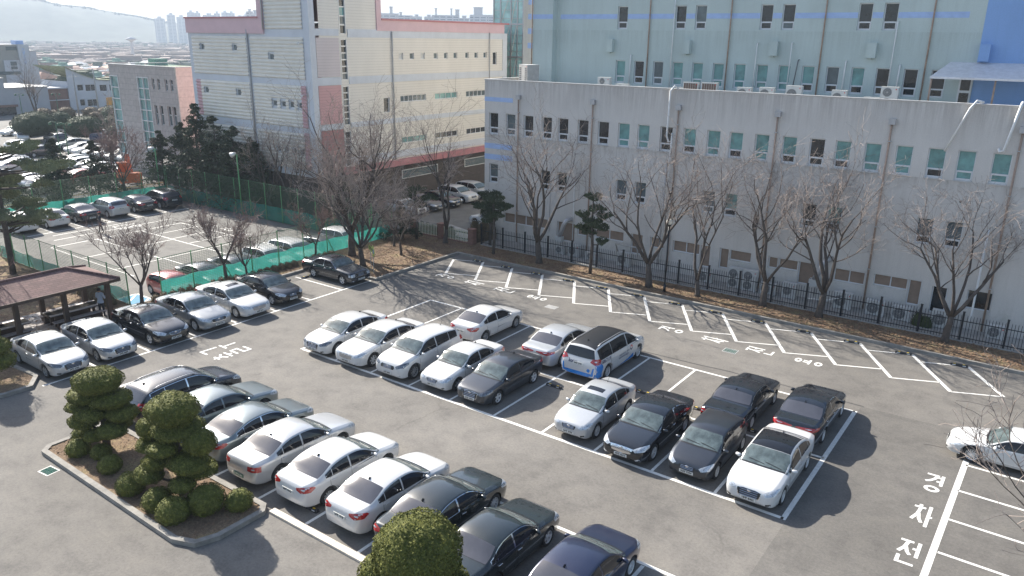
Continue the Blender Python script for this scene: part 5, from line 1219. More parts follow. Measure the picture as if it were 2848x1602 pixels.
bare_tree(17,(-10.4,17.3,.05),4,'small twin-stemmed tree at the back of the dry lawn',GB,.9,h=4.0,spread=1.25,stems=5,trunk=.10,tr_h=.28)
sm=dict(h=4.7,spread=1.45,stems=5,trunk=.11,tr_h=.30,density=1.1)
bare_tree(18,(-12.2,-1.4,.05),.2,'low spreading bare tree between the gazebo and the black sedan',GC,1.0,('bark','twig_red'),**sm)
bare_tree(19,(-12.2,4.3,.05),1.2,'low spreading bare tree behind the pearl white saloon',GC,.98,('bark','twig_red'),**sm)
bare_tree(18,(-12.0,5.6,.05),3.2,'thin bare tree close beside another low tree at the net',GC,.7,('bark','twig_red'),**sm)
bare_tree(19,(-12.2,11.3,.05),4.2,'small bare tree at the net behind the old black sedan',GC,.78,('bark','twig_red'),**sm)
bare_tree(18,(-13.4,-9.6,.05),5.0,'bare tree leaning over the gazebo roof',GC,1.05,('bark','twig_red'),**sm)
bare_tree(11,(-30.0,21.3,LOW),1.5,'tall bare tree before the left face of the pink hall','bare trees beside the pink hall',.95,**V)
bare_tree(12,(-26.5,21.0,LOW),2.8,'tall bare tree at the corner of the pink hall','bare trees beside the pink hall',.93,**V)
bare_tree(14,(-21.5,20.9,LOW),.8,'tall bare tree between the green fence and the red hall panel','bare trees beside the pink hall',.9,**V)
bare_tree(19,(-47.6,17.2,LOW),.8,'bare tree in front of the orange excavator','bare trees by the far car park',1.3,**sm)
bare_tree(18,(-55.5,20.5,LOW),2.8,'bare tree beside the granite office corner','bare trees by the far car park',1.25,**sm)
bare_tree(17,(-80,33.5,LOW),2.8,'round bare tree among the far parked cars','bare trees by the far car park',1.6,h=4.0,spread=1.25,stems=5,trunk=.10,tr_h=.28)
bare_tree(14,(-120,41,LOW),.5,'tall thin bare tree before the far grey windowless wall','bare trees by the far car park',1.25,**V)
# a branch leaning in at the right edge, over the white coupe
bare_tree(20,(31.9,-2.9,0),2.6,'bare twiggy tree reaching in from the right edge over the compact bays',None,1.0,h=6.3,spread=1.35,stems=6,trunk=.12,tr_h=.2,density=.9)

# ---- clipped trees: many small tufts over lumpy pads
def tufts(mb, c, rad, n, size, rng, m=0, squash=1., lump=.12, bottom=-.75):
    c=Vector(c)
    for _ in range(n):
        z=rng.uniform(bottom,1); a=rng.uniform(0,2*PI); s=math.sqrt(max(0,1-z*z)); d=Vector((s*math.cos(a),s*math.sin(a),z))
        k=1+lump*noise.noise(d*2.1+c*1.7)+.05*noise.noise(d*7+c*3)
        k*=rng.uniform(.972,1.018)
        p=c+Vector((d.x*rad[0],d.y*rad[1],d.z*rad[2]))*k
        nn=(Vector((d.x/rad[0],d.y/rad[1],d.z/rad[2]))).normalized()
        nn=(nn+Vector((rng.gauss(0,.33),rng.gauss(0,.33),rng.gauss(0,.33)))).normalized()
        u=nn.orthogonal().normalized(); v=nn.cross(u); t=rng.uniform(0,6.28); u,v=u*math.cos(t)+v*math.sin(t),v*math.cos(t)-u*math.sin(t)
        s1=size*rng.uniform(.6,1.3); tip=nn*s1*.45
        mb.add([p-u*s1*.5-v*s1*.25,p+u*s1*.5-v*s1*.25,p+v*s1*.5+tip],[(0,1,2)],m)
def core(mb,c,rad,k=.9,m=0,n=12,lump=.12):
    vs=[];R0=n
    c=Vector(c)
    for i in range(1,R0):
        z=math.cos(PI*i/R0); s=math.sin(PI*i/R0)
        for j in range(2*R0):
            a=PI*j/R0; d=Vector((s*math.cos(a),s*math.sin(a),z)); q=(1+lump*noise.noise(d*2.1+c*1.7)+.05*noise.noise(d*7+c*3))*k
            vs.append(c+Vector((d.x*rad[0],d.y*rad[1],d.z*rad[2]))*q)
    b=len(vs); vs+= [c+Vector((0,0,rad[2]*k)),c-Vector((0,0,rad[2]*k))]; w=2*R0
    fs=[(i*w+j,(i+1)*w+j,(i+1)*w+(j+1)%w,i*w+(j+1)%w) for i in range(R0-2) for j in range(w)]
    fs+=[(b,j,(j+1)%w) for j in range(w)]+[((R0-2)*w+(j+1)%w,(R0-2)*w+j,b+1) for j in range(w)]
    mb.add(vs,fs,m)
def topiary(loc,pads,label,h,seed=1,dens=1.15,leaf=.047,mat='juniper'):
    rng=random.Random(seed); t=thing('clipped_tree',loc,0,label,'tree','clipped round-headed trees')
    tr=MB(); tr.tube([(0,0,-.05),(.05,.02,h*.3),(-.02,.05,h*.6),(0,0,h*.9)],[.16,.13,.10,.05],8)
    for (x,y,z,rx,ry,rz) in pads: tr.tube([(0,0,max(.3,z-.5)),(x*.55,y*.55,z-.25),(x*.85,y*.85,z-.1)],[.07,.045,.03],5)
    tr.build('trunk',MT['bark'],t,True)
    for i,(x,y,z,rx,ry,rz) in enumerate(pads):
        mb=MB(); core(mb,(x,y,z),(rx,ry,rz),.93,1,14); area=rx*ry+rx*rz+ry*rz
        tufts(mb,(x,y,z),(rx,ry,rz),int(area*2600*dens*(.055/leaf)**2),leaf,rng)
        mb.build('foliage_pad',[MT[mat],MT[mat]],t,False)
    return t
topiary((2.1,-10.95,.1),[(0,.05,2.72,.88,.85,.46),(-.45,-.1,2.12,.78,.75,.26),(.5,.2,2.08,.75,.7,.27),(-.75,-.3,1.62,.60,.56,.24),(.15,-.45,1.60,.62,.5,.22),(.95,.3,1.60,.58,.55,.26),(-.6,.45,1.45,.5,.5,.24),(1.05,-.2,1.12,.56,.5,.24),(-.5,-.45,1.12,.62,.5,.24),(.35,.4,1.05,.6,.5,.24),(.3,-.5,.8,.4,.35,.2)],'clipped cloud-pruned tree, the left of the two on the planted island',2.9,3)
topiary((7.1,-11.0,.1),[(0,.05,3.10,.88,.84,.52),(.05,.1,2.42,.90,.82,.28),(-.95,-.25,2.25,.50,.46,.38),(1.05,.25,2.15,.55,.5,.42),(-.95,-.3,1.65,.52,.5,.28),(.1,-.55,1.92,.52,.45,.22),(.85,-.1,1.50,.72,.62,.28),(-.35,-.6,1.32,.46,.40,.24),(-.9,.3,1.15,.45,.45,.24),(.6,.3,1.02,.75,.6,.24),(-.65,-.7,.82,.55,.45,.30),(.9,-.45,.85,.45,.4,.22)],'clipped cloud-pruned tree with many layers, right of the pair on the planted island',3.4,5)
topiary((17.95,-11.0,.1),[(0,0,2.45,1.12,1.12,.95),(-.75,-.55,1.75,.62,.6,.5),(1.0,.0,1.55,.65,.65,.5),(.0,-.8,1.3,.85,.6,.5),(.3,.2,1.3,1.05,1.0,.6)],'big rounded bush-like clipped tree at the bottom edge, in front of the black fastback',2.7,7,1.3,.05)
topiary((-7.6,-11.0,.1),[(0,0,2.9,.6,.6,.5),(.15,-.1,2.25,.75,.7,.42),(.2,.1,1.65,.85,.8,.42),(.3,.05,1.05,.95,.9,.42)],'dark stacked clipped tree cut by the left edge below the gazebo',3.1,9,.7,.07)
# low clipped balls on the island
def ball(loc,r,label,mat='juniper',seed=1,sz=.85,leaf=.05,group='low clipped round shrubs on the island',name='round_shrub',cat='shrub',dens=1.):
    rng=random.Random(seed); t=thing(name,loc,0,label,cat,group); mb=MB(); core(mb,(0,0,r*sz*.75),(r,r,r*sz),.93,1,10); tufts(mb,(0,0,r*sz*.75),(r,r,r*sz),int(3*r*r*2300*dens*(.05/leaf)**2),leaf,rng,bottom=-.9)
    mb.build('foliage',[MT[mat],MT[mat]],t); st_=MB(); st_.tube([(0,0,-.05),(0,0,r*.5)],.04,5); st_.build('stem',MT['bark'],t); return t
for i,(x,y,r,lab) in enumerate([(.95,-11.2,.42,'round shrub at the left tip of the island'),(1.85,-11.85,.42,'round shrub on the kerb below the left clipped tree'),(2.7,-11.45,.36,'dark round shrub in the shade right of the left clipped tree'),(3.9,-11.75,.40,'flat round shrub in the bare middle of the island'),
        (5.75,-12.0,.48,'round shrub under the lower left pads of the right clipped tree'),(7.35,-12.0,.48,'round shrub below the trunk of the right clipped tree'),(8.35,-12.05,.52,'big round shrub at the bottom corner of the island'),(8.7,-11.1,.60,'largest round shrub near the right end of the island'),(9.45,-10.4,.44,'round shrub with golden top at the right end of the island by the cream kerb')]):
    ball((x,y,.1),r,lab,seed=20+i)

# ---- evergreens
def conifer(loc,h,r,label,seed,group='dark evergreens between the lots and the pink hall',mat='cedar',n=2600,leaf=.17,name='evergreen_tree',shape=1.0,irregular=.25):
    rng=random.Random(seed); t=thing(name,loc,rng.uniform(0,6),label,'tree',group); tr=MB(); tr.tube([(0,0,-.1),(.1,0,h*.5),(0,.05,h*.97)],[.16,.10,.02],7)
    mb=MB(); nb=int(h*12)
    for i in range(nb):
        f=rng.uniform(.14,.98); z=h*f; a=rng.uniform(0,6.28); L=r*((1-f)**.85*shape*1.05+.06)*rng.uniform(1-irregular*2.1,1+irregular*1.2)
        d=Vector((math.cos(a),math.sin(a),rng.uniform(-.05,.35)))
        pts=[Vector((0,0,z)),Vector((0,0,z))+d*L*.6+Vector((0,0,.05)),Vector((0,0,z))+d*L-Vector((0,0,L*.22))]
        tr.tube(pts,[.035,.02,.008],3,caps=False)
        k=int(n/nb)
        for j in range(k):
            u=rng.uniform(.25,1)**.7; p=pts[0].lerp(pts[1],u/.6) if u<.6 else pts[1].lerp(pts[2],(u-.6)/.4)
            w=L*.28*(1.1-u*.6); p=p+Vector((rng.gauss(0,w),rng.gauss(0,w),rng.gauss(0,w*.45)))
            nn=Vector((rng.gauss(0,.7),rng.gauss(0,.7),1)).normalized(); q=nn.orthogonal().normalized(); v=nn.cross(q); s=leaf*rng.uniform(.5,1.4)
            tt=rng.uniform(0,6.28); q,v=q*math.cos(tt)+v*math.sin(tt),v*math.cos(tt)-q*math.sin(tt)
            mb.add([p-q*s*.9,p+v*s*.35,p+q*s*.9-Vector((0,0,s*.4)),p-v*s*.35],[(0,1,2,3)])
    tr.build('trunk',MT['bark'],t,True); mb.build('crown',MT[mat],t); return t
for i,(x,y,h,r,lab) in enumerate([(-46.2,20.6,6.6,2.4,'narrow evergreen at the back corner of the green fence'),(-43.6,21.4,7.6,2.9,'dark evergreen before the granite office and pink hall gap'),(-40.8,21.3,9.6,3.2,'tallest dark evergreen before the left end of the pink hall'),(-38.0,21.4,8.7,3.0,'dark evergreen second from the tallest before the hall'),
        (-35.2,21.4,7.8,2.9,'bushy evergreen in the middle of the dark group'),(-32.6,21.5,7.0,2.8,'lower evergreen at the right of the dark group'),(-50.6,12.2,6.2,2.4,'dark evergreen behind the teal net left of the standing man'),(-49.6,15.4,5.8,2.2,'dark evergreen behind the teal net above the silver crossover'),
        (-50.5,8.0,3.2,1.7,'low evergreen behind the white sedan in the lower lot'),(-46.6,10.2,2.6,1.3,'small evergreen close behind the back fence net')]):
    conifer((x,y,LOW),h,r,lab,40+i,n=5600,leaf=.17)
for x,y,h,lab in ((-11.6,19.4,2.6,'small dark conifer at the end of the green fence by the lawn'),(-19.5,20.8,5.0,'evergreen behind the lawn-side end of the green fence')): conifer((x,y,LOW if y>20 else 0),h,1.5,lab,60+int(h),n=1500,group='small evergreens by the lawn')
def padpine(loc,h,pads,label,seed,mat='pine',group='cloud-pruned pines by the black fence',leaf=.13,trunk=.10,n=900):
    rng=random.Random(seed); t=thing('pruned_pine',loc,0,label,'tree',group); tr=MB(); tr.tube([(0,0,-.1),(.08,0,h*.35),(-.04,.05,h*.7),(0,0,h*.95)],[trunk*1.2,trunk,trunk*.8,trunk*.3],7); mb=MB()
    for x,y,z,r in pads:
        tr.tube([(0,0,z-.35),(x*.6,y*.6,z-.25),(x,y,z-.05)],[trunk*.5,trunk*.35,.02],5)
        for _ in range(int(n*r)):
            a=rng.uniform(0,6.28); q=r*math.sqrt(rng.random()); p=Vector((x+q*math.cos(a),y+q*math.sin(a),z+rng.uniform(-.22,.30)*(1.15-q/r)+.10*math.sin(x*9+a*2)))
            d=Vector((rng.gauss(0,.6),rng.gauss(0,.6),rng.uniform(.2,1))).normalized(); u=d.orthogonal().normalized()*.012*3
            s=leaf*rng.uniform(.6,1.3); mb.add([p-u,p+u,p+d*s],[(0,1,2)])
            u2=d.cross(u).normalized()*.03; mb.add([p-u2,p+u2,p+d*s*.9],[(0,1,2)])
    tr.build('trunk',MT['bark'],t,True); mb.build('crown',MT[mat],t); return t
padpine((4.74,20.3,.05),5.3,[(0,0,5.15,.62),(.3,.1,4.4,.6),(-.7,-.1,3.9,.5),(.85,.1,4.0,.55),(.1,-.1,3.5,.65),(-.75,0,3.0,.5),(.6,.1,3.2,.55),(.8,0,2.3,.4),(-.3,.2,2.75,.5)],'small clipped pine with dark needle pads before the wing',71)
padpine((-3.3,20.2,.05),4.3,[(0,0,4.0,.8),(.8,.2,3.5,.7),(-.9,.1,3.3,.8),(.3,-.2,2.9,.7),(-.5,.2,2.4,.6)],'pruned pine at the corner of the white wing',72)
padpine((-5.0,22.0,-.4),4.6,[(0,0,4.3,.9),(.9,.1,3.6,.8),(-.8,.1,3.4,.8),(.1,0,2.9,.8)],'pruned pine behind the brick-pillared fence near the wing corner',73)
padpine((-10.6,20.0,.05),4.0,[(0,0,3.8,.9),(1.1,.2,3.3,.8),(-1.2,0,3.2,.9),(.5,-.4,2.8,.7)],'pruned pine on the lawn before the service road',74)
# large pine at the left edge
padpine((-15.6,-5.6,.05),7.6,[(0,0,7.0,1.3),(-1.3,.8,6.3,1.2),(1.0,1.2,6.2,1.1),(-.3,2.0,5.6,1.2),(-2.0,1.9,5.2,1.2),(.8,2.8,4.9,1.0),(-1.0,3.2,4.4,1.1),(-2.8,.5,5.0,1.2),(0.4,1.0,4.3,1.0),(-2.2,3.0,3.7,1.0)],'large loose pine at the left edge behind the gazebo',75,leaf=.2,trunk=.16,n=1100,group=None) if 0 else None
rngp=random.Random(77)
padpine((-24.6,-3.0,.03),8.2,[(rngp.uniform(-2.9,2.8),rngp.uniform(-2.2,3.0),rngp.uniform(2.6,8.3),rngp.uniform(.6,1.15)) for _ in range(34)],'large loose pine at the left edge beyond the gazebo',75,leaf=.20,trunk=.17,n=640,group='loose pines at the left edge',mat='pine_glint')
padpine((-30.5,-3.4,.03),6.4,[(rngp.uniform(-2.4,2.4),rngp.uniform(-2,2.6),rngp.uniform(2.4,6.2),rngp.uniform(.6,1.0)) for _ in range(18)],'second loose pine farther behind at the left edge',76,leaf=.20,trunk=.15,n=520,group='loose pines at the left edge',mat='pine_glint')
# hedges along the kerb and the net
def hedge(pts,w,h,label,mat,seed,group='low brown hedges',leaf=.06):
    rng=random.Random(seed); mb=MB()
    for i in range(len(pts)-1):
        a=Vector(pts[i]);b=Vector(pts[i+1]);L=(b-a).length;k=max(2,int(L/.5))
        for j in range(k):
            p=a.lerp(b,(j+.5)/k); r=(rng.uniform(.9,1.1)*.36,w/2*rng.uniform(.9,1.1),h*rng.uniform(.85,1.05)); core(mb,(p.x,p.y,0.05),r,.9,0,7); tufts(mb,(p.x,p.y,.05),r,260,leaf,rng,bottom=0)
    o=mb.build('hedge',MT[mat]); return tag(o,label,'hedge',group)
hedge([(-12.0,-.9),(-12.0,2.4)],.6,.55,'low brown hedge between the gazebo and the blue bay','shrub',81)
hedge([(-12.0,2.9),(-11.9,5.0)],.6,.55,'low brown hedge behind the pearl white saloon','shrub',82)
hedge([(-12.1,5.9),(-12.0,9.6)],.5,.4,'thin brown hedge under the green net by the empty bay','shrub',83)
hedge([(-12.0,10.2),(-11.9,12.8)],.5,.45,'thin brown hedge under the green net at the lawn','shrub',84)
hedge([(-13.6,-2.4),(-17.4,-2.2)],.9,.75,'brown hedge behind the long bench of the gazebo','shrub',85)
hedge([(-20.4,-2.5),(-18.4,-2.4)],.9,.7,'brown hedge beyond the gazebo roof','shrub',86)
hedge([(-7.3,22.6),(-5.9,23.8)],1.6,1.6,'tall reddish shrub at the wing corner','shrub',87,leaf=.1)
hedge([(-12.4,22.2),(-9,22.6)],.7,.75,'dark green shrubs behind the brick-pillared fence','shrub_green',88)
hedge([(24.0,22.9),(24.8,22.9)],.5,.8,'green shrub between the cooling units','shrub_green',89)
# dead leaves and grass tufts on the soil (nobody could count them)
rng=random.Random(5); lf=MB()
def scatter(poly,n,z,s):
    xs=[p[0] for p in poly]; ys=[p[1] for p in poly]; c=0
    while c<n:
        x=rng.uniform(min(xs),max(xs)); y=rng.uniform(min(ys),max(ys)); ins=False
        for i in range(len(poly)):
            x1,y1=poly[i];x2,y2=poly[i-1]
            if (y1>y)!=(y2>y) and x<(x2-x1)*(y-y1)/(y2-y1)+x1: ins=not ins
        if not ins: continue
        c+=1; k=s*rng.uniform(.5,1.5); a=rng.uniform(0,6.28); u=Vector((math.cos(a),math.sin(a),rng.uniform(-.5,.5)))*k; v=Vector((-math.sin(a),math.cos(a),rng.uniform(-.5,.5)))*k*.5; p=Vector((x,y,z+k*.3+rng.uniform(0,.03)))
        lf.add([p-u,p+v,p+u,p-v],[(0,1,2,3)],rng.choice((0,0,1,1,2)))
scatter([(-12.3,10.7),(-5.7,10.7),(-5.7,21.2),(-12.3,21.2)],5200,.03,.06); scatter([(-5.5,18.9),(33,18.9),(33,21.6),(-5.5,21.6)],7500,.03,.06)
scatter([(.5,-12.3),(9.9,-12.3),(9.9,-9.9),(.5,-9.9)],1800,.12,.035); scatter([(-12.4,-1),(-10.8,-1),(-10.8,10.5),(-12.4,10.5)],1500,.03,.05); scatter([(-24,-11),(-11,-11),(-11,-2),(-24,-2)],4200,.03,.055)
tag(lf.build('dead_leaves',[M('brown_leaf_litter',(.20,.12,.07),.9,var=.3,scale=9),M('straw_grass',(.34,.28,.15),.9,var=.3,scale=9),M('pale_leaf',(.40,.30,.22),.9,var=.3,scale=9)]),kind='stuff')
# ---------------------------------------------------------------- fences
MT['green_metal']=M('green_fence_metal',(.10,.30,.12),.5,.1,var=.15); MT['wire']=M('green_wire',(.045,.12,.06),.6,var=.1); MT['black_metal']=M('black_fence_metal',(.014,.017,.022),.45,.1,var=.1)
def net_mat():
    m=bpy.data.materials.new('teal_shade_net'); m.use_nodes=True; nt=m.node_tree; nt.nodes.clear()
    o=nt.nodes.new('ShaderNodeOutputMaterial'); a=nt.nodes.new('ShaderNodeBsdfDiffuse'); b=nt.nodes.new('ShaderNodeBsdfTranslucent'); c=nt.nodes.new('ShaderNodeBsdfTransparent')
    col=ramp(nt,noise_tex(nt,1.1,4,.6,mapped(nt)),[(.3,(.05,.34,.30)),(.7,(.09,.47,.40))])
    nt.links.new(col,a.inputs[0]); nt.links.new(col,b.inputs[0]); m1=nt.nodes.new('ShaderNodeMixShader'); m1.inputs[0].default_value=.5; nt.links.new(a.outputs[0],m1.inputs[1]); nt.links.new(b.outputs[0],m1.inputs[2])
    m2=nt.nodes.new('ShaderNodeMixShader'); m2.inputs[0].default_value=.40; nt.links.new(m1.outputs[0],m2.inputs[1]); nt.links.new(c.outputs[0],m2.inputs[2]); nt.links.new(m2.outputs[0],o.inputs[0]); return m
MT['net']=net_mat()
def mesh_fence(label,pts,z,h,nz0,nz1,step=2.0,braces=()):
    t=thing('mesh_fence',(pts[0][0],pts[0][1],z),0,label,'fence','green mesh fences of the lower lot'); o=Vector((pts[0][0],pts[0][1],0)); k=0
    w=MB(); nt=MB()
    for i in range(len(pts)-1):
        a=Vector((*pts[i],0))-o; b=Vector((*pts[i+1],0))-o; L=(b-a).length; n=max(1,round(L/step)); d=(b-a).normalized(); nn=Vector((-d.y,d.x,0))
        for j in range(n+1):
            if i and j==0: continue
            p=a.lerp(b,j/n); q=MB(); q.tube([p+Vector((0,0,-.1)),p+Vector((0,0,h))],.035,8); q.tube([p+Vector((0,0,h)),p+Vector((0,0,h+.03))],.045,8); q.build('fence_post',MT['green_metal'],t)
            if j%4==2 and braces:
                q=MB(); q.tube([p+Vector((0,0,h*.5)),p+d*.6+Vector((0,0,0))],.028,6); q.build('brace',MT['green_metal'],t)
        for m_ in range(int(h/.10)): zz=.06+m_*.10; w.obox((a+b)/2+Vector((0,0,zz)),d*L/2,nn*.006,Vector((0,0,.007)))
        w.obox((a+b)/2+Vector((0,0,h-.03)),d*L/2,nn*.012,Vector((0,0,.015)))
        x=0
        while x<L: w.obox(a+d*x+Vector((0,0,h/2)),d*.003,nn*.003,Vector((0,0,h/2))); x+=.15
        m=max(4,int(L/.5)); off=nn*.05
        for j in range(m):
            p=a.lerp(b,j/m);q=a.lerp(b,(j+1)/m); s1,s2=[.03*math.sin(u*2.3+i)+.02*math.sin(u*5.1) for u in (j,j+1)]
            v=[(p+nn*(s1)+off),(q+nn*(s2)+off)]; zt1=nz1+.04*math.sin(j*1.7); zt2=nz1+.04*math.sin((j+1)*1.7)
            nt.quad((v[0].x,v[0].y,nz0),(v[1].x,v[1].y,nz0),(v[1].x,v[1].y,zt2),(v[0].x,v[0].y,zt1))
    w.build('wire_mesh',MT['wire'],t); ob=nt.build('shade_net',MT['net'],t); 
    sm_=ob.modifiers.new('thickness','SOLIDIFY'); sm_.thickness=.004
    return t
mesh_fence('green mesh fence with teal net between the lower lot and the gazebo row',[(-12.75,.2),(-12.75,19.3)],0,2.45,.05,1.0,2.05,(1,))
mesh_fence('long green mesh fence with dark teal net before the pink hall',[(-44.3,19.7),(-12.9,19.7)],LOW,3.35,.05,1.35,2.25,(1,))
mesh_fence('green mesh fence with bright teal net behind the back row of the lower lot',[(-44.4,-3),(-44.4,19.6)],LOW,3.2,.05,1.35,2.4)
mesh_fence('green mesh fence at the left end of the lower lot behind the gazebo',[(-29.5,-1.7),(-12.9,-1.7)],0,2.2,.05,.85,2.0,(1,))
wl=MB(); wl.box(-12.85,-12.7,-1.6,19.6,-1.4,.05); st('retaining_wall',wl,MT['conc'])
# black palisade
bf=thing('palisade_fence',(-5.6,21.75,0),0,'long black steel palisade fence in front of the white wing','fence')
x=0;k=0;L=38.0
q=MB(); q.box(0,L,-.02,.02,1.12,1.16); q.box(0,L,-.02,.02,.22,.26); q.build('rail',MT['black_metal'],bf)
while x<=L:
    q=MB(); q.box(x-.05,x+.05,-.05,.05,-.1,1.62); q.box(x-.06,x+.06,-.06,.06,1.62,1.65); q.build('fence_post',MT['black_metal'],bf); x+=2.0
pk=MB(); x=.11
while x<L:
    if abs(x%2.0)>.08: pk.box(x-.013,x+.013,-.034,-.021,.05,1.42); pk.add([(x-.013,-.034,1.42),(x+.013,-.034,1.42),(x+.013,-.021,1.42),(x-.013,-.021,1.42),(x,-.027,1.5)],[(0,1,4),(1,2,4),(2,3,4),(3,0,4)])
    x+=.142
pk.build('picket',MT['black_metal'],bf)['kind']='stuff'
q=MB(); q.box(0,L,-.10,.10,-.1,.09); q.build('plinth',MT['conc'],bf)
# brick-pillared fence at the lawn
MT['pillar']=brick_mat('pillar_brick',(.20,.085,.06),(.25,.11,.08),(.22,.18,.16),1.); MT['cream_slat']=M('cream_slats',(.58,.56,.44),.6,var=.08)
pf=thing('pillar_fence',(-12.2,21.45,0),0,'low fence of brick pillars with cream and green slats behind the dry lawn','fence')
for i,x in enumerate((0,2.9,5.95)):
    q=MB(); q.box(x-.23,x+.23,-.23,.23,-.1,1.15); p=q.build('brick_pillar',MT['pillar'],pf); q=MB(); q.box(x-.27,x+.27,-.27,.27,1.15,1.22); q.build('cap',MT['pillar'],p)
for a,b in ((.23,2.67),(3.13,5.72)):
    q=MB(); q.box(a,b,-.03,.03,.30,.38); q.box(a,b,-.03,.03,.78,.86); q.build('green_rail',MT['wire'],pf)
    q=MB(); n=int((b-a)/.16)
    for j in range(n): x=a+.08+j*.16; q.box(x-.035,x+.035,-.045,-.031,.12,1.02)
    q.build('slats',MT['cream_slat'],pf)
    q=MB(); q.box(a,b,-.1,.1,-.1,.1); q.build('base',MT['pillar'],pf)
# steps down to the service road
sp=thing('steps',(-10.3,24.0,LOW),0,'flight of pale striped steps beside the reddish shrub','steps')
q=MB()
for i in range(7): q.box(-.3+i*.3,0+i*.3,-.9,.1,-.1,1.0-i*.14)
q.build('treads',MT['conc'],sp); q=MB()
for i in range(7): q.box(-.31+i*.3,-.24+i*.3,-.9,.1,1.001-i*.14,1.012-i*.14)
q.build('nosing',MT['white'],sp)

# ---------------------------------------------------------------- gazebo and benches
MT['timber']=M('dark_stained_timber',(.075,.045,.030),.7,var=.3,scale=3,vs=(1,1,.3)); MT['bench_top']=M('pale_grey_bench_top',(.42,.37,.35),.6,var=.15,scale=3)
MT['shingle']=brick_mat('brown_red_shingles',(.215,.12,.105),(.14,.078,.07),(.09,.05,.046),1.,.34,.16,.012,rot=(0,0,R(90)))
gz=thing('gazebo',(-12.6,-7.0,0),0,'open timber gazebo with a brown-red shingled hipped roof','gazebo')
x0,x1,y0,y1,ze,zr=-1.85,1.85,-4.3,3.85,2.42,3.05
q=MB(); A=(x0,y0,ze);B_c=(x1,y0,ze);C_=(x1,y1,ze);D_=(x0,y1,ze);E_=(0,y0+1.9,zr);F_=(0,y1-1.85,zr)
q.add([A,B_c,C_,D_,E_,F_,(x0,y0,ze-.09),(x1,y0,ze-.09),(x1,y1,ze-.09),(x0,y1,ze-.09)],[(0,1,4),(1,2,5,4),(2,3,5),(3,0,4,5),(0,6,7,1),(1,7,8,2),(2,8,9,3),(3,9,6,0),(9,8,7,6)]); q.build('roof',MT['shingle'],gz)
q=MB()
for a,b in ((A,E_),(B_c,E_),(C_,F_),(D_,F_),(E_,F_)): q.tube([Vector(a)+Vector((0,0,.02)),Vector(b)+Vector((0,0,.03))],.07,6)
q.build('ridge_tiles',MT['shingle'],gz)
q=MB(); q.box(x0-.02,x1+.02,y0-.03,y0,ze-.16,ze-.0); q.box(x0-.02,x1+.02,y1,y1+.03,ze-.16,ze); q.box(x1,x1+.03,y0,y1,ze-.16,ze); q.box(x0-.03,x0,y0,y1,ze-.16,ze); q.build('fascia',MT['timber'],gz)
q=MB(); 
for x in (-1.35,1.35): q.box(x-.08,x+.08,y0+.2,y1-.2,ze-.30,ze-.10)
for y in (-3.6,-1.2,1.1,3.35): q.box(-1.5,1.5,y-.07,y+.07,ze-.285,ze-.095)
q.build('beam',MT['timber'],gz)
for x in (-1.35,1.35):
    for y in (-3.6,-1.2,1.1,3.35):
        q=MB(); q.box(x-.11,x+.11,y-.11,y+.11,-.02,ze-.28); q.build('post',MT['timber'],gz)
pd=MB(); pd.box(-15.6,-10.75,-11.6,-2.9,-.02,.055); st('paving',pd,brick_mat('grey_pavers',(.30,.27,.25),(.34,.31,.28),(.20,.19,.18),1.,.4,.4,.01,rot=(0,0,0)))
def table(loc,L,label,rz=0):
    t=thing('picnic_table',loc,rz,label,'picnic table','long benches and tables under the gazebo')
    q=MB()
    for i in range(4): q.box(-.40+i*.2+.004,-.204+i*.2+.4-.2,-L/2,L/2,.70,.745)
    q.build('table_top',MT['bench_top'],t)
    q=MB(); q.box(-.42,.42,-L/2-.02,L/2+.02,.60,.698); q.build('apron',MT['timber'],t)
    for s in (-1,1):
        for a in (-1,1):
            q=MB(); q.box(s*.28-.06,s*.28+.06,a*(L/2-.35)-.06,a*(L/2-.35)+.06,0,.60); q.build('leg',MT['timber'],t)
        q=MB(); q.box(s*.78-.17,s*.78+.17,-L/2,L/2,.40,.45); q.build('seat',MT['bench_top'],t); q=MB(); q.box(s*.78-.12,s*.78+.12,-L/2+.2,L/2-.2,0,.40); q.build('seat_base',MT['timber'],t)
    return t
table((-12.75,-4.95,.055),2.7,'long picnic table with pale top under the near end of the gazebo')
table((-12.75,-8.55,.055),2.6,'picnic table with pale top under the far-left half of the gazebo')

# ---------------------------------------------------------------- lamp posts, sign, floodlights
def globe_lamp(loc,h,label,grp=None):
    t=thing('lamp_post',loc,0,label,'lamp post',grp); q=MB(); q.tube([(0,0,-.05),(0,0,.5)],.085,10); q.tube([(0,0,.5),(0,0,h-.28)],.05,10); q.build('post',MT['black_metal'],t,True)
    q=MB(); q.lathe((0,0,h-.3),[(.02,0),(.10,.0),(.11,.06),(.06,.09)],12); q.build('collar',MT['black_metal'],t); q=MB(); q.lathe((0,0,h-.05),[(.001,-.19)]+[(.19*math.sin(PI*i/10),-.19*math.cos(PI*i/10)) for i in range(1,10)]+[(.001,.19)],18); q.build('globe',M('opal_globe',(.80,.77,.66),.3,var=.04),t,True); return t
globe_lamp((10.4,19.75,.03),4.5,'black lamp post with one opal globe between two bare trees')
def flood(loc,h,label,d=(1,-.3)):
    t=thing('floodlight',loc,0,label,'floodlight','green floodlight poles of the lower lot'); q=MB(); q.tube([(0,0,-.1),(0,0,h)],.06,8); q.build('pole',MT['green_metal'],t,True)
    d=Vector((d[0],d[1],0)).normalized(); q=MB(); q.tube([Vector((0,0,h-.05)),Vector((0,0,h))+d*.25],.03,6); q.build('arm',MT['green_metal'],t); q=MB(); q.tube([Vector((0,0,h+.12))+d*.12,Vector((0,0,h-.08))+d*.55],[.09,.26],12); q.build('lamp_head',MT['white'],t,True); return t
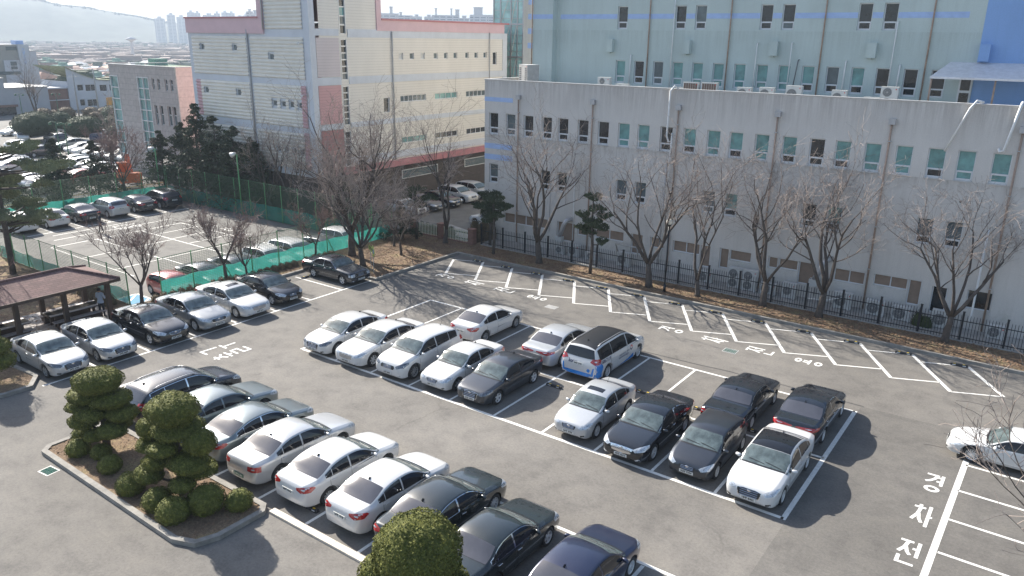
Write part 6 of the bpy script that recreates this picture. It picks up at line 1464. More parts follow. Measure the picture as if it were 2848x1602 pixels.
flood((-44.9,19.2,LOW),5.0,'green pole with a white floodlight at the back corner of the lower lot',(-1,-.6)); flood((-32.0,19.55,LOW),5.6,'green pole with a white floodlight along the hall-side fence',(-1,-.5))
flood((-12.9,7.9,0),2.9,'thin green pole with a small lamp above the near fence',(-.2,1)) if 0 else None
sg=thing('parking_sign',(-6.85,11.6,.03),math.atan2(-1.2,.9)*0+R(-32),'yellow-green car-shaped parking sign on two thin posts in the dry lawn','sign')
for x in (-.38,.42):
    q=MB(); q.tube([(x,0,0),(x,0,1.5)],.022,6); q.build('post',MT['pvc'],sg)
MT['lime']=M('lime_sign_paint',(.36,.42,.10),.5,var=.08)
def plate_xz(poly,y0,y1):
    n=len(poly); mb=MB(); mb.add([(x,y0,z) for x,z in poly]+[(x,y1,z) for x,z in poly],[tuple(range(n)),tuple(range(2*n-1,n-1,-1))]+[(i,n+i,n+(i+1)%n,(i+1)%n) for i in range(n)]); return mb
plate_xz([(-.78,1.40),(-.80,1.58),(-.62,1.72),(.28,1.74),(.42,1.92),(.68,1.90),(.80,1.70),(1.0,1.62),(1.02,1.50),(.84,1.38),(.62,1.16),(.42,1.20),(.34,1.36)],-.03,-.005).build('board',MT['lime'],sg)
q=MB(); q.box(.56,.82,-.045,-.031,1.46,1.68); bb=q.build('blue_pictogram',M('blue_sign',(.03,.10,.38),.5,var=0),sg); q=MB(); q.box(.61,.77,-.05,-.046,1.52,1.56); q.box(.64,.74,-.05,-.046,1.56,1.61); q.build('car_symbol',MT['white'],bb)
tm=text_mesh('전용주차구역',.185,.004)
for v in tm.vertices: v.co=(v.co.x-.02,-.036,1.58+v.co.y)
tm.update(); link_mesh('lettering',tm,sg,MT['ink'])

# ---------------------------------------------------------------- outdoor cooling units
def ac(loc,label,grp,w=.86,h=.68,d=.34,fans=1,rz=0,brown=False,dark=False):
    t=thing('cooling_unit',loc,rz,label,'air conditioner',grp); q=MB(); q.box(-w/2,w/2,-d/2,d/2,.04,h); q.box(-w/2+.05,-w/2+.13,-d/2-.02,d/2+.02,0,.04); q.box(w/2-.13,w/2-.05,-d/2-.02,d/2+.02,0,.04); q.build('casing',MT['unit'] if not dark else MT['pvc'],t)
    q=MB(); q.box(-w/2-.01,w/2+.01,-d/2-.01,d/2+.01,h,h+.02); q.build('lid',MT['unit'],t)
    for i in range(fans):
        fh=(h-.06)/fans; zc=.05+fh*(i+.5); r=min(fh*.44,w*.32); xc=-w*.12
        if brown: q=MB(); q.box(-w/2+.06,w/2-.06,-d/2-.006,-d/2-.001,.08,h-.05); g=q.build('coil_grille',MT['brown_grille'],t); q=MB(); [q.box(-w/2+.06+k*(w-.12)/6-.008,-w/2+.06+k*(w-.12)/6+.008,-d/2-.012,-d/2-.007,.08,h-.05) for k in range(7)]; q.build('grille_bars',MT['unit'],g); continue
        q=MB(); q.tube([(xc,-d/2-.002,zc),(xc,-d/2-.008,zc)],r,18); g=q.build('fan_grille',MT['grille'],t)
        q=MB()
        for rr in (.35,.62,.9):
            q.lathe((xc,-d/2-.014,zc),[(r*rr-.006,0),(r*rr+.006,0),(r*rr+.006,.005),(r*rr-.006,.005)],18,0,'y')
        q.tube([(xc,-d/2-.009,zc),(xc,-d/2-.02,zc)],r*.2,10); q.build('fan_hub',MT['pvc'],g)
    q=MB(); q.tube([(w/2-.12,-d/2-.002,h-.12),(w/2-.12,-d/2-.008,h-.12)],.035,10); q.build('red_badge',REDV,t)
    return t
GR='cooling units on the roof of the white wing'; RZ=11.3
roof_units=[(.85,.98,1.02,2,'tall cooling unit with two fans, leftmost on the wing roof before the green wall',0,28.0),(2.33,.98,.62,1,'white cooling unit under the dark window above the wing parapet',0,28.0),(3.9,.86,.50,1,'low cooling unit third from the left on the wing roof',0,28),
  (7.0,.6,.62,1,'small cooling unit tucked left of the two brown-grilled units',0,28),(7.75,1.1,.98,1,'left one of the two cooling units with a brown grille',1,27.6),(9.05,1.1,1.0,1,'right one of the two cooling units with a brown grille',1,27.6),(11.28,.95,.78,1,'clean white cooling unit right of the brown-grilled pair',0,28),
  (12.75,.95,.84,1,'dusty cooling unit with a red badge right of the clean white one',0,28),(14.47,.98,1.02,1,'cooling unit with a brown rusted fan on the wing roof',0,28),(17.2,.88,.88,1,'cooling unit alone between two drainpipes on the wing roof',0,28),(19.1,.95,.56,1,'lowest cooling unit left of the last tall one on the roof',0,28),(20.0,.95,1.2,2,'tall cooling unit with two fans nearest the canopy',0,28)]
for x,w,h,f,lab,br,y in roof_units: ac((x,y,RZ),lab,GR,w,h,.36,f,0,bool(br))
t=ac((-5.3,27.2,RZ),'large grey cooling tower unit at the roof corner by the glass tower',GR,1.4,1.75,1.0,0,R(-28),dark=True)
for s in (-1,1):
    q=MB()
    for i in range(9):
        for j in range(3): q.box(s*.45-.16+j*.11,s*.45-.07+j*.11,-.512,-.502,.35+i*.14,.44+i*.14)
    q.build('side_grille',MT['grille'],t)
q=MB(); q.tube([(-6.7,25.5,11.75),(-6.2,27,11.75),(-5.6,27.2,11.8)],.05,6); tag(q.build('roof_pipe',MT['grille']),'dark insulated pipe run at the left corner of the wing roof','pipe')
GF='cooling units on the ground behind the black fence'
for i,(x,w,h,f,lab) in enumerate([(.55,.7,.62,1,'cooling unit behind the fence under the first exhaust duct'),(1.7,.9,.85,1,'cooling unit behind the fence just right of the first exhaust duct'),(3.2,1.0,.55,1,'low cooling unit behind the fence left of the clipped pine'),(5.7,.95,.95,1,'white cooling unit behind the fence right of the clipped pine'),
   (11.6,1.0,.7,1,'cooling unit behind the fence right of the globe lamp'),(13.6,.9,1.3,2,'left unit of the tall pair behind the fence'),(14.55,.9,1.3,2,'right unit of the tall pair behind the fence'),(15.7,1.0,.7,1,'low cooling unit right of the tall pair behind the fence'),(17.0,.8,.95,1,'cooling unit by the tree with the pale lower trunk'),
   (20.1,1.0,.98,1,'cooling unit behind the fence near the twin-stemmed tree'),(21.9,1.0,.85,1,'cooling unit with a plant before it behind the fence'),(23.3,1.0,.78,1,'cooling unit left of the green shrub behind the fence'),(25.3,1.0,.98,1,'cooling unit right of the green shrub behind the fence'),(27.9,.85,.7,1,'cooling unit near the far right window behind the fence')]):
    ac((x,23.25,.06),lab,GF,w,h,.36,f)
q=MB(); q.tube([(4.9,23.8,.8),(4.9,23.4,1.5),(6.6,23.3,1.5),(6.7,23.3,.9)],.06,8); tag(q.build('insulated_pipe',MT['pvc'],None,True),'bent grey insulated pipe over the cooling unit behind the fence','pipe')
q=MB(); q.tube([(18.1,23.0,.35),(19.2,22.9,.45),(20.2,22.8,.9)],.04,6); tag(q.build('white_pipe',MT['white'],None,True),'sagging white pipe behind the fence near the twin-stemmed tree','pipe')

# ---------------------------------------------------------------- people
def person(loc,rz,label,top,leg,hair=(.02,.016,.014),h=1.72,pose='phone',cap=None):
    t=thing('person',loc,rz,label,'person'); s=h/1.72
    V_=[];E_=[];Rd=[]
    def v(x,y,z,r): V_.append((x*s,y*s,z*s)); Rd.append(r*s); return len(V_)-1
    pel=v(0,0,.93,.135); ab=v(0,.0,1.06,.125); ch=v(0,.01,1.28,.155); nk0=v(0,0,1.44,.09); nk=v(0,.01,1.50,.052); hd=v(0,.02,1.60,.092); tp=v(0,.02,1.665,.072)
    for a,b in ((pel,ab),(ab,ch),(ch,nk0),(nk0,nk),(nk,hd),(hd,tp)): E_.append((a,b))
    for sg in (-1,1):
        sp_=.10 if pose=='phone' else (.09)
        st_=(.05*sg if pose=='phone' else .16*sg)
        hp=v(sg*.09,0,.88,.095); kn=v(sg*sp_,st_*.5+.02,.50,.062); an=v(sg*sp_,st_,.09,.042); to=v(sg*(sp_+.02),st_+.15,.035,.038)
        E_.extend([(pel,hp),(hp,kn),(kn,an),(an,to)])
        sh=v(sg*.185,0,1.40,.062); 
        if pose=='phone': el=v(sg*.24,.06 if sg>0 else .04,1.12,.046); wr=v(sg*.12,.30,1.17,.033); ha=v(sg*.07,.36,1.20,.034)
        else: el=v(sg*.25,-.03*sg,1.12,.045); wr=v(sg*.27,.06*sg,.88,.032); ha=v(sg*.27,.09*sg,.79,.034)
        E_.extend([(nk0,sh),(sh,el),(el,wr),(wr,ha)])
    me=bpy.data.meshes.new('body'); me.from_pydata(V_,E_,[]); o=bpy.data.objects.new('tmp',me); C.objects.link(o)
    md=o.modifiers.new('s','SKIN'); 
    for i,sv in enumerate(me.skin_vertices[0].data): sv.radius=(Rd[i]*(1.12 if 1<=i<=3 else 1),Rd[i]*(.85 if i<=3 else 1)); sv.use_root=(i==0)
    o.modifiers.new('u','SUBSURF').levels=2
    dg=bpy.context.evaluated_depsgraph_get(); out=bpy.data.meshes.new_from_object(o.evaluated_get(dg)); bpy.data.objects.remove(o)
    ms=[M('skin',(.42,.26,.19),.6,var=.05),M('jacket',top,.85,var=.12,scale=6),M('trousers',leg,.85,var=.12,scale=6),M('shoes',(.02,.02,.02),.5,var=0)]
    for m_ in ms: out.materials.append(m_)
    for p in out.polygons:
        c=p.center/s; p.use_smooth=True
        arm=abs(c.x)>.15 and c.z>.7; hand=(pose=='phone' and c.y>.30 and c.z>1.0) or (pose!='phone' and arm and c.z<.86)
        p.material_index=3 if c.z<.085 else 0 if (c.z>1.485 or hand) else 2 if c.z<.90 else 1
    link_mesh('body',out,t)
    # fingers
    for sg in (-1,1):
        q=MB(); c0=Vector((sg*.07,.38,1.20)) if pose=='phone' else Vector((sg*.27,.09*sg,.75))
        dn=Vector((0,.05,.045)) if pose=='phone' else Vector((0,.012,-.065))
        for k in range(4): b0=c0+Vector((0 if pose!='phone' else -.03+.02*k,-.03+.02*k if pose!='phone' else 0,.02)); q.tube([b0*s,(b0+dn*(.8+.1*(k in (1,2))))*s,(b0+dn*1.2+Vector((-sg*.012,.0,-.008)))*s],[.009*s,.008*s,.006*s],5)
        b0=c0+Vector((-sg*.02,.03 if pose!='phone' else -.01,.045)); q.tube([b0*s,(b0+Vector((-sg*.03,.02,.0)))*s],[.010*s,.008*s],5); q.build('fingers',ms[0],t,True)
    q=MB(); c0=(0,.012*s,1.615*s); q.lathe(c0,[(.001,.098*s),(.05*s,.088*s),(.082*s,.055*s),(.096*s,.01*s),(.094*s,-.03*s),(.08*s,-.06*s)],14); hv=[(x,y*1.08-.012*s,z) if y<.06*s or z>1.64*s else (x*.93,min(y,.085*s),max(z,1.635*s)) for x,y,z in q.v]; q.v=hv; q.build('hair',M('dark_hair',hair,.8,var=.2,scale=30),t,True)
    f=MB()
    for sg in (-1,1): f.lathe((sg*.032*s,.105*s,1.605*s),[(.001,-.006),(.009*s,0),(.001,.006)],6,0,'y')
    f.build('eyes',MT['ink'],t); f=MB(); f.add([(-.012*s,.107*s,1.575*s),(.012*s,.107*s,1.575*s),(0,.107*s,1.61*s),(0,.128*s,1.58*s)],[(0,1,3),(1,2,3),(2,0,3)]); f.build('nose',ms[0],t)
    q=MB(); q.tube([(0,0,.985*s),(0,0,1.0*s)],[.0,.0],3)
    if pose=='phone': q=MB(); q.box(-.045*s,.045*s,.40*s,.412*s,1.19*s,1.33*s); q.build('phone',MT['ink'],t)
    # collar and hem so that the clothes end cleanly
    q=MB(); q.lathe((0,.005*s,1.475*s),[(.075*s,-.03*s),(.072*s,.01*s),(.062*s,.02*s),(.058*s,0)],14); q.build('collar',M('dark_collar',(.02,.022,.03),.8,var=0),t,True)
    q=MB(); q.lathe((0,0,.90*s),[(.150*s,-.03*s),(.158*s,0),(.150*s,.05*s),(.14*s,.08*s)],16); q.v=[(x*1.18,y*.92,z) for x,y,z in q.v]; q.build('jacket_hem',ms[1],t,True)
    return t
person((-12.0,-3.75,.05),R(25),'person in pale blue jacket and dark trousers looking at a phone by the gazebo',(.50,.55,.64),(.03,.032,.042),pose='phone')
person((-35.1,8.05,LOW),R(150),'person in dark clothes and cap standing alone in the lower lot behind the black saloon',(.02,.024,.035),(.018,.02,.028),h=1.76,pose='stand')
# ---------------------------------------------------------------- far car park, excavator, far buildings
KEEP=('body','windscreen','rear_glass','side_window','wheel','door')
def far_car(src,loc,rz,label,group,pt=None):
    s=CAR0[src][0]; t=s.copy(); C.objects.link(t); t.location=loc; t.rotation_euler=(0,0,rz); t['label']=label; t['group']=group; t['category']='car'; t.name='parked_car'
    for ch in list(s.children):
        if ch.name.split('.')[0] in KEEP:
            c=ch.copy(); C.objects.link(c); c.parent=t
            if pt and ch.name.split('.')[0] in ('body','door'): c.material_slots[0].link='OBJECT'; c.material_slots[0].material=pt
            for g2 in ch.children:
                if g2.name.startswith('rim'): d=g2.copy(); C.objects.link(d); d.parent=c
    return t
KEYS=list(CAR0.keys())
def find(s): return next(k for k in KEYS if s in k)
cS,cM,cU,cH,cB=find('leftmost at the corner'),find('white saloon with wide'),find('white crossover with roof aerial'),find('charcoal hatchback'),find('boxy black limousine with')
FG='cars in the far sunlit car park'
for i,(src,x,y,rz,lab,pt) in enumerate([
    (cS,-83.0,30.3,-PI/2-.1,'white sedan at the left end of the far row beside the granite office',WHITE),(cM,-80.4,30.3,-PI/2-.1,'second white car of the far row beside the granite office',WHITE),(cS,-77.8,30.2,-PI/2-.1,'third white car of the far row beside the granite office',WHITE),
    (cU,-75.2,30.2,-PI/2-.1,'white crossover fourth in the far row beside the granite office',WHITE),(cS,-72.6,30.4,-PI/2-.1,'white sedan fifth in the far row beside the granite office',SILVER),(cM,-70.0,31.0,-PI/2-.1,'silver car nearest the granite office wall in the far row',SILVER),
    (cS,-110.5,33.0,-PI*.35,'white sedan at the very left of the far lot before the clipped domes',WHITE),(cM,-106.6,33.6,-PI*.35,'bright white sedan left of the big clipped dome',WHITE),(cH,-101.8,30.6,PI*.9,'small silver car at the foot of the big clipped dome',SILVER),
    (cU,-95.6,32.6,PI,'black utility car right of the big clipped dome',BLACK),(cU,-91.6,37.0,PI*.8,'navy car glinting behind the black utility car',NAVY),(cS,-88.5,31.6,-PI*.55,'dark sedan before the second clipped dome',BLUEGREY),
    (cM,-113.0,40.0,-PI*.35,'white sedan in the back row behind the big dome',WHITE),(cS,-109.2,41.3,-PI*.35,'white car second in the back row of the far lot',WHITE),(cU,-105.6,42.6,-PI*.35,'white van-like car third in the back row of the far lot',WHITE),(cM,-101.8,44.0,-PI*.35,'white car fourth in the back row of the far lot',WHITE),(cS,-98.0,45.4,-PI*.35,'silver car fifth in the back row of the far lot',SILVER),(cS,-94.0,46.8,-PI*.35,'silver car at the right end of the back row of the far lot',SILVER),
    (cU,-68.6,13.0,PI*.5,'white crossover behind the pines at the left of the far lot',WHITE),(cM,-64.6,11.0,PI*.45,'pale car half hidden by the evergreen left of the lower lot',WHITE),(cS,-66.0,17.6,PI*.52,'white sedan between the two evergreens of the far lot',WHITE),(cS,-63.2,18.6,PI*.52,'grey sedan right of the white one between the evergreens',GREY),
    (cS,-60.2,19.2,PI*.52,'red car peeping out between the evergreens',RED),(cU,-80.6,19.5,PI*.5,'dark utility car glinting above the teal net',GREY),(cM,-76.8,18.4,PI*.5,'white car second in the row left of the street lamps',WHITE),(cS,-72.8,17.4,PI*.5,'silver car third in the row left of the street lamps',SILVER),(cS,-57.0,9.0,PI*.5,'white car low behind the teal net at the left',WHITE),(cM,-59.8,7.4,PI*.5,'silver-white car at the left behind the teal net',SILVER)]):
    far_car(src,(x,y,LOW-.005),rz,lab,FG,pt)
rq=random.Random(9); n_=0
for row,(x0_,y0_,cnt) in enumerate(((-88,20.5,6),(-72,24.3,5),(-80,13.5,7),(-92,26.2,4),(-62,14.6,3))):
    for i in range(cnt):
        x,y=x0_+i*2.75,y0_-i*.35
        if rq.random()<.12: continue
        far_car(rq.choice((cS,cM,cU,cH,cS)),(x,y,LOW-.005),PI*.5+rq.gauss(0,.02),'car %s from the left in the %s row of the crowded far car park'%(ORD[i],('middle','lamp-side','near-left','dome-side','evergreen-side')[row]),FG,rq.choice((WHITE,WHITE,SILVER,WHITE,DSILV,DGREY,BLACK)))
for x,y,r,sz,lab in ((-101.2,32.4,3.1,.62,'largest clipped dome tree of the far car park'),(-94.2,36.4,2.7,.62,'second clipped dome tree in the middle of the far car park'),(-108,39.4,1.8,.8,'small clipped dome at the left of the far car park'),(-97.5,42.6,1.5,.9,'small dark clipped ball between white cars of the far lot'),(-86.5,37.8,1.7,.8,'clipped ball near the granite office in the far lot')):
    ball((x,y,LOW+.9),r,lab,'bush_far',int(-x),sz,.14,'clipped domes of the far car park','dome_tree','tree')
# cream slatted fence behind the teal net
cf=thing('low_slat_fence',(-49.6,-2,LOW),0,'low cream slatted fence running behind the teal net of the lower lot','fence'); q=MB()
for i in range(150): q.box(-.02,.02,i*.165-.04,i*.165+.04,.05,.85)
q.build('slats',MT['cream_slat'],cf); q=MB(); q.box(.02,.05,0,24.7,.2,.27); q.box(.02,.05,0,24.7,.62,.69); q.build('rail',M('yellow_rail',(.55,.36,.08),.6),cf)
# excavator
MT['orange']=M('orange_machine_paint',(.52,.12,.035),.45,var=.2,scale=3)
ex=thing('excavator',(-52.6,20.3,LOW),R(160),'small orange excavator parked behind the net and the bare tree','excavator')
for s in (-1,1):
    q=MB(); pr=[(-1.5,.25),(-1.25,.02),(1.25,.02),(1.5,.25),(1.5,.45),(1.2,.66),(-1.2,.66),(-1.5,.45)]; n=8; y0,y1=sorted((s*.65,s*1.1)); q.add([(x,y0,z) for x,z in pr]+[(x,y1,z) for x,z in pr],[tuple(range(n)),tuple(range(2*n-1,n-1,-1))]+[(i,n+i,n+(i+1)%n,(i+1)%n) for i in range(n)]); q.build('track',MT['rubber'],ex)
q=MB(); q.box(-1.5,1.1,-1.05,1.05,.75,1.35); q.box(-1.5,-.5,-1.05,1.05,1.35,1.75); q.build('house',MT['orange'],ex)
q=MB(); pr=[(-.45,1.35),(1.05,1.35),(1.15,1.9),(.85,2.75),(-.45,2.8)]; n=5; q.add([(x,.05,z) for x,z in pr]+[(x,1.03,z) for x,z in pr],[tuple(range(n)),tuple(range(2*n-1,n-1,-1))]+[(i,n+i,n+(i+1)%n,(i+1)%n) for i in range(n)]); cb_=q.build('cab',MT['orange'],ex)
q=MB(); q.box(-.25,.85,1.035,1.05,1.75,2.6); q.box(-.25,.85,.02,.045,1.75,2.6); q.add([(1.12,.15,1.6),(1.12,.93,1.6),(.93,.93,2.6),(.93,.15,2.6)],[(0,1,2,3)]); q.build('window',MT['grey_glass'],cb_)
q=MB(); q.tube([(1.0,-.4,1.2),(2.3,-.4,3.2),(3.6,-.4,3.0)],[.22,.2,.15],6); q.build('boom',MT['orange'],ex); q=MB(); q.tube([(3.4,-.4,3.1),(3.9,-.4,1.4)],[.16,.12],6); q.build('stick',MT['orange'],ex); q=MB(); q.tube([(3.9,-.8,1.2),(3.9,.0,1.2)],[.35,.35],8); q.tube([(3.6,-.8,.9),(3.6,.0,.9)],[.3,.3],8); q.build('bucket',MT['pvc'],ex)
# twin street lamps
def twin(loc,h,label):
    t=thing('street_lamp',loc,.6,label,'street lamp','dark green twin lamps of the far lot'); q=MB(); q.tube([(0,0,-.1),(0,0,h)],[.09,.05],8); q.build('post',MT['wire'],t,True)
    for s in (-1,1):
        q=MB(); q.tube([(0,0,h-.1),(s*.45,0,h+.05),(s*.7,0,h-.05)],.03,5); a=q.build('arm',MT['wire'],t); q=MB(); q.lathe((s*.7,0,h-.35),[(.01,.32),(.12,.30),(.20,.08),(.16,.0),(.01,0)],10); q.build('lamp_head',MT['wire'],t,True)
twin((-73.2,22.9,LOW),5.4,'green twin street lamp, left of the pair beyond the evergreens'); twin((-72.2,23.4,LOW),5.3,'green twin street lamp with a white banner, right of the pair')
twin((-125,47.0,LOW),5.2,'twin street lamp before the far grey windowless wall'); twin((-128,42.0,LOW),5.2,'twin street lamp at the far left before the grey wall'); twin((-128.5,61.0,LOW),6.5,'twin street lamp before the far white house')
# far buildings
MT['grey_wall']=M('plain_grey_wall',(.36,.37,.39),.9,var=.1,scale=.3); MT['white_wall']=M('white_house_wall',(.52,.53,.55),.9,var=.08,scale=.4); MT['tan_wall']=M('tan_grey_wall',(.33,.32,.29),.9,var=.1,scale=.3)
MT['green_roof']=M('mossy_green_roof',(.22,.25,.15),.9,var=.45,scale=.5); MT['far_brick']=M('far_brick',(.22,.13,.10),.9,var=.2,scale=.6)
gb=thing('grey_hall',(-145,40,LOW),0,'long windowless pale grey building at the left beyond the far car park','building')
def U(o,t): o.matrix_parent_inverse=Matrix.Translation(-Vector(t.location)); return o
q=MB(); q.box(-160,-145,38,46.6,-1.2,6.1); q.box(-160,-145.02,46.6,54.7,-1.2,4.15); U(q.build('wall',MT['grey_wall'],gb),gb); q=MB(); q.box(-160.2,-144.8,46.7,54.9,4.15,4.32); q.box(-160.2,-144.8,37.8,46.65,6.1,6.25); U(q.build('parapet_cap',MT['cap'],gb),gb)
q=MB(); q.box(-144.99,-144.4,43,48.3,.6,1.0); U(q.build('awning',MT['far_brick'],gb),gb); q=MB(); q.box(-144.98,-144.9,44,48,-1,.6); U(q.build('shopfront',MT['dark_glass'],gb),gb)
bb=thing('brick_house',(-150,58,LOW),0,'two-storey brown brick house between the grey wall and the white house','building')
q=MB(); q.box(-160,-148.4,55.6,61.6,-1.2,3.5); U(q.build('wall',MT['far_brick'],bb),bb); q=MB(); q.box(-160.3,-148.1,55.3,61.9,3.5,3.75); q.box(-148.4,-147.9,55.4,61.7,1.1,1.25); U(q.build('roof',MT['white_wall'],bb),bb)
wh=thing('white_house',(-148,65,LOW),0,'white two-storey house with a sloping mossy green roof left of the granite office','building')
U(wall_xz('wall',60.2,70.5,-1.2,4.9,-148,[(62.15,63.45,2.9,4.2),(63.9,66.2,2.75,4.15),(67.0,68.6,2.6,4.0),(69.2,70.2,2.6,4.0),(62.3,63.4,-.3,1.1),(63.9,66.2,-.5,1.0)],MT['white_wall'],wh,.2,face=1,axis='y'),wh)
for h in ((62.15,63.45,2.9,4.2),(63.9,66.2,2.75,4.15),(67.0,68.6,2.6,4.0),(69.2,70.2,2.6,4.0),(62.3,63.4,-.3,1.1),(63.9,66.2,-.5,1.0)): U(window(wh,*h,-148,face=1,axis='y',nv=2 if h[1]-h[0]>2 else 1,split=0,up='dark_glass'),wh)
q=MB(); q.add([(-148,60.2,4.9),(-148,70.5,4.9),(-148,66.8,5.15),(-148,63.2,6.4),(-148,60.2,7.95)],[(0,1,2,3,4)]); q.box(-160,-148.01,60.2,60.4,-1.2,4.9); U(q.build('gable',MT['white_wall'],wh),wh)
q=MB(); P=[(60.0,8.05),(63.2,6.5),(66.8,5.2),(70.8,4.95)]
for i in range(3): (a,za),(b,zb)=P[i],P[i+1]; q.add([(-147.7,a,za),(-147.7,b,zb),(-162,b,zb),(-162,a,za),(-147.7,a,za-.15),(-147.7,b,zb-.15),(-162,b,zb-.15),(-162,a,za-.15)],[(0,1,2,3),(4,7,6,5),(0,4,5,1),(3,2,6,7),(0,3,7,4),(1,5,6,2)])
U(q.build('roof',MT['green_roof'],wh),wh)
tb=thing('tan_block',(-175,62,LOW),0,'tan and pale grey block with blue vertical lettering at the left edge','building')
q=MB(); q.box(-195,-175.1,40,62.8,-1.2,12.0); U(q.build('wall',MT['tan_wall'],tb),tb); q=MB(); q.box(-195,-174.6,62.8,65.2,-1.2,12.15); q.box(-175.1,-174.9,59.4,62.8,-1.2,8.6); U(q.build('stair_tower',MT['white_wall'],tb),tb)
q=MB(); q.box(-175.08,-175.0,60.4,62.7,10.8,11.6); q.box(-174.88,-174.8,60.8,62.1,7.4,8.3); q.box(-174.88,-174.8,60.8,62.1,6.6,7.2); q.box(-174.88,-174.8,56,62.6,5.4,6.1); U(q.build('window',MT['grey_glass'],tb),tb); q=MB(); q.box(-178,-175.6,62.9,64.6,12.15,13.0); U(q.build('roof_sign',MT['blue_stripe'],tb),tb)
for i,ch in enumerate('한별교육원'):
    tm=text_mesh(ch,.75,.01)
    for v in tm.vertices: v.co=(-174.57,63.9+v.co.x-.15*0,10.9-i*.72+v.co.y)
    tm.update(); U(link_mesh('lettering',tm,tb,MT['blue_stripe']),tb)
pb=thing('pale_block',(-185,70,LOW),0,'plain pale block just right of the tan block with lettering','building'); q=MB(); q.box(-200,-185,69.2,71.2,-1.2,10.4); U(q.build('wall',MT['white_wall'],pb),pb); q=MB(); q.box(-200.2,-184.8,69.1,71.3,10.4,10.6); U(q.build('parapet_cap',MT['cap'],pb),pb)
os_=thing('orange_sign',(-134,61.5,LOW),0,'orange hanging board on a pole before the white house','sign'); q=MB(); q.tube([(0,0,0),(0,0,6.2)],.09,6); q.build('pole',MT['steel'],os_); q=MB(); q.box(.1,.16,-.75,.6,1.5,3.3); q.build('board',M('orange_board',(.62,.30,.04),.6,var=.1),os_)
for i,(x,y,h) in enumerate(((-134,59,9.0),(-131,53.5,8.5),(-138,70,8.8))):
    t=thing('utility_pole',(x,y,LOW),0,('utility pole beside the orange board','utility pole before the brown brick house','utility pole before the right side of the white house')[i],'utility pole','utility poles before the far houses'); q=MB(); q.tube([(0,0,-.1),(0,0,h)],[.17,.11],8); q.build('pole',MT['conc'],t,True); q=MB(); q.box(-.05,.05,-.8,.8,h-.8,h-.7); q.build('crossarm',MT['steel'],t)
for i in range(12):
    x=-120-rng.uniform(0,10); y=46+i*2.0; ball((x,y,LOW),rng.uniform(1.2,2.0),'brownish shrub %s from the left in the belt before the far houses'%ORD[i],'shrub',300+i,.8,.16,'brown shrub belt behind the far car park','shrub','shrub',.6)
for i,(x,y) in enumerate(((-115,52),(-100,52),(-92,50),(-122,58))): ball((x,y,LOW+.6),2.0,('olive-green shrub left of the far silver cars','olive-green shrub behind the far white cars','olive-green shrub near the granite office','olive-green shrub before the white house')[i],'bush_far',400+i,.8,.16,'olive shrubs behind the far car park','shrub','shrub',.7)

# ---------------------------------------------------------------- town, hill, apartments
def polar(az,dist): a=R(az); return CAM_POS.x+dist*math.cos(a),CAM_POS.y+dist*math.sin(a)
RC=[M('terracotta_roof',(.24,.125,.09),.85,var=.25,scale=.4),M('pale_orange_roof',(.42,.27,.18),.85,var=.2,scale=.4),M('grey_sheet_roof',(.36,.38,.40),.6,var=.2,scale=.4),M('blue_sheet_roof',(.10,.22,.42),.6,var=.2,scale=.4),M('white_flat_roof',(.58,.58,.56),.8,var=.15,scale=.4),M('green_flat_roof',(.14,.27,.20),.85,var=.2,scale=.4),M('dark_tile_roof',(.10,.09,.09),.85,var=.2,scale=.4)]
RN=['terracotta','pale orange','grey sheet','blue sheet','white flat','green flat','dark tiled']
HW=[M('house_wall_cream',(.46,.43,.38),.9,var=.12,scale=.4),M('house_wall_grey',(.34,.34,.34),.9,var=.12,scale=.4),M('house_wall_brick',(.26,.16,.12),.9,var=.15,scale=.4),MT['white_wall']]
hp=[]
rng=random.Random(12)
for k in range(14):
    c=k%7; w=rng.uniform(9,14); d=rng.uniform(7,10); h=rng.uniform(2.8,3.8) if k<9 else rng.uniform(5,7.5)
    a=MB(); a.box(-w/2,w/2,-d/2,d/2,-.5,h); b=MB()
    for f in range(1 if h<4 else 2):
        for j in range(3):
            x=-w/2+w*(j+.5)/3; z=.9+f*3; b.box(x-.6,x+.6,-d/2-.04,-d/2-.01,z,z+1.2); b.box(w/2+.01,w/2+.04,-d/2+d*(j+.5)/3-.5,-d/2+d*(j+.5)/3+.5,z,z+1.2)
    r_=MB()
    if c in (4,5): r_.box(-w/2-.1,w/2+.1,-d/2-.1,d/2+.1,h,h+.5); r_.box(-w*.1,w*.25,-d*.2,d*.3,h+.5,h+2.3)
    else: e=.6; r_.add([(-w/2-e,-d/2-e,h),(w/2+e,-d/2-e,h),(w/2+e,d/2+e,h),(-w/2-e,d/2+e,h),(-w*.28,0,h+1.9),(w*.28,0,h+1.9)],[(0,1,5,4),(1,2,5),(2,3,4,5),(3,0,4),(3,2,1,0)])
    t=thing('town_house',(0,0,0),0,'small house with a %s roof in the hazy town'%RN[c],'house','low houses of the town behind the far car park'); a.build('wall',HW[rng.randrange(4)],t); r_.build('roof',RC[c],t); b.build('window',MT['dark_glass'],t); hp.append(t)
pts=[];tries=0
while len(pts)<285 and tries<20000:
    tries+=1; az=rng.uniform(143.4,160.5); dd=(225 if len(pts)<26 else 400)+rng.random()**1.1*(190 if len(pts)<26 else 330); x,y=polar(az,dd)
    if x>-196 and y<74: continue
    if all((x-a)**2+(y-b)**2>12.5**2 for a,b in pts): pts.append((x,y))
wts=[0,0,0,1,1,2,2,3,4,4,5,6,6,7,7,8,9,11,12,0]
for i,(x,y) in enumerate(pts):
    o=hp[i] if i<14 else copy_tree(hp[wts[rng.randrange(len(wts))]]); o.location=(x,y,GZ(x)+.05); o.rotation_euler=(0,0,rng.choice((0,.3,1.57,1.87,.8))+rng.gauss(0,.1))
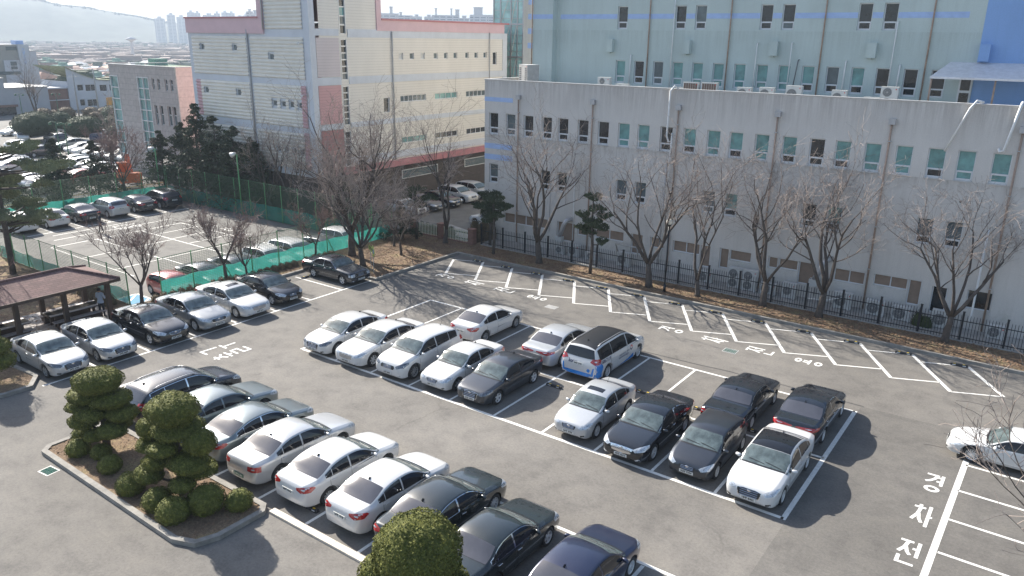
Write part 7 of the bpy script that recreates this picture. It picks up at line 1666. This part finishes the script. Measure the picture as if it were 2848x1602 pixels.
# the rest of the town: beyond counting
dt=MB(); mats=RC+HW
def dbox(x,y,w,d,h,a,mw,mr,roof=True):
    c,s=math.cos(a),math.sin(a); P=lambda u,v,z:(x+u*c-v*s,y+u*s+v*c,z)
    w/=2;d/=2;g0=GZ(x);h+=g0
    dt.add([P(-w,-d,g0-.3),P(w,-d,g0-.3),P(w,d,g0-.3),P(-w,d,g0-.3),P(-w,-d,h),P(w,-d,h),P(w,d,h),P(-w,d,h)],[(0,1,5,4),(1,2,6,5),(2,3,7,6),(3,0,4,7)],mw)
    if roof: dt.add([P(-w-.4,-d-.4,h),P(w+.4,-d-.4,h),P(w+.4,d+.4,h),P(-w-.4,d+.4,h),P(-w*.5,0,h+1.8),P(w*.5,0,h+1.8)],[(0,1,5,4),(1,2,5),(2,3,4,5),(3,0,4)],mr)
    else: dt.add([P(-w,-d,h),P(w,-d,h),P(w,d,h),P(-w,d,h)],[(0,1,2,3)],mr)
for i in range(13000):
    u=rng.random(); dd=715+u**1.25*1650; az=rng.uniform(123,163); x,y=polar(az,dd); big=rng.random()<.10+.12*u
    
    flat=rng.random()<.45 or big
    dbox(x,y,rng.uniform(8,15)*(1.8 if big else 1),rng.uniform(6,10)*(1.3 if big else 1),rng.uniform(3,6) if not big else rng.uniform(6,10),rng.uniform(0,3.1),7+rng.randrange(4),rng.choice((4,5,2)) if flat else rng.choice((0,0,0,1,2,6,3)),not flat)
for i in range(900):   # nearer fill outside the counted sector
    dd=rng.uniform(260,720); az=rng.choice((rng.uniform(120,142.5),rng.uniform(162,170))); x,y=polar(az,dd); dbox(x,y,rng.uniform(8,13),rng.uniform(6,9),rng.uniform(3,6),rng.uniform(0,3.1),7+rng.randrange(4),rng.randrange(7),True)
mats=mats[:]; mats[0]=M('hazed_brown_roof',(.31,.25,.22),.9,var=.3,scale=.02); mats[1]=M('hazed_pale_roof',(.44,.42,.39),.9,var=.3,scale=.02)  # far roofs paled, part of the haze put into their colour
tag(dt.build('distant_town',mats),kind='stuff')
# trees between the houses
tm_=MB()
for i in range(1500):
    dd=rng.uniform(190,1900); az=rng.uniform(143,162); x,y=polar(az,dd)
    if x>-198 and y<76: continue
    r=rng.uniform(1.5,3.5)*(1+dd/1500); z=GZ(x)+r*.7
    vs=[(x+r*math.cos(a)*rng.uniform(.7,1.1)*k,y+r*math.sin(a)*rng.uniform(.7,1.1)*k,z+zz*r) for k,zz in ((.7,-.6),(1,0),(.65,.7)) for a in [2*PI*j/7 for j in range(7)]]
    fs=[(a*7+j,a*7+(j+1)%7,(a+1)*7+(j+1)%7,(a+1)*7+j) for a in range(2) for j in range(7)]+[tuple(14+j for j in range(7))]
    tm_.add(vs,fs)
tag(tm_.build('town_trees',MT['bush_far']),kind='stuff')
# hill
def ridge(az):
    f=pchip([(141,.1),(145,.25),(147.5,.55),(149.3,.79),(150.06,.95),(151.2,1.12),(152.4,1.29),(153,1.43),(154,1.50),(155.1,1.66),(155.5,1.84),(157,1.94),(160,2.15),(165,2.3),(175,1.9)]); return f(az)
hm=MB(); cols=170; rows=26; vs=[]
for i in range(cols+1):
    az=141+34*i/cols; D=2450; H=CAM_POS.z+D*math.tan(R(ridge(az)))
    for j in range(rows+1):
        t=j/rows; dist=1950+ (D-1950)*t/.62 if t<.62 else D+(t-.62)*2200
        k=math.sin(min(1,t/.62)*PI/2)**1.25 if t<.62 else 1-(t-.62)*1.4
        x,y=polar(az,dist); n=noise.noise(Vector((x*.006,y*.006,3)))*.5+noise.noise(Vector((x*.02,y*.02,7)))*.2+noise.noise(Vector((x*.07,y*.07,1)))*.08
        z=-13+(H+13)*max(0,k)*(1+(.22*n*(1-abs(t-.62)*1.2) if t<.55 else .06*n)); vs.append((x,y,min(z,150)))
hm.add(vs,[(i*(rows+1)+j,(i+1)*(rows+1)+j,(i+1)*(rows+1)+j+1,i*(rows+1)+j+1) for i in range(cols) for j in range(rows)])
st('hill',hm,M('winter_forest',(.075,.085,.06),.95,var=.45,scale=.02),True)
# tree fringe on the ridge line
rt_=MB()
for i in range(2600):
    az=rng.uniform(146,162); D=2450+rng.gauss(0,40); x,y=polar(az,D); H=CAM_POS.z+2450*math.tan(R(ridge(az))); h=rng.uniform(4,9); w=rng.uniform(3,6)
    if H+h>152: continue
    rt_.add([(x-w,y-w*.3,H-6),(x+w,y+w*.3,H-6),(x,y,H+h*.45),(x+w*.3,y-w,H-6),(x-w*.3,y+w,H-6)],[(0,1,2),(3,4,2)])
tag(rt_.build('ridge_trees',M('ridge_forest',(.06,.07,.05),.95,var=.3,scale=.05)),kind='stuff')
# apartment slabs: rows of windows in the material
def apt_mat(name,wall,win):
    m,nt,p=new_mat(name); b=nt.nodes.new('ShaderNodeTexBrick'); nt.links.new(mapped(nt,'Object',(1,1,1),(R(90),0,0)),b.inputs['Vector']); b.offset=0
    b.inputs['Color1'].default_value=(*win,1); b.inputs['Color2'].default_value=(*win,1); b.inputs['Mortar'].default_value=(*wall,1); b.inputs['Scale'].default_value=1; b.inputs['Brick Width'].default_value=7.5; b.inputs['Row Height'].default_value=2.9; b.inputs['Mortar Size'].default_value=.85; b.inputs['Mortar Smooth'].default_value=0
    nt.links.new(b.outputs[0],p.inputs['Base Color']); p.inputs['Roughness'].default_value=.8; return m
AM=apt_mat('apartment_facade',(.60,.60,.60),(.20,.23,.27)); AM2=M('apartment_plain',(.58,.58,.58),.85,var=.05,scale=.1)
def apartment(az,dist,w,h,label,tops=((0,.3,4),),d=13,grp='hazy apartment blocks above the hall roof'):
    x,y=polar(az,dist); t=thing('apartment_block',(x,y,GZ(x)),R(az-90)+PI*0,label,'building',grp); t.rotation_euler=(0,0,R(az)-PI/2)
    h+=11; q=MB(); q.box(-w/2,w/2,0,d,0,h); q.build('facade',AM,t)
    q=MB(); q.box(-w/2-.3,w/2+.3,-.2,d,h,h+1); q.box(-w/2-.8,-w/2-.02,-.3,d,0,h); q.build('cornice',AM2,t)
    for (c,ww,hh) in tops: q=MB(); q.box(c*w-ww*w/2,c*w+ww*w/2,2,d-2,h+1,h+1+hh); q.box(c*w-ww*w/2-.6,c*w+ww*w/2+.6,1.4,d-1.4,h+1+hh,h+1.8+hh); q.build('roof_house',AM2,t)
D=1000
for az,w,h,tops,lab in [(134.35,22,42,((.1,.16,7),),'apartment block at the left end of the hall roof line'),(133.35,20,40,((-.2,.14,3),),'apartment block second from the left over the hall roof'),(132.5,13,39,((0,.3,1.5),),'narrow low apartment block over the hall roof'),(131.65,10,39,((0,.4,1.5),),'small apartment block before the gap of sky over the hall'),
        (130.9,18,41,((-.25,.12,7),),'apartment block with a thin tower left of the widest one'),(130.0,16,41,((-.1,.12,7),(.35,.3,6)),'apartment block with two roof houses over the hall'),(129.2,12,38,((0,.4,2),),'lower apartment block beside the tallest one'),(128.1,24,42,((-.1,.45,8),),'tallest apartment block with a wide roof house'),(127.1,14,42,((.3,.2,3),),'apartment block at the edge of the glass tower'),(143.2,9,39,((0,.4,3),),'apartment block just left of the hall tower'),(143.55,7,41,((0,.4,2),),'thin apartment block beyond the pink parapet step'),(136,22,38,((.1,.2,3),),'apartment block hidden behind the hall tower edge')]:
    apartment(az,D,w,h,lab,tops)
for i,(az,w,h) in enumerate([(149.1,20,46),(148.4,16,54),(147.8,18,50),(147.2,14,60),(146.8,12,59),(146.1,24,55),(145.6,12,59),(145.1,14,61),(144.7,13,60),(144.2,20,52),(143.8,14,56)]):
    apartment(az,1900,w,h,'faint apartment tower, %s from the left beyond the hill foot'%ORD[i],((0,.4,3),),grp='faint apartment towers at the hill foot')
wt=thing('water_tower',(*polar(150.9,800),-12.06),0,'pale mushroom-shaped water tower over the hazy town','water tower'); q=MB(); q.lathe((0,0,0),[(1.6,0),(1.2,12),(1.2,20)],14); q.build('shaft',AM2,wt,True); q=MB(); q.lathe((0,0,20),[(1.2,0),(4.6,2.0),(4.5,2.4),(.01,4.2)],18); q.build('bowl',AM2,wt,True)
# ---------------------------------------------------------------- haze
hz=MB(); hz.box(-5350,720,-3150,5350,-14.2,175); hm_=bpy.data.materials.new('haze'); hm_.use_nodes=True; n_=hm_.node_tree; n_.nodes.clear()
ho=n_.nodes.new('ShaderNodeOutputMaterial'); hv=n_.nodes.new('ShaderNodeVolumePrincipled'); hv.inputs['Color'].default_value=(.56,.66,.78,1); hv.inputs['Density'].default_value=HAZE; hv.inputs['Anisotropy'].default_value=.2; n_.links.new(hv.outputs[0],ho.inputs['Volume'])
tag(hz.build('haze',hm_),kind='stuff')
